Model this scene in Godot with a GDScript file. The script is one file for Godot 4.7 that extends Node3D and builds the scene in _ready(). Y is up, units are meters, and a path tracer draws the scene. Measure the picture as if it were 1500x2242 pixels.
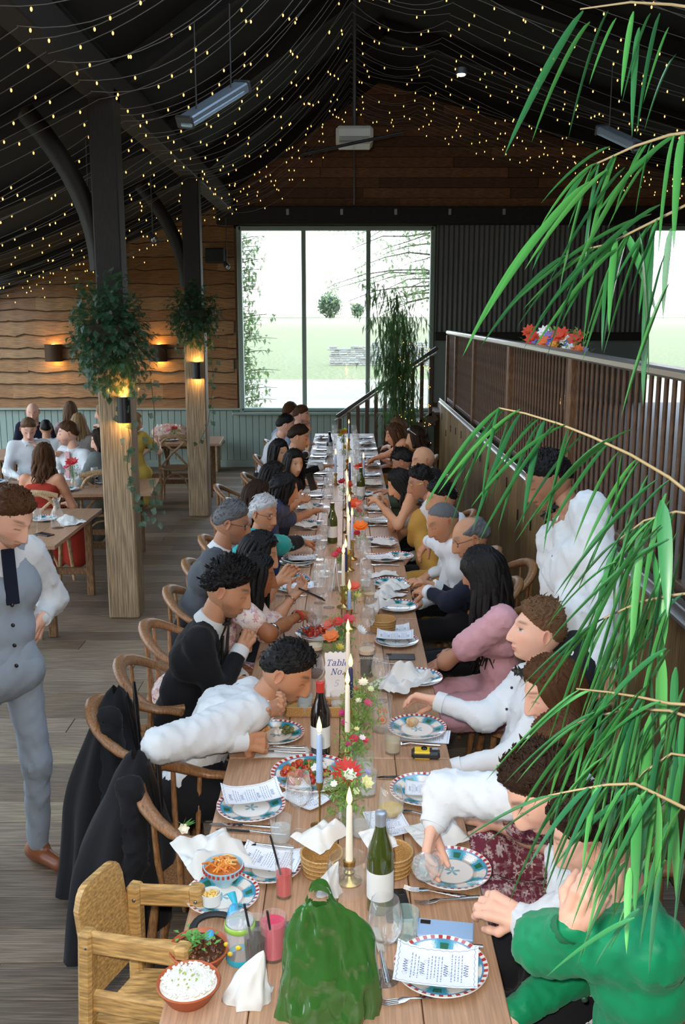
extends Node3D
# A long wedding table in a timber barn: the setting first, then guests, tables, tableware and plants.
const FPX := 2095.0          # focal length in pixels of the 1500 x 2242 frame
const EYE := Vector3(0, 2.4, 0)
var view: Basis
var used := {}
var mats := {}
var tex := {}
var rng := RandomNumberGenerator.new()
var fold := FastNoiseLite.new()
var fine := FastNoiseLite.new()


class M:
	# collects vertices of one mesh; faces are given counter-clockwise seen from outside
	var v := PackedVector3Array()
	var n := PackedVector3Array()
	var c := PackedColorArray()
	var u := PackedVector2Array()
	var i := PackedInt32Array()
	var col := Color.WHITE
	var colored := false
	var mapped := false
	var uvs := 2.0

	func put(p: Vector3, nn: Vector3, uv := Vector2.ZERO) -> int:
		v.append(p)
		n.append(nn)
		c.append(col)
		u.append(uv)
		return v.size() - 1

	func tri(a: int, b: int, d: int) -> void:
		i.append(a)
		i.append(d)
		i.append(b)

	func quad(a: int, b: int, d: int, e: int) -> void:
		tri(a, b, d)
		tri(a, d, e)

	func face(p: Array) -> void:
		var nn: Vector3 = (p[1] - p[0]).cross(p[2] - p[0]).normalized()
		var k := []
		for q in p:
			k.append(put(q, nn))
		for j in range(1, p.size() - 1):
			tri(k[0], k[j], k[j + 1])

	func box(at: Vector3, size: Vector3, b := Basis(), bev := 0.0) -> void:
		var h := size / 2.0
		bev = minf(bev, minf(h.x, minf(h.y, h.z)) * 0.8)
		for ax in 3:
			for s in [-1.0, 1.0]:
				var e1 := (ax + 1) % 3
				var e2 := (ax + 2) % 3
				var q := []
				for w in [[-1, -1], [1, -1], [1, 1], [-1, 1]]:
					var p := Vector3()
					p[ax] = s * h[ax]
					p[e1] = w[0] * (h[e1] - bev)
					p[e2] = w[1] * (h[e2] - bev)
					q.append(at + b * p)
				if s < 0:
					q.reverse()
				face(q)
		if bev <= 0.0:
			return
		for ax in 3:
			var e1 := (ax + 1) % 3
			var e2 := (ax + 2) % 3
			for s in [-1.0, 1.0]:
				for t in [-1.0, 1.0]:
					var q := []
					for w in [[-1, 0], [1, 0], [1, 1], [-1, 1]]:
						var p := Vector3()
						p[ax] = w[0] * (h[ax] - bev)
						p[e1] = s * (h[e1] - (bev if w[1] else 0.0))
						p[e2] = t * (h[e2] - (0.0 if w[1] else bev))
						q.append(at + b * p)
					if s * t > 0:
						q.reverse()
					face(q)
		for s in [-1.0, 1.0]:
			for t in [-1.0, 1.0]:
				for r in [-1.0, 1.0]:
					var q := [at + b * Vector3(s * h.x, t * (h.y - bev), r * (h.z - bev)), at + b * Vector3(s * (h.x - bev), t * h.y, r * (h.z - bev)), at + b * Vector3(s * (h.x - bev), t * (h.y - bev), r * h.z)]
					if s * t * r < 0:
						q.reverse()
					face(q)

	func bar(a: Vector3, b: Vector3, w: float, t: float, up := Vector3.UP, bev := 0.003) -> void:
		# a squared bar from a to b, w across and t along up
		var d := b - a
		var z := d.normalized()
		var x := up.cross(z)
		if x.length() < 0.01:
			x = Vector3.RIGHT.cross(z)
		if x.length() < 0.01:
			x = Vector3.BACK.cross(z)
		x = x.normalized()
		box((a + b) / 2.0, Vector3(w, t, d.length()), Basis(x, z.cross(x), z), bev)

	func tube(p: PackedVector3Array, r, sides := 8, flat := 1.0, up := Vector3.UP, cap := true, around := TAU) -> void:
		var k := p.size()
		var first := v.size()
		var last_x := Vector3.ZERO
		for j in k:
			var d := (p[mini(j + 1, k - 1)] - p[maxi(j - 1, 0)]).normalized()
			var x := up.cross(d) if last_x == Vector3.ZERO else last_x - d * last_x.dot(d)
			if x.length() < 0.05:
				x = Vector3.RIGHT.cross(d)
				if x.length() < 0.05:
					x = Vector3.BACK.cross(d)
			x = x.normalized()
			last_x = x
			var y := d.cross(x)
			var rr: float = r if r is float else r[j]
			for s in sides:
				var a := around * s / sides
				var cc := cos(a)
				var ss := sin(a)
				put(p[j] + (x * cc + y * (ss * flat)) * rr, (x * cc * flat + y * ss).normalized(), Vector2(float(s) / sides, float(j) / (k - 1)))
		for j in k - 1:
			for s in sides:
				var a := first + j * sides + s
				var b := first + j * sides + (s + 1) % sides
				quad(a, b, b + sides, a + sides)
		if cap:
			for e in 2:
				var j := 0 if e == 0 else k - 1
				var d := (p[1] - p[0]).normalized() if e == 0 else (p[k - 1] - p[k - 2]).normalized()
				var nn := -d if e == 0 else d
				var o := put(p[j], nn)
				var ring := []
				for s in sides:
					ring.append(put(v[first + j * sides + s], nn))
				for s in sides:
					if e == 0:
						tri(o, ring[(s + 1) % sides], ring[s])
					else:
						tri(o, ring[s], ring[(s + 1) % sides])

	func lathe(prof: PackedVector2Array, segs: int, xf := Transform3D(), squash := 1.0, sharp := 0.6) -> void:
		# radius, height pairs from the outside bottom up; corners sharper than `sharp` (cosine) keep their edge
		var k := prof.size()
		for j in k - 1:
			var a := prof[j]
			var b := prof[j + 1]
			var d := (b - a).normalized()
			var nn := Vector2(d.y, -d.x)
			var na := nn
			var nb := nn
			if j > 0:
				var e := (a - prof[j - 1]).normalized()
				if e.dot(d) > sharp:
					na = (nn + Vector2(e.y, -e.x)).normalized()
			if j < k - 2:
				var e := (prof[j + 2] - b).normalized()
				if e.dot(d) > sharp:
					nb = (nn + Vector2(e.y, -e.x)).normalized()
			var base := v.size()
			for s in segs + 1:
				var t := TAU * s / segs
				var cs := cos(t)
				var sn := sin(t)
				for w in 2:
					var q := a if w == 0 else b
					var m := na if w == 0 else nb
					put(xf * Vector3(q.x * cs, q.y, q.x * sn * squash), (xf.basis * Vector3(m.x * cs, m.y, m.x * sn)).normalized(), Vector2(0.5 + q.x * cs * uvs, 0.5 + q.x * sn * uvs))
			for s in segs:
				var o := base + s * 2
				if a.x > 1e-6:
					tri(o, o + 1, o + 2)
				if b.x > 1e-6:
					tri(o + 1, o + 3, o + 2)

	func ball(at: Vector3, r: Vector3, segs := 10, rings := 6, b := Basis()) -> void:
		var first := v.size()
		for j in rings + 1:
			var t := PI * j / rings
			for s in segs:
				var a := TAU * s / segs
				var d := Vector3(sin(t) * cos(a), cos(t), sin(t) * sin(a))
				put(at + b * (d * r), (b * (d / r)).normalized(), Vector2(float(s) / segs, float(j) / rings))
		for j in rings:
			for s in segs:
				var a := first + j * segs + s
				var e := first + j * segs + (s + 1) % segs
				quad(a, e, e + segs, a + segs)

	func sheet(nu: int, nv: int, f: Callable, thick := 0.0) -> void:
		# a smooth surface f(u, v); with thickness it gets a back and rims
		var first := v.size()
		var fi := i.size()
		for b in nv + 1:
			for a in nu + 1:
				put(f.call(float(a) / nu, float(b) / nv), Vector3.ZERO, Vector2(float(a) / nu, float(b) / nv))
		for b in nv:
			for a in nu:
				var o := first + b * (nu + 1) + a
				quad(o, o + 1, o + nu + 2, o + nu + 1)
		smooth(first, fi)
		if thick > 0.0:
			var k := v.size() - first
			var back := v.size()
			for a in k:
				put(v[first + a] - n[first + a] * thick, -n[first + a], u[first + a])
			for b in nv:
				for a in nu:
					var o := back + b * (nu + 1) + a
					quad(o, o + nu + 1, o + nu + 2, o + 1)
			for b in nv:
				for e in [0, nu]:
					var o: int = b * (nu + 1) + e
					var q := [v[first + o], v[first + o + nu + 1], v[back + o + nu + 1], v[back + o]]
					if e:
						q.reverse()
					face(q)
			for a in nu:
				for e in [0, nv]:
					var o: int = e * (nu + 1) + a
					var q := [v[first + o + 1], v[first + o], v[back + o], v[back + o + 1]]
					if e:
						q.reverse()
					face(q)

	func smooth(first := 0, fi := 0) -> void:
		for j in range(first, v.size()):
			n[j] = Vector3.ZERO
		for j in range(fi, i.size(), 3):
			var a := i[j]
			var b := i[j + 1]
			var d := i[j + 2]
			var m := (v[d] - v[a]).cross(v[b] - v[a])
			n[a] += m
			n[b] += m
			n[d] += m
		for j in range(first, v.size()):
			n[j] = n[j].normalized()

	func add(o: M, xf := Transform3D()) -> void:
		var base := v.size()
		for j in o.v.size():
			v.append(xf * o.v[j])
			n.append((xf.basis * o.n[j]).normalized())
		c.append_array(o.c)
		u.append_array(o.u)
		for j in o.i:
			i.append(j + base)

	func mesh() -> ArrayMesh:
		# turn over the faces whose order disagrees with their normals
		for j in range(0, i.size(), 3):
			var a := i[j]
			var b := i[j + 1]
			var d := i[j + 2]
			if (v[d] - v[a]).cross(v[b] - v[a]).dot(n[a] + n[b] + n[d]) < 0.0:
				i[j + 1] = d
				i[j + 2] = b
		var arr := []
		arr.resize(Mesh.ARRAY_MAX)
		arr[Mesh.ARRAY_VERTEX] = v
		arr[Mesh.ARRAY_NORMAL] = n
		if colored:
			arr[Mesh.ARRAY_COLOR] = c
		if mapped:
			arr[Mesh.ARRAY_TEX_UV] = u
		arr[Mesh.ARRAY_INDEX] = i
		var out := ArrayMesh.new()
		if v.size():
			out.add_surface_from_arrays(Mesh.PRIMITIVE_TRIANGLES, arr)
		return out


# ---------- pixels of the photograph to directions and points
func ray(x: float, y: float) -> Vector3:
	return view * Vector3((x - 750.0) / FPX, -(y - 1121.0) / FPX, -1.0)

func on_y(x: float, y: float, h: float) -> Vector3:
	var d := ray(x, y)
	return EYE + d * ((h - EYE.y) / d.y)

func on_x(x: float, y: float, at: float) -> Vector3:
	var d := ray(x, y)
	return EYE + d * (at / d.x)

func on_z(x: float, y: float, at: float) -> Vector3:
	var d := ray(x, y)
	return EYE + d * (-at / d.z)

func deep(x: float, y: float, z: float) -> Vector3:
	return EYE + ray(x, y) * z

# ---------- nodes
func numbered(called: String) -> String:
	var k: int = used.get(called, 0)
	used[called] = k + 1
	return called if k == 0 else "%s_%03d" % [called, k]

func tag(o: Node, label: String, category := "", group := "", kind := "") -> Node:
	if label:
		o.set_meta("label", label)
	if category:
		o.set_meta("category", category)
	if group:
		o.set_meta("group", group)
	if kind:
		o.set_meta("kind", kind)
	return o

func thing(called: String, label: String, category: String, at := Vector3.ZERO, group := "", turn := 0.0) -> Node3D:
	var o := Node3D.new()
	o.name = numbered(called)
	add_child(o, true)
	o.position = at
	o.rotation.y = turn
	tag(o, label, category, group)
	return o

func obj(called: String, m, mt: Material, parent: Node = null, world := false) -> MeshInstance3D:
	var o := MeshInstance3D.new()
	o.mesh = m.mesh() if m is M else m
	o.material_override = mt
	if parent == null:
		o.name = numbered(called)
		add_child(o, true)
	else:
		o.name = called
		parent.add_child(o, true)
		if world:
			o.position = -(parent as Node3D).position
	return o

func struct(called: String, m, mt: Material) -> MeshInstance3D:
	var o := obj(called, m, mt)
	o.set_meta("kind", "structure")
	return o

func copy(o: Node3D, at: Vector3, turn := 0.0, label := "", group := "") -> Node3D:
	var r: Node3D = o.duplicate()
	var base: String = o.name
	if base.length() > 4 and base[base.length() - 4] == "_" and base.right(3).is_valid_int():
		base = base.left(base.length() - 4)
	r.name = numbered(base)
	add_child(r, true)
	r.position = at
	r.rotation.y = turn
	if label:
		r.set_meta("label", label)
	if group:
		r.set_meta("group", group)
	return r

# ---------- materials: colours are real base colours, given linear
func noise_tex(called: String, freq: float, octaves: int, lo: float, hi: float, size := 512, type := FastNoiseLite.TYPE_SIMPLEX_SMOOTH, normal := 0.0) -> NoiseTexture2D:
	if tex.has(called):
		return tex[called]
	var f := FastNoiseLite.new()
	f.seed = called.hash() % 1000
	f.noise_type = type
	f.frequency = freq
	f.fractal_octaves = octaves
	var t := NoiseTexture2D.new()
	t.width = size
	t.height = size
	t.seamless = true
	t.noise = f
	if normal > 0.0:
		t.as_normal_map = true
		t.bump_strength = normal
	else:
		var g := Gradient.new()
		g.offsets = PackedFloat32Array([0.15, 0.85])
		g.colors = PackedColorArray([Color(lo, lo, lo), Color(hi, hi, hi)])
		t.color_ramp = g
	tex[called] = t
	return t

func mat(called: String, c: Color, rough := 0.7, opt := {}) -> StandardMaterial3D:
	if mats.has(called):
		return mats[called]
	var m := StandardMaterial3D.new()
	m.resource_name = called
	m.albedo_color = Color(c.r, c.g, c.b).linear_to_srgb()
	m.albedo_color.a = c.a
	m.roughness = rough
	m.metallic = opt.get("metal", 0.0)
	m.metallic_specular = opt.get("spec", 0.5)
	if opt.has("vc"):
		m.vertex_color_use_as_albedo = true
	if c.a < 1.0:
		m.transparency = BaseMaterial3D.TRANSPARENCY_ALPHA
	if opt.has("tex"):
		m.albedo_texture = opt.tex
	if opt.has("nrm"):
		m.normal_enabled = true
		m.normal_texture = opt.nrm
		m.normal_scale = opt.get("ns", 0.5)
	if opt.has("tri"):
		m.uv1_triplanar = true
		m.uv1_scale = opt.tri
		if opt.has("world"):
			m.uv1_world_triplanar = true
	if opt.has("glow"):
		m.emission_enabled = true
		var g: Color = opt.glow
		m.emission = Color(g.r, g.g, g.b).linear_to_srgb()
		m.emission_energy_multiplier = opt.get("power", 1.0)
	if opt.has("rim"):
		m.rim_enabled = true
		m.rim = opt.rim
	if opt.has("coat"):
		m.clearcoat_enabled = true
		m.clearcoat = opt.coat
		m.clearcoat_roughness = 0.1
	if opt.has("back"):
		m.backlight_enabled = true
		var g: Color = opt.back
		m.backlight = g.linear_to_srgb()
	if opt.has("sss"):
		m.subsurf_scatter_enabled = true
		m.subsurf_scatter_strength = opt.sss
	if opt.has("ior"):
		m.refraction_enabled = true
		m.refraction_scale = opt.ior
	mats[called] = m
	return m

func wood(called: String, c: Color, along := Vector3(1.2, 14, 14), rough := 0.6, soft := false) -> StandardMaterial3D:
	return mat(called, c, rough, {"tex": noise_tex("soft_grain", 0.02, 4, 0.84, 1.0) if soft else noise_tex("grain", 0.02, 5, 0.62, 1.0), "tri": along})

func cloth(called: String, c: Color, rim := 0.15, rough := 0.85) -> StandardMaterial3D:
	return mat(called, c, rough, {"rim": rim, "spec": 0.25})

func glass() -> StandardMaterial3D:
	return mat("clear_glass", Color(0.95, 0.98, 0.97, 0.05), 0.02)

func rgb(hex: String) -> Color:
	return Color(hex).srgb_to_linear()

func _ready() -> void:
	rng.seed = 7
	fold.seed = 3
	fold.frequency = 9.0
	fold.fractal_octaves = 2
	fine.seed = 5
	fine.frequency = 40.0
	fine.fractal_octaves = 2
	# --- camera
	view = Basis(Vector3.UP, 0.00375) * Basis(Vector3.RIGHT, -atan(427.0 / FPX))
	var cam := Camera3D.new()
	cam.name = "camera"
	cam.fov = rad_to_deg(2.0 * atan(1121.0 / FPX))
	cam.near = 0.05
	cam.far = 2000.0
	cam.transform = Transform3D(view, EYE)
	cam.current = true
	add_child(cam)
	# --- overcast sky
	var sky := ProceduralSkyMaterial.new()
	sky.sky_top_color = Color(0.80, 0.90, 1.0)
	sky.sky_horizon_color = Color(1.0, 1.0, 1.0)
	sky.ground_bottom_color = Color(0.35, 0.38, 0.3)
	sky.ground_horizon_color = Color(0.6, 0.62, 0.55)
	sky.sky_energy_multiplier = 1.0
	sky.ground_energy_multiplier = 1.0
	var env := Environment.new()
	env.background_mode = Environment.BG_SKY
	env.sky = Sky.new()
	env.sky.sky_material = sky
	env.background_energy_multiplier = 5.6
	env.tonemap_mode = Environment.TONE_MAPPER_LINEAR
	env.tonemap_exposure = 1.08
	env.sdfgi_enabled = true
	env.ssao_enabled = true
	env.ssil_enabled = true
	var we := WorldEnvironment.new()
	we.name = "surroundings"
	we.environment = env
	add_child(we)
	# --- the photographer's flash, beside the lens
	var flash := OmniLight3D.new()
	flash.name = "camera_flash"
	flash.position = EYE + view * Vector3(-0.05, 0.07, 0.0)
	flash.light_color = Color(1.0, 0.97, 0.93)
	flash.light_energy = 6.6
	flash.light_size = 0.03
	flash.omni_range = 60.0
	flash.omni_attenuation = 2.0
	flash.shadow_enabled = true
	add_child(flash)
	shell()
	far_wall()
	outside()
	balustrade()
	pillars()
	ceiling_things()
	guests()
	long_table()
	furniture()
	plants()


# =====================================================================  the building
const FAR := 15.45      # inside of the far wall, z = -FAR
const ROOF := [Vector2(-7.6, 2.2), Vector2(-1.95, 4.32), Vector2(0.45, 6.0), Vector2(8.0, 3.8)]
const SILL := 0.93
const WTOP := 3.75

func roof_y(x: float) -> float:
	for k in 3:
		if x <= ROOF[k + 1].x or k == 2:
			var t: float = (x - ROOF[k].x) / (ROOF[k + 1].x - ROOF[k].x)
			return lerpf(ROOF[k].y, ROOF[k + 1].y, t)
	return 0.0

func shell() -> void:
	# floor boards run across the barn
	var m := M.new()
	m.box(Vector3(0.2, -0.11, -5.5), Vector3(15.6, 0.16, 21.0))
	var fl := struct("floor", m, wood("floor_base", rgb("716252")))
	var tones := []
	var cols := ["8c7965", "98846e", "7c6b59", "9e8b70", "826e58", "917d68"]
	for k in cols.size():
		tones.append(wood("floor_board_%d" % k, rgb(cols[k]), Vector3(0.25 + k * 0.03, 7, 9), 0.55))
	var w := 0.205
	var z := -2.6
	var k := 0
	while z > -FAR:
		var x := -7.6 + rng.randf_range(-2.0, 0.0)
		while x < 1.4:
			var l := rng.randf_range(2.6, 4.4)
			var a := maxf(x, -7.6)
			var b := minf(x + l, 1.42)
			if b - a > 0.05:
				m = M.new()
				m.box(Vector3.ZERO, Vector3(b - a - 0.004, 0.03, w - 0.005), Basis(), 0.002)
				var o := obj("plank", m, tones[rng.randi() % tones.size()], fl)
				o.position = Vector3((a + b) / 2.0, -0.0165 + rng.randf_range(-0.001, 0.0015), z - w / 2.0)
			x += l
		z -= w
		k += 1
	# near part of the floor, behind and under the photographer
	m = M.new()
	m.box(Vector3(-3.1, -0.016, 0.7), Vector3(9.0, 0.03, 6.6))
	obj("near_boards", m, tones[0], fl)
	# roof: three slopes, each a slab; only the low left rooflight is seen, the others are added
	var dark := mat("dark_roof_lining", Color(0.009, 0.008, 0.007), 0.9)
	var near := 4.9
	var lights := 0
	for s in 3:
		var a: Vector2 = ROOF[s]
		var b: Vector2 = ROOF[s + 1]
		var d := (b - a).normalized()
		var up := Vector3(-d.y, d.x, 0)
		var bs := Basis(Vector3(d.x, d.y, 0), up, Vector3.BACK)
		var ln := a.distance_to(b)
		m = M.new()
		var mid := (a + b) / 2.0
		# rooflights, all but the first added unseen for fill daylight: u from, u to along the slope, z from
		var z1 := 4.2
		var at := func(u: float, zz: float) -> Vector3: return Vector3(a.x + d.x * u, a.y + d.y * u, zz) + up * 0.1
		var last := -0.12
		for e in [[[0.2, 2.4, -15.0], [2.6, 4.3, -8.6]], [[1.62, 2.5, -7.5]], [[0.26, 1.5, -7.5]]][s]:
			var u0: float = e[0]
			var u1: float = e[1]
			var z0: float = e[2]
			m.box(at.call((last + u0) / 2, (near - FAR) / 2), Vector3(u0 - last, 0.2, near + FAR), bs)
			m.box(at.call((u0 + u1) / 2, (z1 + near) / 2), Vector3(u1 - u0, 0.2, near - z1), bs)
			m.box(at.call((u0 + u1) / 2, (z0 - FAR) / 2), Vector3(u1 - u0, 0.2, FAR + z0), bs)
			last = u1
			var rl := M.new()
			rl.box(at.call((u0 + u1) / 2, (z0 + z1) / 2), Vector3(u1 - u0, 0.01, z1 - z0), bs)
			var fr := M.new()
			for q in 8:
				fr.box(at.call((u0 + u1) / 2, lerpf(z0, z1, q / 7.0)) - up * 0.03, Vector3(u1 - u0, 0.06, 0.05), bs)
			for uu in [u0, u1]:
				fr.box(at.call(uu, (z0 + z1) / 2) - up * 0.03, Vector3(0.05, 0.06, z1 - z0), bs)
			var wn := Node3D.new()
			wn.name = "window_%d" % (lights + 3)  # from the second on, an invented opening that lets in extra daylight
			lights += 1
			add_child(wn)
			wn.set_meta("kind", "structure")
			obj("pane", rl, mat("roof_glass", Color(1, 1, 1, 0.04), 0.05), wn)
			obj("window_frame", fr, mat("white_frame", Color(0.7, 0.72, 0.72), 0.5), wn)
		m.box(at.call((last + ln) / 2 + 0.06, (near - FAR) / 2), Vector3(ln - last + 0.12, 0.2, near + FAR), bs)
		struct("ceiling", m, dark)
		# rafters under the slope
		for j in 7:
			var zz := -FAR + 0.35 + j * 2.28
			m = M.new()
			m.box(Vector3(mid.x, mid.y, zz) - up * 0.09, Vector3(ln - 0.1, 0.18, 0.11), bs, 0.006)
			struct("trim_%d" % (10 + s * 7 + j), m, wood("dark_rafter", Color(0.012, 0.009, 0.007), Vector3(1, 9, 9), 0.8))
	# left wall: low, mostly glass
	var sage := mat("sage_paint", rgb("93a59a"), 0.55)
	m = M.new()
	m.box(Vector3(-7.7, 0.0, -5.3), Vector3(0.2, 0.24, 20.4))
	m.box(Vector3(-7.7, 2.2, -5.3), Vector3(0.2, 0.3, 20.4))
	var zz := 4.6
	while zz > -FAR - 0.2:
		m.box(Vector3(-7.7, 1.2, zz), Vector3(0.16, 1.9, 0.14))
		zz -= 2.85
	var wl := struct("wall_left", m, sage)
	zz = 4.6 - 1.425
	while zz > -FAR:
		m = M.new()
		m.box(Vector3(-7.7, 1.1, zz), Vector3(0.012, 1.98, 2.72))
		obj("pane", m, mat("window_glass", Color(1, 1, 1, 0.03), 0.02), wl)
		zz -= 2.85
	# right wall beyond the gallery, and the wall behind the photographer
	m = M.new()
	m.box(Vector3(8.1, 1.9, -5.3), Vector3(0.2, 4.2, 20.6))
	struct("wall_right", m, wood("dark_boards", Color(0.05, 0.035, 0.025), Vector3(1, 9, 1.5), 0.8))
	m = M.new()
	m.box(Vector3(0.2, 3.0, 4.9), Vector3(16.0, 6.3, 0.2))
	struct("wall_back", m, wood("dark_boards", Color(0.05, 0.035, 0.025)))


func far_wall() -> void:
	var zf := -FAR
	var sage := mat("sage_paint", rgb("93a59a"), 0.55)
	# masonry core with two window openings, as boxes round them
	var core := wood("wall_core", rgb("8a6a48"))
	var m := M.new()
	var wl := -1.68
	var wr := 1.36
	var w2 := 4.74
	var w3 := 7.5
	var zc := zf - 0.15
	m.box(Vector3(0.2, SILL / 2 - 0.05, zc), Vector3(16, SILL + 0.1, 0.24))
	m.box(Vector3((-7.8 + wl) / 2, 2.8, zc), Vector3(wl + 7.8, 3.8, 0.24))
	m.box(Vector3((wr + w2) / 2, 2.8, zc), Vector3(w2 - wr, 3.8, 0.24))
	m.box(Vector3((w3 + 8.2) / 2, 2.8, zc), Vector3(8.2 - w3, 3.8, 0.24))
	m.box(Vector3(0.2, (WTOP + 6.3) / 2, zc), Vector3(16, 6.3 - WTOP, 0.24))
	var wall := struct("wall_far", m, core)
	# waney-edged boards left of the window
	var oak := []
	var cols := ["b9834c", "c08c55", "ad763f", "b27d48", "c4935e"]
	for k in cols.size():
		oak.append(wood("waney_board_%d" % k, rgb(cols[k]) * 1.05, Vector3(0.35, 6 + k, 5), 0.5))
	var y := SILL + 0.03
	var row := 0
	while y < 4.3:
		var hgt := rng.randf_range(0.17, 0.24)
		var x := -7.6 - rng.randf() * 1.5
		while x < wl - 0.06:
			var l := rng.randf_range(2.4, 3.8)
			var a := maxf(x, -7.6)
			var b := minf(x + l, wl - 0.07)
			var top := y + hgt
			if b - a > 0.1 and roof_y(b) > y + 0.05:
				m = M.new()
				var ph := rng.randf() * 40.0
				var amp := rng.randf_range(0.012, 0.03)
				var nseg := maxi(4, int((b - a) * 7))
				var prev := []
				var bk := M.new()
				for q in nseg + 1:
					var px := lerpf(a, b, float(q) / nseg)
					var yb := y - 0.02 + amp * (fold.get_noise_2d(px * 0.22 + ph, ph) * 1.6)
					var yt := minf(top + 0.03, roof_y(px) + 0.05)
					yb = minf(yb, yt - 0.005)
					var cur := [Vector3(px, yb, 0.045), Vector3(px, yt, 0.012), Vector3(px, yb, 0.0)]
					if q:
						m.face([prev[0], cur[0], cur[1], prev[1]])
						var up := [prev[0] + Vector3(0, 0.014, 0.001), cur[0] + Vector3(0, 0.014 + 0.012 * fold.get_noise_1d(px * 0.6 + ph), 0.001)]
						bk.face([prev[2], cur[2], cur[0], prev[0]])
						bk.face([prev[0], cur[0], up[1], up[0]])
					prev = cur
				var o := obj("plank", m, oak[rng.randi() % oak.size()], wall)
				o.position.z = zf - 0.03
				obj("painted_gap_shade", bk, mat("painted_gap_shade", Color(0.05, 0.028, 0.014), 0.95), o)  # dark strip painted for the shade in the gaps between boards
			x += l
		y += hgt
		row += 1
	# gable boards over the long dark beam
	var gab := []
	cols = ["8c6040", "9a6744", "7c5438", "a87049"]
	for k in 4:
		gab.append(wood("gable_board_%d" % k, rgb(cols[k]), Vector3(0.7, 8, 5), 0.65))
	y = 4.05
	while y < 6.0:
		var x := -2.0 - rng.randf()
		while x < 7.9:
			var l := rng.randf_range(1.8, 3.4)
			var a := maxf(x, -1.95)
			var b := minf(x + l, 7.9)
			while b > a and (roof_y(b) < y + 0.07):
				b -= 0.15
			while b > a and roof_y(a) < y + 0.07:
				a += 0.15
			if b - a > 0.15:
				m = M.new()
				m.box(Vector3.ZERO, Vector3(b - a - 0.006, 0.146, 0.03), Basis(), 0.004)
				var o := obj("plank", m, gab[rng.randi() % 4], wall)
				o.position = Vector3((a + b) / 2, y + 0.075, zf - 0.018 + rng.randf() * 0.006)
			x += l
		y += 0.15
	# sage green boarding below the dado rail
	var bw := 0.105
	var x := -7.6
	while x < 1.42:
		m = M.new()
		m.box(Vector3.ZERO, Vector3(bw - 0.004, SILL - 0.02, 0.02), Basis(), 0.006)
		var o := obj("panel_board", m, sage, wall)
		o.position = Vector3(x + bw / 2, SILL / 2, zf - 0.01)
		x += bw
	# dado rail, sill, skirting, corner strip, long beam
	m = M.new()
	m.box(Vector3((-7.6 + wl) / 2, SILL + 0.015, zf + 0.02), Vector3(wl + 7.6, 0.035, 0.06), Basis(), 0.008)
	m.box(Vector3((wl + wr) / 2, SILL - 0.05, zf + 0.05), Vector3(wr - wl + 0.3, 0.045, 0.12), Basis(), 0.01)
	struct("trim_1", m, sage)
	m = M.new()
	m.box(Vector3(-3.1, 0.06, zf + 0.015), Vector3(9.0, 0.12, 0.03), Basis(), 0.006)
	struct("baseboard_far", m, sage)
	m = M.new()
	m.box(Vector3(3.0, 3.93, zf + 0.06), Vector3(10.0, 0.27, 0.16), Basis(), 0.01)
	struct("trim_2", m, wood("dark_beam", Color(0.035, 0.028, 0.024), Vector3(1, 9, 9), 0.7))
	m = M.new()
	for k in 6:
		m.box(Vector3(-0.9 + k * 0.83 * 1.0, 3.98, zf + 0.15), Vector3(0.045, 0.09, 0.02), Basis(), 0.004)
	struct("trim_3", m, mat("bracket_steel", Color(0.35, 0.35, 0.35), 0.5, {"metal": 0.6}))
	# corrugated dark metal between the windows, dark rail and pale panel under it
	m = M.new()
	var cx := wr + 0.04
	var ncor := 240
	m.sheet(ncor, 1, func(u: float, v: float) -> Vector3: return Vector3(cx + (w2 - 0.05 - cx) * u, 2.16 + (3.8 - 2.16) * v, zf + 0.02 + 0.011 * sin(u * 42.0 * TAU)))
	struct("wall_cladding", m, mat("corrugated_metal", Color(0.16, 0.16, 0.155), 0.5, {"metal": 0.3}))
	m = M.new()
	m.box(Vector3((cx + w2) / 2, 2.1, zf + 0.04), Vector3(w2 - cx, 0.13, 0.1), Basis(), 0.01)
	struct("trim_4", m, wood("dark_beam", Color(0.035, 0.028, 0.024), Vector3(1, 9, 9), 0.7))
	m = M.new()
	m.box(Vector3((cx + w2) / 2, 1.55, zf + 0.01), Vector3(w2 - cx, 1.0, 0.03))
	struct("wall_panel", m, mat("pale_panel", Color(0.20, 0.24, 0.22), 0.7))
	# the two windows
	for k in 2:
		var a := wl if k == 0 else w2
		var b := wr if k == 0 else w3
		var wn := Node3D.new()
		wn.name = "window_%d" % (k + 1)
		add_child(wn)
		wn.set_meta("kind", "structure")
		m = M.new()
		var fw := 0.075
		m.box(Vector3(a + fw / 2 - 0.03, (SILL + WTOP) / 2, zf - 0.02), Vector3(fw, WTOP - SILL + 0.06, 0.14), Basis(), 0.01)
		m.box(Vector3(b - fw / 2 + 0.03, (SILL + WTOP) / 2, zf - 0.02), Vector3(fw, WTOP - SILL + 0.06, 0.14), Basis(), 0.01)
		m.box(Vector3((a + b) / 2, WTOP, zf - 0.02), Vector3(b - a, 0.07, 0.14), Basis(), 0.01)
		m.box(Vector3((a + b) / 2, SILL + 0.01, zf - 0.02), Vector3(b - a, 0.05, 0.14), Basis(), 0.01)
		obj("window_frame", m, sage, wn)
		for q in 2:
			m = M.new()
			m.box(Vector3(lerpf(a, b, (q + 1) / 3.0), (SILL + WTOP) / 2, zf - 0.03), Vector3(0.07, WTOP - SILL, 0.12), Basis(), 0.01)
			obj("mullion", m, sage, wn)
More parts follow.
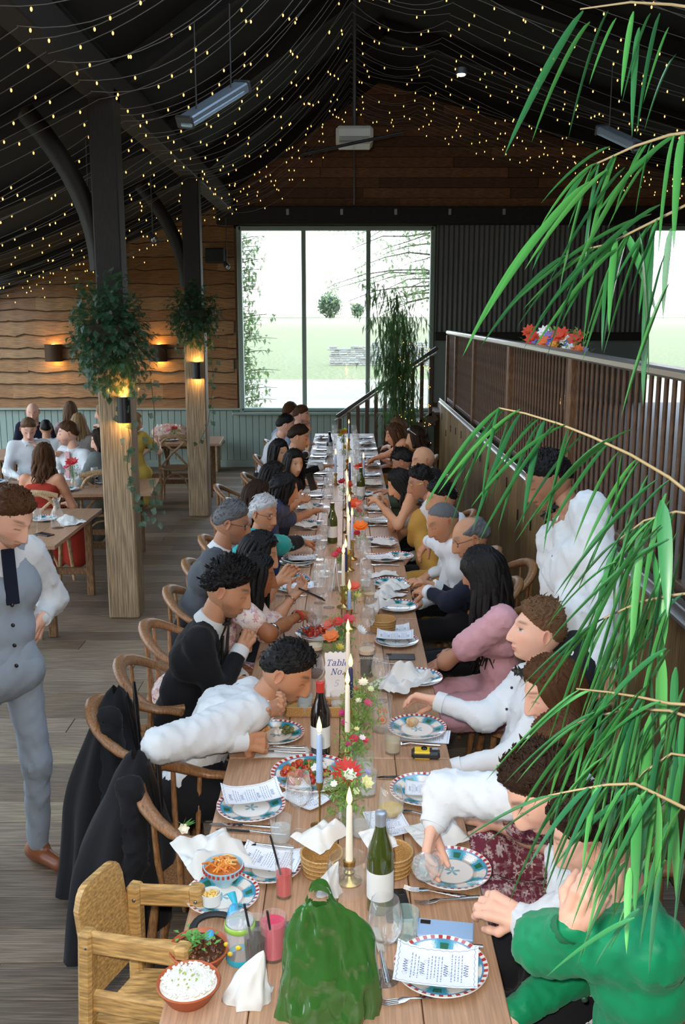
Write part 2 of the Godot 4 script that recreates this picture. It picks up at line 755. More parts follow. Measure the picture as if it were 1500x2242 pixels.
		for q in 3:
			m = M.new()
			m.box(Vector3(lerpf(a, b, (q + 0.5) / 3.0), (SILL + WTOP) / 2, zf - 0.05), Vector3((b - a) / 3 - 0.05, WTOP - SILL - 0.04, 0.01))
			obj("pane", m, mat("window_glass", Color(1, 1, 1, 0.03), 0.02), wn)


func outside() -> void:
	var m := M.new()
	m.sheet(40, 60, func(u: float, v: float) -> Vector3:
		var d := 0.02 + v * v * 1.0
		var z := -FAR - 0.3 - d * 700.0
		var y := -0.14 + 2.3 * smoothstep(0.08, 0.36, d)
		return Vector3((u - 0.5) * (140.0 + d * 1600.0), y + 0.25 * fold.get_noise_2d(u * 2.0, v * 3.0) * smoothstep(0.06, 0.2, d), z))
	var g := struct("ground", m, mat("meadow_grass", rgb("8a8f5a") * 0.8, 0.95, {"tex": noise_tex("turf", 0.03, 5, 0.7, 1.0), "tri": Vector3(0.25, 0.25, 0.25), "world": true}))
	# pale gravel yard by the wall
	m = M.new()
	m.sheet(24, 12, func(u: float, v: float) -> Vector3:
		var z := -FAR - 0.32 - v * 26.0 * (1.0 - 0.12 * sin(u * 3.0))
		return Vector3(-30.0 + u * 60.0, -0.06, z))
	struct("ground_gravel", m, mat("pale_gravel", rgb("c8bfa4") * 0.8, 0.95, {"tex": noise_tex("turf", 0.03, 5, 0.7, 1.0), "tri": Vector3(2, 2, 2), "world": true}))
	# ground round the sides, so that light bounces in
	m = M.new()
	m.box(Vector3(-40, -0.16, -5), Vector3(64, 0.05, 60))
	struct("ground_side", m, mat("meadow_grass", rgb("93a768")))
	# dry-stone wall
	var t := thing("dry_stone_wall", "low dry-stone wall of pale rough stones standing in the meadow outside", "wall", on_y(790, 800, -0.15))
	m = M.new()
	m.colored = true
	var wdt := 9.5
	for r in 11:
		var x := -wdt * 0.19 + rng.randf() * 0.2
		while x < wdt * 0.8:
			var l := rng.randf_range(0.18, 0.5)
			var yy := r * 0.115
			if yy < 1.0 + 0.28 * fold.get_noise_1d(x * 0.08 + 5.0) + 0.1 * sin(x):
				var tone := rng.randf_range(0.25, 0.42)
				m.col = Color(tone, tone * 0.95, tone * 0.86)
				m.box(Vector3(x + l / 2, yy + 0.06, rng.randf_range(-0.06, 0.06)), Vector3(l - 0.02, rng.randf_range(0.08, 0.115), 0.5), Basis(Vector3.BACK, rng.randf_range(-0.06, 0.06)), 0.02)
			x += l
	tag(obj("stones", m, mat("field_stone", Color.WHITE, 0.9, {"vc": true}), t), "pale rough field stones", "", "", "stuff")
	# trees and bushes
	far_tree("round_tree", "round pale tree on the far edge of the meadow", deep(722, 697, 250), 7.2, 7.4, Color(0.10, 0.15, 0.09), 2200, 0.8)
	far_tree("round_tree", "small round bush beside the round pale tree on the skyline", deep(783, 697, 255), 4.6, 4.4, Color(0.10, 0.15, 0.09), 1200, 0.6)
	far_tree("hedge_bush", "yellow-green bush growing behind the dry-stone wall", on_y(850, 790, -0.15) + Vector3(0.6, 0, -1.0), 3.2, 1.9, Color(0.09, 0.13, 0.035), 2200, 0.16)
	# young tree close outside the left pane, branches hanging in front of the glass
	var base := on_z(520, 985, 18.4)
	base.y = -0.1
	t = thing("young_tree", "slender leafy tree growing just outside the left window pane", "tree", base)
	m = M.new()
	var lv := M.new()
	var trunk := PackedVector3Array()
	for k in 8:
		trunk.append(Vector3(0.03 * sin(k * 1.3), k * 0.6, 0))
	m.tube(trunk, [0.06, 0.055, 0.05, 0.045, 0.04, 0.03, 0.02, 0.01], 6)
	for k in 46:
		var y0 := 0.7 + k * 0.072
		var a := rng.randf_range(-1.2, 1.2)
		var l := rng.randf_range(0.3, 0.95) * (1.15 - 0.4 * absf(y0 - 2.2) / 2.0)
		var p := PackedVector3Array()
		for q in 5:
			var s := q / 4.0
			p.append(Vector3(0.02 + l * s * cos(a) * 0.95, y0 + l * 0.35 * s - 0.25 * l * s * s, l * s * sin(a)))
		m.tube(p, [0.012, 0.01, 0.008, 0.005, 0.003], 4)
		for q in 26:
			var s := rng.randf_range(0.25, 1.0)
			leaf(lv, p[int(s * 4)] + Vector3(rng.randfn() * 0.05, rng.randfn() * 0.06, rng.randfn() * 0.05), Vector3(rng.randfn(), rng.randfn() - 0.6, rng.randfn()).normalized(), rng.randf_range(0.09, 0.15), 0.06)
	obj("trunk", m, wood("bark", Color(0.12, 0.09, 0.06)), t)
	tag(obj("foliage", lv, mat("tree_leaf", rgb("45652f") * 0.9, 0.5, {"back": Color(0.1, 0.16, 0.04)}), t), "", "", "", "stuff")
	# boughs of a large tree reaching in from the upper right
	base = on_z(1060, 700, 30.0)
	base.y = -0.15
	t = thing("garden_tree", "light tree whose thin leafy boughs spread over the upper right panes", "tree", base)
	m = M.new()
	lv = M.new()
	m.tube(PackedVector3Array([Vector3(0, 0, 0), Vector3(0.05, 2, 0), Vector3(-0.1, 4.2, 0), Vector3(-0.2, 6.5, 0)]), [0.2, 0.17, 0.13, 0.06], 7)
	for k in 26:
		var y0 := rng.randf_range(2.6, 6.4)
		var l := rng.randf_range(2.4, 5.6)
		var a := rng.randf_range(-0.5, 0.5)
		var p := PackedVector3Array()
		for q in 7:
			var s := q / 6.0
			p.append(Vector3(-0.1 - l * s, y0 + 0.5 * l * s * (1 - s) - 0.10 * l * s, l * s * a) + Vector3(0, 0.12, 0.1) * fold.get_noise_2d(k * 3.0, s * 0.3))
		m.tube(p, [0.04, 0.034, 0.028, 0.022, 0.016, 0.01, 0.004], 4)
		for q in int(l * 62):
			var s := rng.randf_range(0.2, 1.0)
			leaf(lv, p[int(s * 6)] + Vector3(rng.randfn() * 0.22, rng.randfn() * 0.2, rng.randfn() * 0.2), Vector3(rng.randfn(), rng.randfn() - 0.5, rng.randfn()).normalized(), rng.randf_range(0.13, 0.2), 0.09)
	obj("boughs", m, wood("bark", Color(0.12, 0.09, 0.06)), t)
	tag(obj("foliage", lv, mat("pale_leaf", rgb("6f8a50") * 0.7, 0.6, {"back": Color(0.12, 0.16, 0.06)}), t), "", "", "", "stuff")


func leaf(m: M, at: Vector3, d: Vector3, l: float, w: float, bend := 0.15) -> void:
	# a pointed leaf with a fold along its midrib, two quads
	var s := d.cross(Vector3.UP)
	s = s.normalized() if s.length() > 0.05 else Vector3.RIGHT
	var nn := s.cross(d).normalized()
	var a := m.put(at, nn)
	var b := m.put(at + d * l * 0.45 + s * w / 2 + nn * w * 0.12, (nn - s * 0.3).normalized())
	var e := m.put(at + d * l * 0.45 - s * w / 2 + nn * w * 0.12, (nn + s * 0.3).normalized())
	var f := m.put(at + d * l - nn * l * bend, (nn + d * 0.4).normalized())
	var g := m.put(at + d * l * 0.5, nn)
	m.tri(a, b, g)
	m.tri(a, g, e)
	m.tri(g, b, f)
	m.tri(e, g, f)


func far_tree(called: String, label: String, base: Vector3, h: float, w: float, c: Color, count: int, size: float) -> void:
	var t := thing(called, label, "tree" if called != "hedge_bush" else "bush", base)
	var m := M.new()
	m.tube(PackedVector3Array([Vector3(0, -0.2, 0), Vector3(0.05, h * 0.3, 0), Vector3(0, h * 0.7, 0)]), [w * 0.06, w * 0.05, w * 0.02], 6)
	obj("trunk", m, wood("bark", Color(0.12, 0.09, 0.06)), t)
	m = M.new()
	for k in count:
		var d := Vector3(rng.randfn(), rng.randfn(), rng.randfn()).normalized()
		var r := pow(rng.randf(), 0.4) * (0.85 + 0.3 * fold.get_noise_3dv(d * 0.25))
		var p := Vector3(d.x * w * 0.5 * r, h * 0.46 + d.y * h * 0.5 * r, d.z * w * 0.5 * r)
		leaf(m, p, Vector3(rng.randfn(), rng.randfn(), rng.randfn()).normalized(), size, size * 0.6)
	tag(obj("foliage", m, mat(called + "_leaf", c, 0.7, {"back": Color(0.1, 0.14, 0.05)}), t), "", "", "", "stuff")


func balustrade() -> void:
	# raised gallery on the right: plank front, posts, thin uprights, rails; stairs at the far end
	var xw := 1.42
	var top := 1.14
	var zn := -1.2
	var zf := -14.35
	var m := M.new()
	m.box(Vector3((xw + 0.04 + 8.0) / 2, 1.0, -5.2), Vector3(8.0 - xw - 0.04, 0.14, 20.2))
	struct("floor_gallery", m, wood("gallery_floor", Color(0.10, 0.075, 0.05), Vector3(2, 9, 9)))
	m = M.new()
	m.box(Vector3(xw + 0.07, 0.5, (zn + zf) / 2), Vector3(0.04, 1.0, zn - zf))
	var front := struct("wall_gallery", m, wood("wall_core", rgb("8a6a48")))
	var pl := []
	var cols := ["a3834f", "ae8c57", "967748", "a07d4c", "b59562"]
	for k in cols.size():
		pl.append(wood("plank_%d" % k, rgb(cols[k]), Vector3(8, 0.3, 8), 0.6))
	var knot := mat("iron_hinge", Color(0.02, 0.02, 0.02), 0.5, {"metal": 0.6})
	var z := zn
	var k := 0
	while z > zf:
		var w := rng.randf_range(0.24, 0.34)
		m = M.new()
		m.box(Vector3.ZERO, Vector3(0.03, top, w - 0.006), Basis(), 0.004)
		var o := obj("plank", m, pl[rng.randi() % pl.size()], front)
		o.position = Vector3(xw + rng.randf_range(0, 0.006), top / 2 + 0.005, z - w / 2)
		if k % 2 == 0:
			m = M.new()
			m.box(Vector3(xw - 0.022, rng.randf_range(0.78, 1.0), z - w / 2), Vector3(0.008, 0.09, 0.02), Basis(), 0.002)
			obj("iron_latch", m, knot, front)
		z -= w
		k += 1
	# clear-edged ledge strip on the planks
	m = M.new()
	m.box(Vector3(xw + 0.0, top + 0.02, (zn + zf) / 2), Vector3(0.08, 0.025, zn - zf), Basis(), 0.006)
	m.box(Vector3(xw - 0.02, top + 0.05, (zn + zf) / 2), Vector3(0.012, 0.05, zn - zf), Basis(), 0.003)
	struct("trim_5", m, mat("worn_steel_edge", Color(0.5, 0.5, 0.5), 0.3, {"metal": 0.7}))
	# screen of thin uprights
	var t := thing("slatted_balustrade", "brown balustrade of thin uprights with a pale metal top rail above the plank wall", "balustrade", Vector3(xw + 0.1, top, 0))
	var rail := M.new()
	rail.bar(Vector3(0, 1.0, -2.4), Vector3(0, 1.04, zf), 0.1, 0.05, Vector3.UP, 0.012)
	obj("top_rail", rail, mat("rail_steel", Color(0.46, 0.44, 0.42), 0.32, {"metal": 0.8}), t)
	var brown := wood("upright_brown", Color(0.17, 0.085, 0.045), Vector3(9, 1, 9), 0.55)
	var rodm := M.new()
	rodm.tube(PackedVector3Array([Vector3(0, 0.0, 0), Vector3(0, 0.5, 0), Vector3(0, 0.99, 0)]), 0.012, 7)
	var shared := rodm.mesh()
	z = -2.5
	k = 0
	while z > zf:
		var o := obj("upright", shared, brown, t)
		o.position = Vector3(0, 0.02, z)
		z -= 0.115
	for pz in [-3.55, -6.4, -8.85, -11.3, -13.2, -14.3]:
		m = M.new()
		m.box(Vector3(0.0, 0.5, pz), Vector3(0.09, 1.0, 0.1), Basis(), 0.008)
		obj("post", m, wood("post_brown", Color(0.26, 0.125, 0.055), Vector3(9, 1, 9), 0.55), t)
	m = M.new()
	m.box(Vector3(0.0, 0.06, (-2.5 + zf) / 2), Vector3(0.05, 0.06, -2.5 - zf), Basis(), 0.006)
	obj("bottom_rail", m, brown, t)
	# stairs up to the gallery, with their own rail
	var sw := M.new()
	t = thing("staircase", "short wooden staircase climbing to the gallery under the window", "stairs", Vector3(0.1, 0, -14.9))
	for q in 6:
		m = M.new()
		m.box(Vector3(0.12 + q * 0.25, 0.165 * (q + 1) - 0.02, 0.0), Vector3(0.29, 0.04, 0.9), Basis(), 0.006)
		obj("tread", m, wood("stair_oak", Color(0.16, 0.10, 0.06), Vector3(2, 9, 5)), t)
		m = M.new()
		m.box(Vector3(q * 0.25, 0.165 * q + 0.07, 0.0), Vector3(0.02, 0.16, 0.88))
		obj("riser", m, wood("stair_oak", Color(0.16, 0.10, 0.06)), t)
	t = thing("stair_rail", "dark sloping stair handrail with square balusters in front of the window", "handrail", Vector3(0, 0, -14.42))
	var a := on_z(737, 915, 14.42)
	var b := on_z(958, 764, 14.42)
	a.z = 0.0
	b.z = 0.0
	m = M.new()
	m.bar(a + Vector3(0, 0.02, 0), b + Vector3(0, 0.02, 0), 0.07, 0.05, Vector3.UP, 0.012)
	obj("handrail", m, mat("dark_rail", Color(0.03, 0.028, 0.03), 0.35), t)
	m = M.new()
	m.bar(a + Vector3(-0.03, -0.05, 0.0), b + Vector3(0, -0.05, 0), 0.04, 0.03, Vector3.UP, 0.006)
	obj("under_rail", m, mat("rail_grey", Color(0.25, 0.23, 0.22), 0.4, {"metal": 0.5}), t)
	for q in 11:
		var s := (q + 0.35) / 11.0
		var p := a.lerp(b, s)
		m = M.new()
		m.box(Vector3(p.x, p.y - 0.05 - 0.44, 0), Vector3(0.055, 0.9, 0.05), Basis(), 0.006)
		obj("baluster", m, wood("baluster_brown", Color(0.14, 0.065, 0.035), Vector3(9, 1, 9), 0.5), t)
	m = M.new()
	m.bar(Vector3(a.x, a.y - 0.98, 0), Vector3(b.x, b.y - 0.98, 0), 0.05, 0.16, Vector3.UP, 0.008)
	obj("stringer", m, wood("stair_oak", Color(0.16, 0.10, 0.06)), t)


func pillars() -> void:
	var pale := wood("oak_pillar", rgb("c8aa84") * 0.95, Vector3(7, 0.25, 7), 0.6)
	var dark := wood("dark_post", Color(0.022, 0.015, 0.011), Vector3(9, 0.7, 9), 0.7)
	var px := -1.80
	var names := ["square pale oak pillar with a big ivy bush, standing nearer the plank table", "square pale oak pillar with a smaller ivy bush, near the window wall", "square pale oak pillar beside the photographer"]
	var zs := [-7.55, -11.6, -3.4]
	for k in 3:
		var t := thing("oak_pillar", names[k], "pillar", Vector3(px, 0, zs[k]))
		var m := M.new()
		m.box(Vector3(0, 1.12, 0), Vector3(0.245, 2.24, 0.235), Basis(), 0.012)
		obj("post", m, pale, t)
		m = M.new()
		m.box(Vector3(0, 3.1, 0), Vector3(0.2, 1.9, 0.2), Basis(), 0.01)
		obj("upper_post", m, dark, t)
		m = M.new()
		var p := PackedVector3Array()
		for q in 9:
			var s := q / 8.0
			p.append(Vector3(-0.09 - 0.5 * s * s, 2.75 + 1.15 * s, 0))
		m.tube(p, 0.075, 4)
		obj("curved_brace", m, dark, t)
	var bm := M.new()
	bm.box(Vector3(px, 4.08, -5.3), Vector3(0.2, 0.24, 20.3), Basis(), 0.01)
	struct("trim_6", bm, dark)
	# dark rafter plate against the far wall top on the left
	bm = M.new()
	bm.bar(Vector3(-7.5, 2.08, -FAR + 0.12), Vector3(-1.95, 4.16, -FAR + 0.12), 0.14, 0.16)
	struct("trim_7", bm, dark)


func ceiling_things() -> void:
	# fairy light strings: eave, beam over the pillars, two ridge lines, far slope
	var wire := mat("clear_cable", Color(0.2, 0.19, 0.18), 0.35)
	var glow := mat("fairy_bulb_glow", Color(0.9, 0.6, 0.2), 0.4, {"glow": Color(1.0, 0.55, 0.15), "power": 2.2})
	var nstr := 46
	for k in nstr:
		var z := -3.2 - (FAR - 0.5 - 3.2) * k / (nstr - 1.0) + rng.randf_range(-0.06, 0.06)
		var anchors := [Vector3(-6.6, 2.62, z + 0.1), Vector3(-1.78, 3.94, z), Vector3(0.05, 5.3, z - 0.05), Vector3(0.95, 5.12, z), Vector3(6.2, 4.05, z + rng.randf_range(-0.2, 0.2))]
		var sags := [rng.randf_range(0.28, 0.5), rng.randf_range(0.22, 0.42), rng.randf_range(0.05, 0.2), rng.randf_range(0.12, 0.45)]
		var t := thing("fairy_light_string", "warm fairy light string draped across the dark barn roof", "fairy lights", anchors[1], "fairy light strings under the roof")
		var m := M.new()
		var bulbs := M.new()
		for s in 4:
			var a: Vector3 = anchors[s] - anchors[1]
			var b: Vector3 = anchors[s + 1] - anchors[1]
			var p := PackedVector3Array()
			var nn := 14 if s != 2 else 7
			for q in nn + 1:
				var w := float(q) / nn
				p.append(a.lerp(b, w) - Vector3(0, sags[s] * 4.0 * w * (1 - w), 0) + Vector3(0, 0, 0.02 * sin(w * 9.0 + k)))
			m.tube(p, 0.0028, 4, 1.0, Vector3.BACK, false)
			var ln := a.distance_to(b)
			var cnt := int(ln / 0.38)
			for q in cnt:
				var w := (q + rng.randf_range(0.15, 0.85)) / cnt
				var f := w * nn
				var at := p[int(f)].lerp(p[mini(int(f) + 1, nn)], f - int(f))
				bulbs.ball(at - Vector3(0, 0.018, 0), Vector3(0.007, 0.012, 0.007), 5, 4)
		obj("cable", m, wire, t)
		tag(obj("bulbs", bulbs, glow, t), "", "", "", "stuff")
	# long metal heaters on the slopes
	var steel := mat("heater_shell", Color(0.30, 0.36, 0.42), 0.35, {"metal": 0.5})
	var shiny := mat("heater_reflector", Color(0.42, 0.56, 0.68), 0.25, {"metal": 0.4})
	var spots := [[deep(404, 268, 6.6), deep(530, 190, 7.0), "long blue-grey strip heater on the left roof slope"], [deep(1318, 284, 8.6), deep(1400, 322, 8.2), "strip heater on the right roof slope, partly behind leaves"]]
	for s in spots:
		var a: Vector3 = s[0]
		var b: Vector3 = s[1]
		var t := thing("strip_heater", s[2], "heater", (a + b) / 2)
		var m := M.new()
		var d := (b - a)
		m.bar(-d / 2, d / 2, 0.13, 0.07, Vector3(0, 1, 0.3), 0.01)
		obj("housing", m, steel, t)
		m = M.new()
		m.bar(-d * 0.47 + Vector3(0, -0.035, 0.03), d * 0.47 + Vector3(0, -0.035, 0.03), 0.1, 0.03, Vector3(0, 1, 0.3), 0.008)
		obj("reflector", m, shiny, t)
		m = M.new()
		for e in [-0.5, 0.5]:
			m = M.new()
			m.bar(d * e - d.normalized() * 0.01, d * e + d.normalized() * 0.02, 0.15, 0.09, Vector3(0, 1, 0.3), 0.01)
			obj("end_cap", m, mat("heater_cap", Color(0.06, 0.06, 0.06), 0.5), t)
			m = M.new()
			m.tube(PackedVector3Array([d * e * 0.6, d * e * 0.6 + Vector3(0, 0.6, 0)]), 0.006, 5)
			obj("hanger", m, mat("heater_cap", Color(0.06, 0.06, 0.06)), t)
	# white unit hung under the ridge
	var c := deep(776, 302, 9.6)
	var t := thing("air_unit", "white boxy air unit hung under the roof ridge", "air unit", c)
	var m := M.new()
	m.box(Vector3.ZERO, Vector3(0.37, 0.17, 0.4), Basis(), 0.03)
	obj("casing", m, mat("unit_white", Color(0.55, 0.53, 0.46), 0.5), t)
	m = M.new()
	for q in 5:
		m.box(Vector3(0, -0.06 + q * 0.012 - 0.01, 0.2), Vector3(0.3, 0.004, 0.012))
	obj("grille", m, mat("unit_grille", Color(0.12, 0.12, 0.11), 0.6), t)
	m = M.new()
	m.tube(PackedVector3Array([Vector3(0, 0.08, 0), Vector3(0, 1.5, 0)]), 0.02, 6)
	m.tube(PackedVector3Array([Vector3(0, -0.05, -0.18), Vector3(0, -0.62, -0.18)]), 0.008, 5)
	obj("hanging_rod", m, mat("heater_cap", Color(0.06, 0.06, 0.06)), t)
	# tie bar across
	m = M.new()
	var tp := PackedVector3Array()
	for q in 9:
		tp.append(deep(660 + q * 28, 338 - q * 6, 9.3))
	m.tube(tp, 0.016, 6)
	struct("trim_8", m, mat("tie_black", Color(0.01, 0.01, 0.01), 0.6))
	# recessed pendant on the right slope
	c = deep(1010, 163, 7.2)
	t = thing("ceiling_spotlight", "small lit ceiling spotlight among the fairy lights", "light", c)
	m = M.new()
	m.lathe(PackedVector2Array([Vector2(0.02, 0.05), Vector2(0.04, 0.045), Vector2(0.045, 0.0), Vector2(0.04, 0.0)]), 12)
	obj("housing", m, mats["tie_black"], t)
	m = M.new()
	m.ball(Vector3(0, -0.002, 0), Vector3(0.034, 0.012, 0.034), 12, 6)
	obj("lamp_lens", m, mat("spot_glow", Color(1, 0.9, 0.7), 0.4, {"glow": Color(1.0, 0.8, 0.5), "power": 6.0}), t)
	var l := SpotLight3D.new()
	l.name = "spot_lamp"
	t.add_child(l)
	l.position = Vector3(0, -0.03, 0)
	l.rotation.x = -PI / 2
	l.light_color = Color(1.0, 0.85, 0.65)
	l.light_energy = 1.2
	l.spot_angle = 40
	l.spot_range = 20
	l.spot_attenuation = 2
	l.light_size = 0.03
	l.shadow_enabled = true
	# small black stage spots on the beams at the left, and a loudspeaker on the far wall
	var where := [deep(196, 474, 9.2), deep(335, 522, 10.6), deep(497, 582, 14.6)]
	var how := ["small black stage spot with a silver lens hanging left of the nearer pillar", "small black stage spot hanging between the two pillars", "small black stage spot hanging beside the window wall loudspeaker"]
	for k in 3:
		t = thing("stage_spot", how[k], "spotlight", where[k])
		m = M.new()
		var b := Basis(Vector3.RIGHT, -1.1) * Basis(Vector3.BACK, 0.4)
		m.lathe(PackedVector2Array([Vector2(0.0, 0.1), Vector2(0.035, 0.1), Vector2(0.045, 0.02), Vector2(0.045, -0.06), Vector2(0.038, -0.06)]), 10, Transform3D(b, Vector3.ZERO))
		obj("can", m, mat("heater_cap", Color(0.06, 0.06, 0.06)), t)
		m = M.new()
		m.ball(b * Vector3(0, -0.055, 0), Vector3(0.037, 0.012, 0.037), 10, 5, b)
		obj("lens", m, mat("spot_lens", Color(0.75, 0.78, 0.8), 0.1, {"metal": 0.9}), t)
		m = M.new()
		m.tube(PackedVector3Array([Vector3(0, 0, 0), Vector3(0, 0.7, 0)]), 0.008, 5)
		obj("hanger", m, mat("heater_cap", Color(0.06, 0.06, 0.06)), t)
	t = thing("loudspeaker", "black box loudspeaker mounted beside the top of the window", "speaker", on_z(472, 560, FAR - 0.16))
	m = M.new()
	m.box(Vector3.ZERO, Vector3(0.3, 0.22, 0.24), Basis(), 0.015)
	obj("cabinet", m, mat("speaker_black", Color(0.012, 0.012, 0.012), 0.6), t)
	m = M.new()
	m.box(Vector3(0, 0, 0.122), Vector3(0.27, 0.19, 0.008), Basis(), 0.003)
	obj("grille", m, mat("speaker_grille", Color(0.025, 0.025, 0.025), 0.8), t)
	# wall sconces: a rusted half drum throwing light up and down
	var sc := [on_z(121, 772, FAR), on_z(350, 772, FAR)]
	for k in 2:
		sconce(sc[k] + Vector3(0, 0, 0.09), 0.135, 0.27, mat("rusted_drum", Color(0.10, 0.055, 0.03), 0.7, {"metal": 0.4}), ["rust-brown drum wall light glowing on the waney boards", "rust-brown drum wall light on the waney boards behind the pillar ivy"][k], "wall light", 0.14)
	sconce(Vector3(-1.71, 1.70, -7.55 + 0.12 + 0.055), 0.052, 0.2, mat("black_drum", Color(0.012, 0.012, 0.014), 0.35), "slim black up-and-down light on the nearer oak pillar", "pillar light", 0.07)
	sconce(Vector3(-1.80 + 0.03, 1.78, -11.6 + 0.12 + 0.055), 0.052, 0.2, mat("black_drum", Color(0.012, 0.012, 0.014), 0.35), "slim black up-and-down light on the farther oak pillar", "pillar light", 0.07)


func sconce(at: Vector3, r: float, h: float, mt: Material, label: String, cat: String, power: float) -> void:
	var t := thing("wall_light", label, cat, at)
	var m := M.new()
	m.lathe(PackedVector2Array([Vector2(r - 0.006, -h / 2), Vector2(r, -h / 2), Vector2(r, h / 2), Vector2(r - 0.006, h / 2), Vector2(r - 0.006, -h / 2)]), 18)
	obj("drum", m, mt, t)
	m = M.new()
	m.box(Vector3(0, 0, -r * 0.8), Vector3(0.04, h * 0.4, r * 0.5))
	obj("bracket", m, mt, t)
	for s in [-1.0, 1.0]:
		m = M.new()
		m.ball(Vector3(0, s * h * 0.36, 0), Vector3(r * 0.5, r * 0.3, r * 0.5), 10, 6)
		obj("lamp", m, mat("amber_lamp", Color(1, 0.8, 0.4), 0.5, {"glow": Color(1.0, 0.68, 0.25), "power": 5.0}), t)
		var l := OmniLight3D.new()
		l.name = "amber_light"
		t.add_child(l, true)
		l.position = Vector3(0, s * h * 0.46, 0)
		l.light_color = Color(1.0, 0.78, 0.42)
		l.light_energy = power
		l.light_size = r * 0.4
		l.omni_range = 20
		l.omni_attenuation = 2
		l.shadow_enabled = true


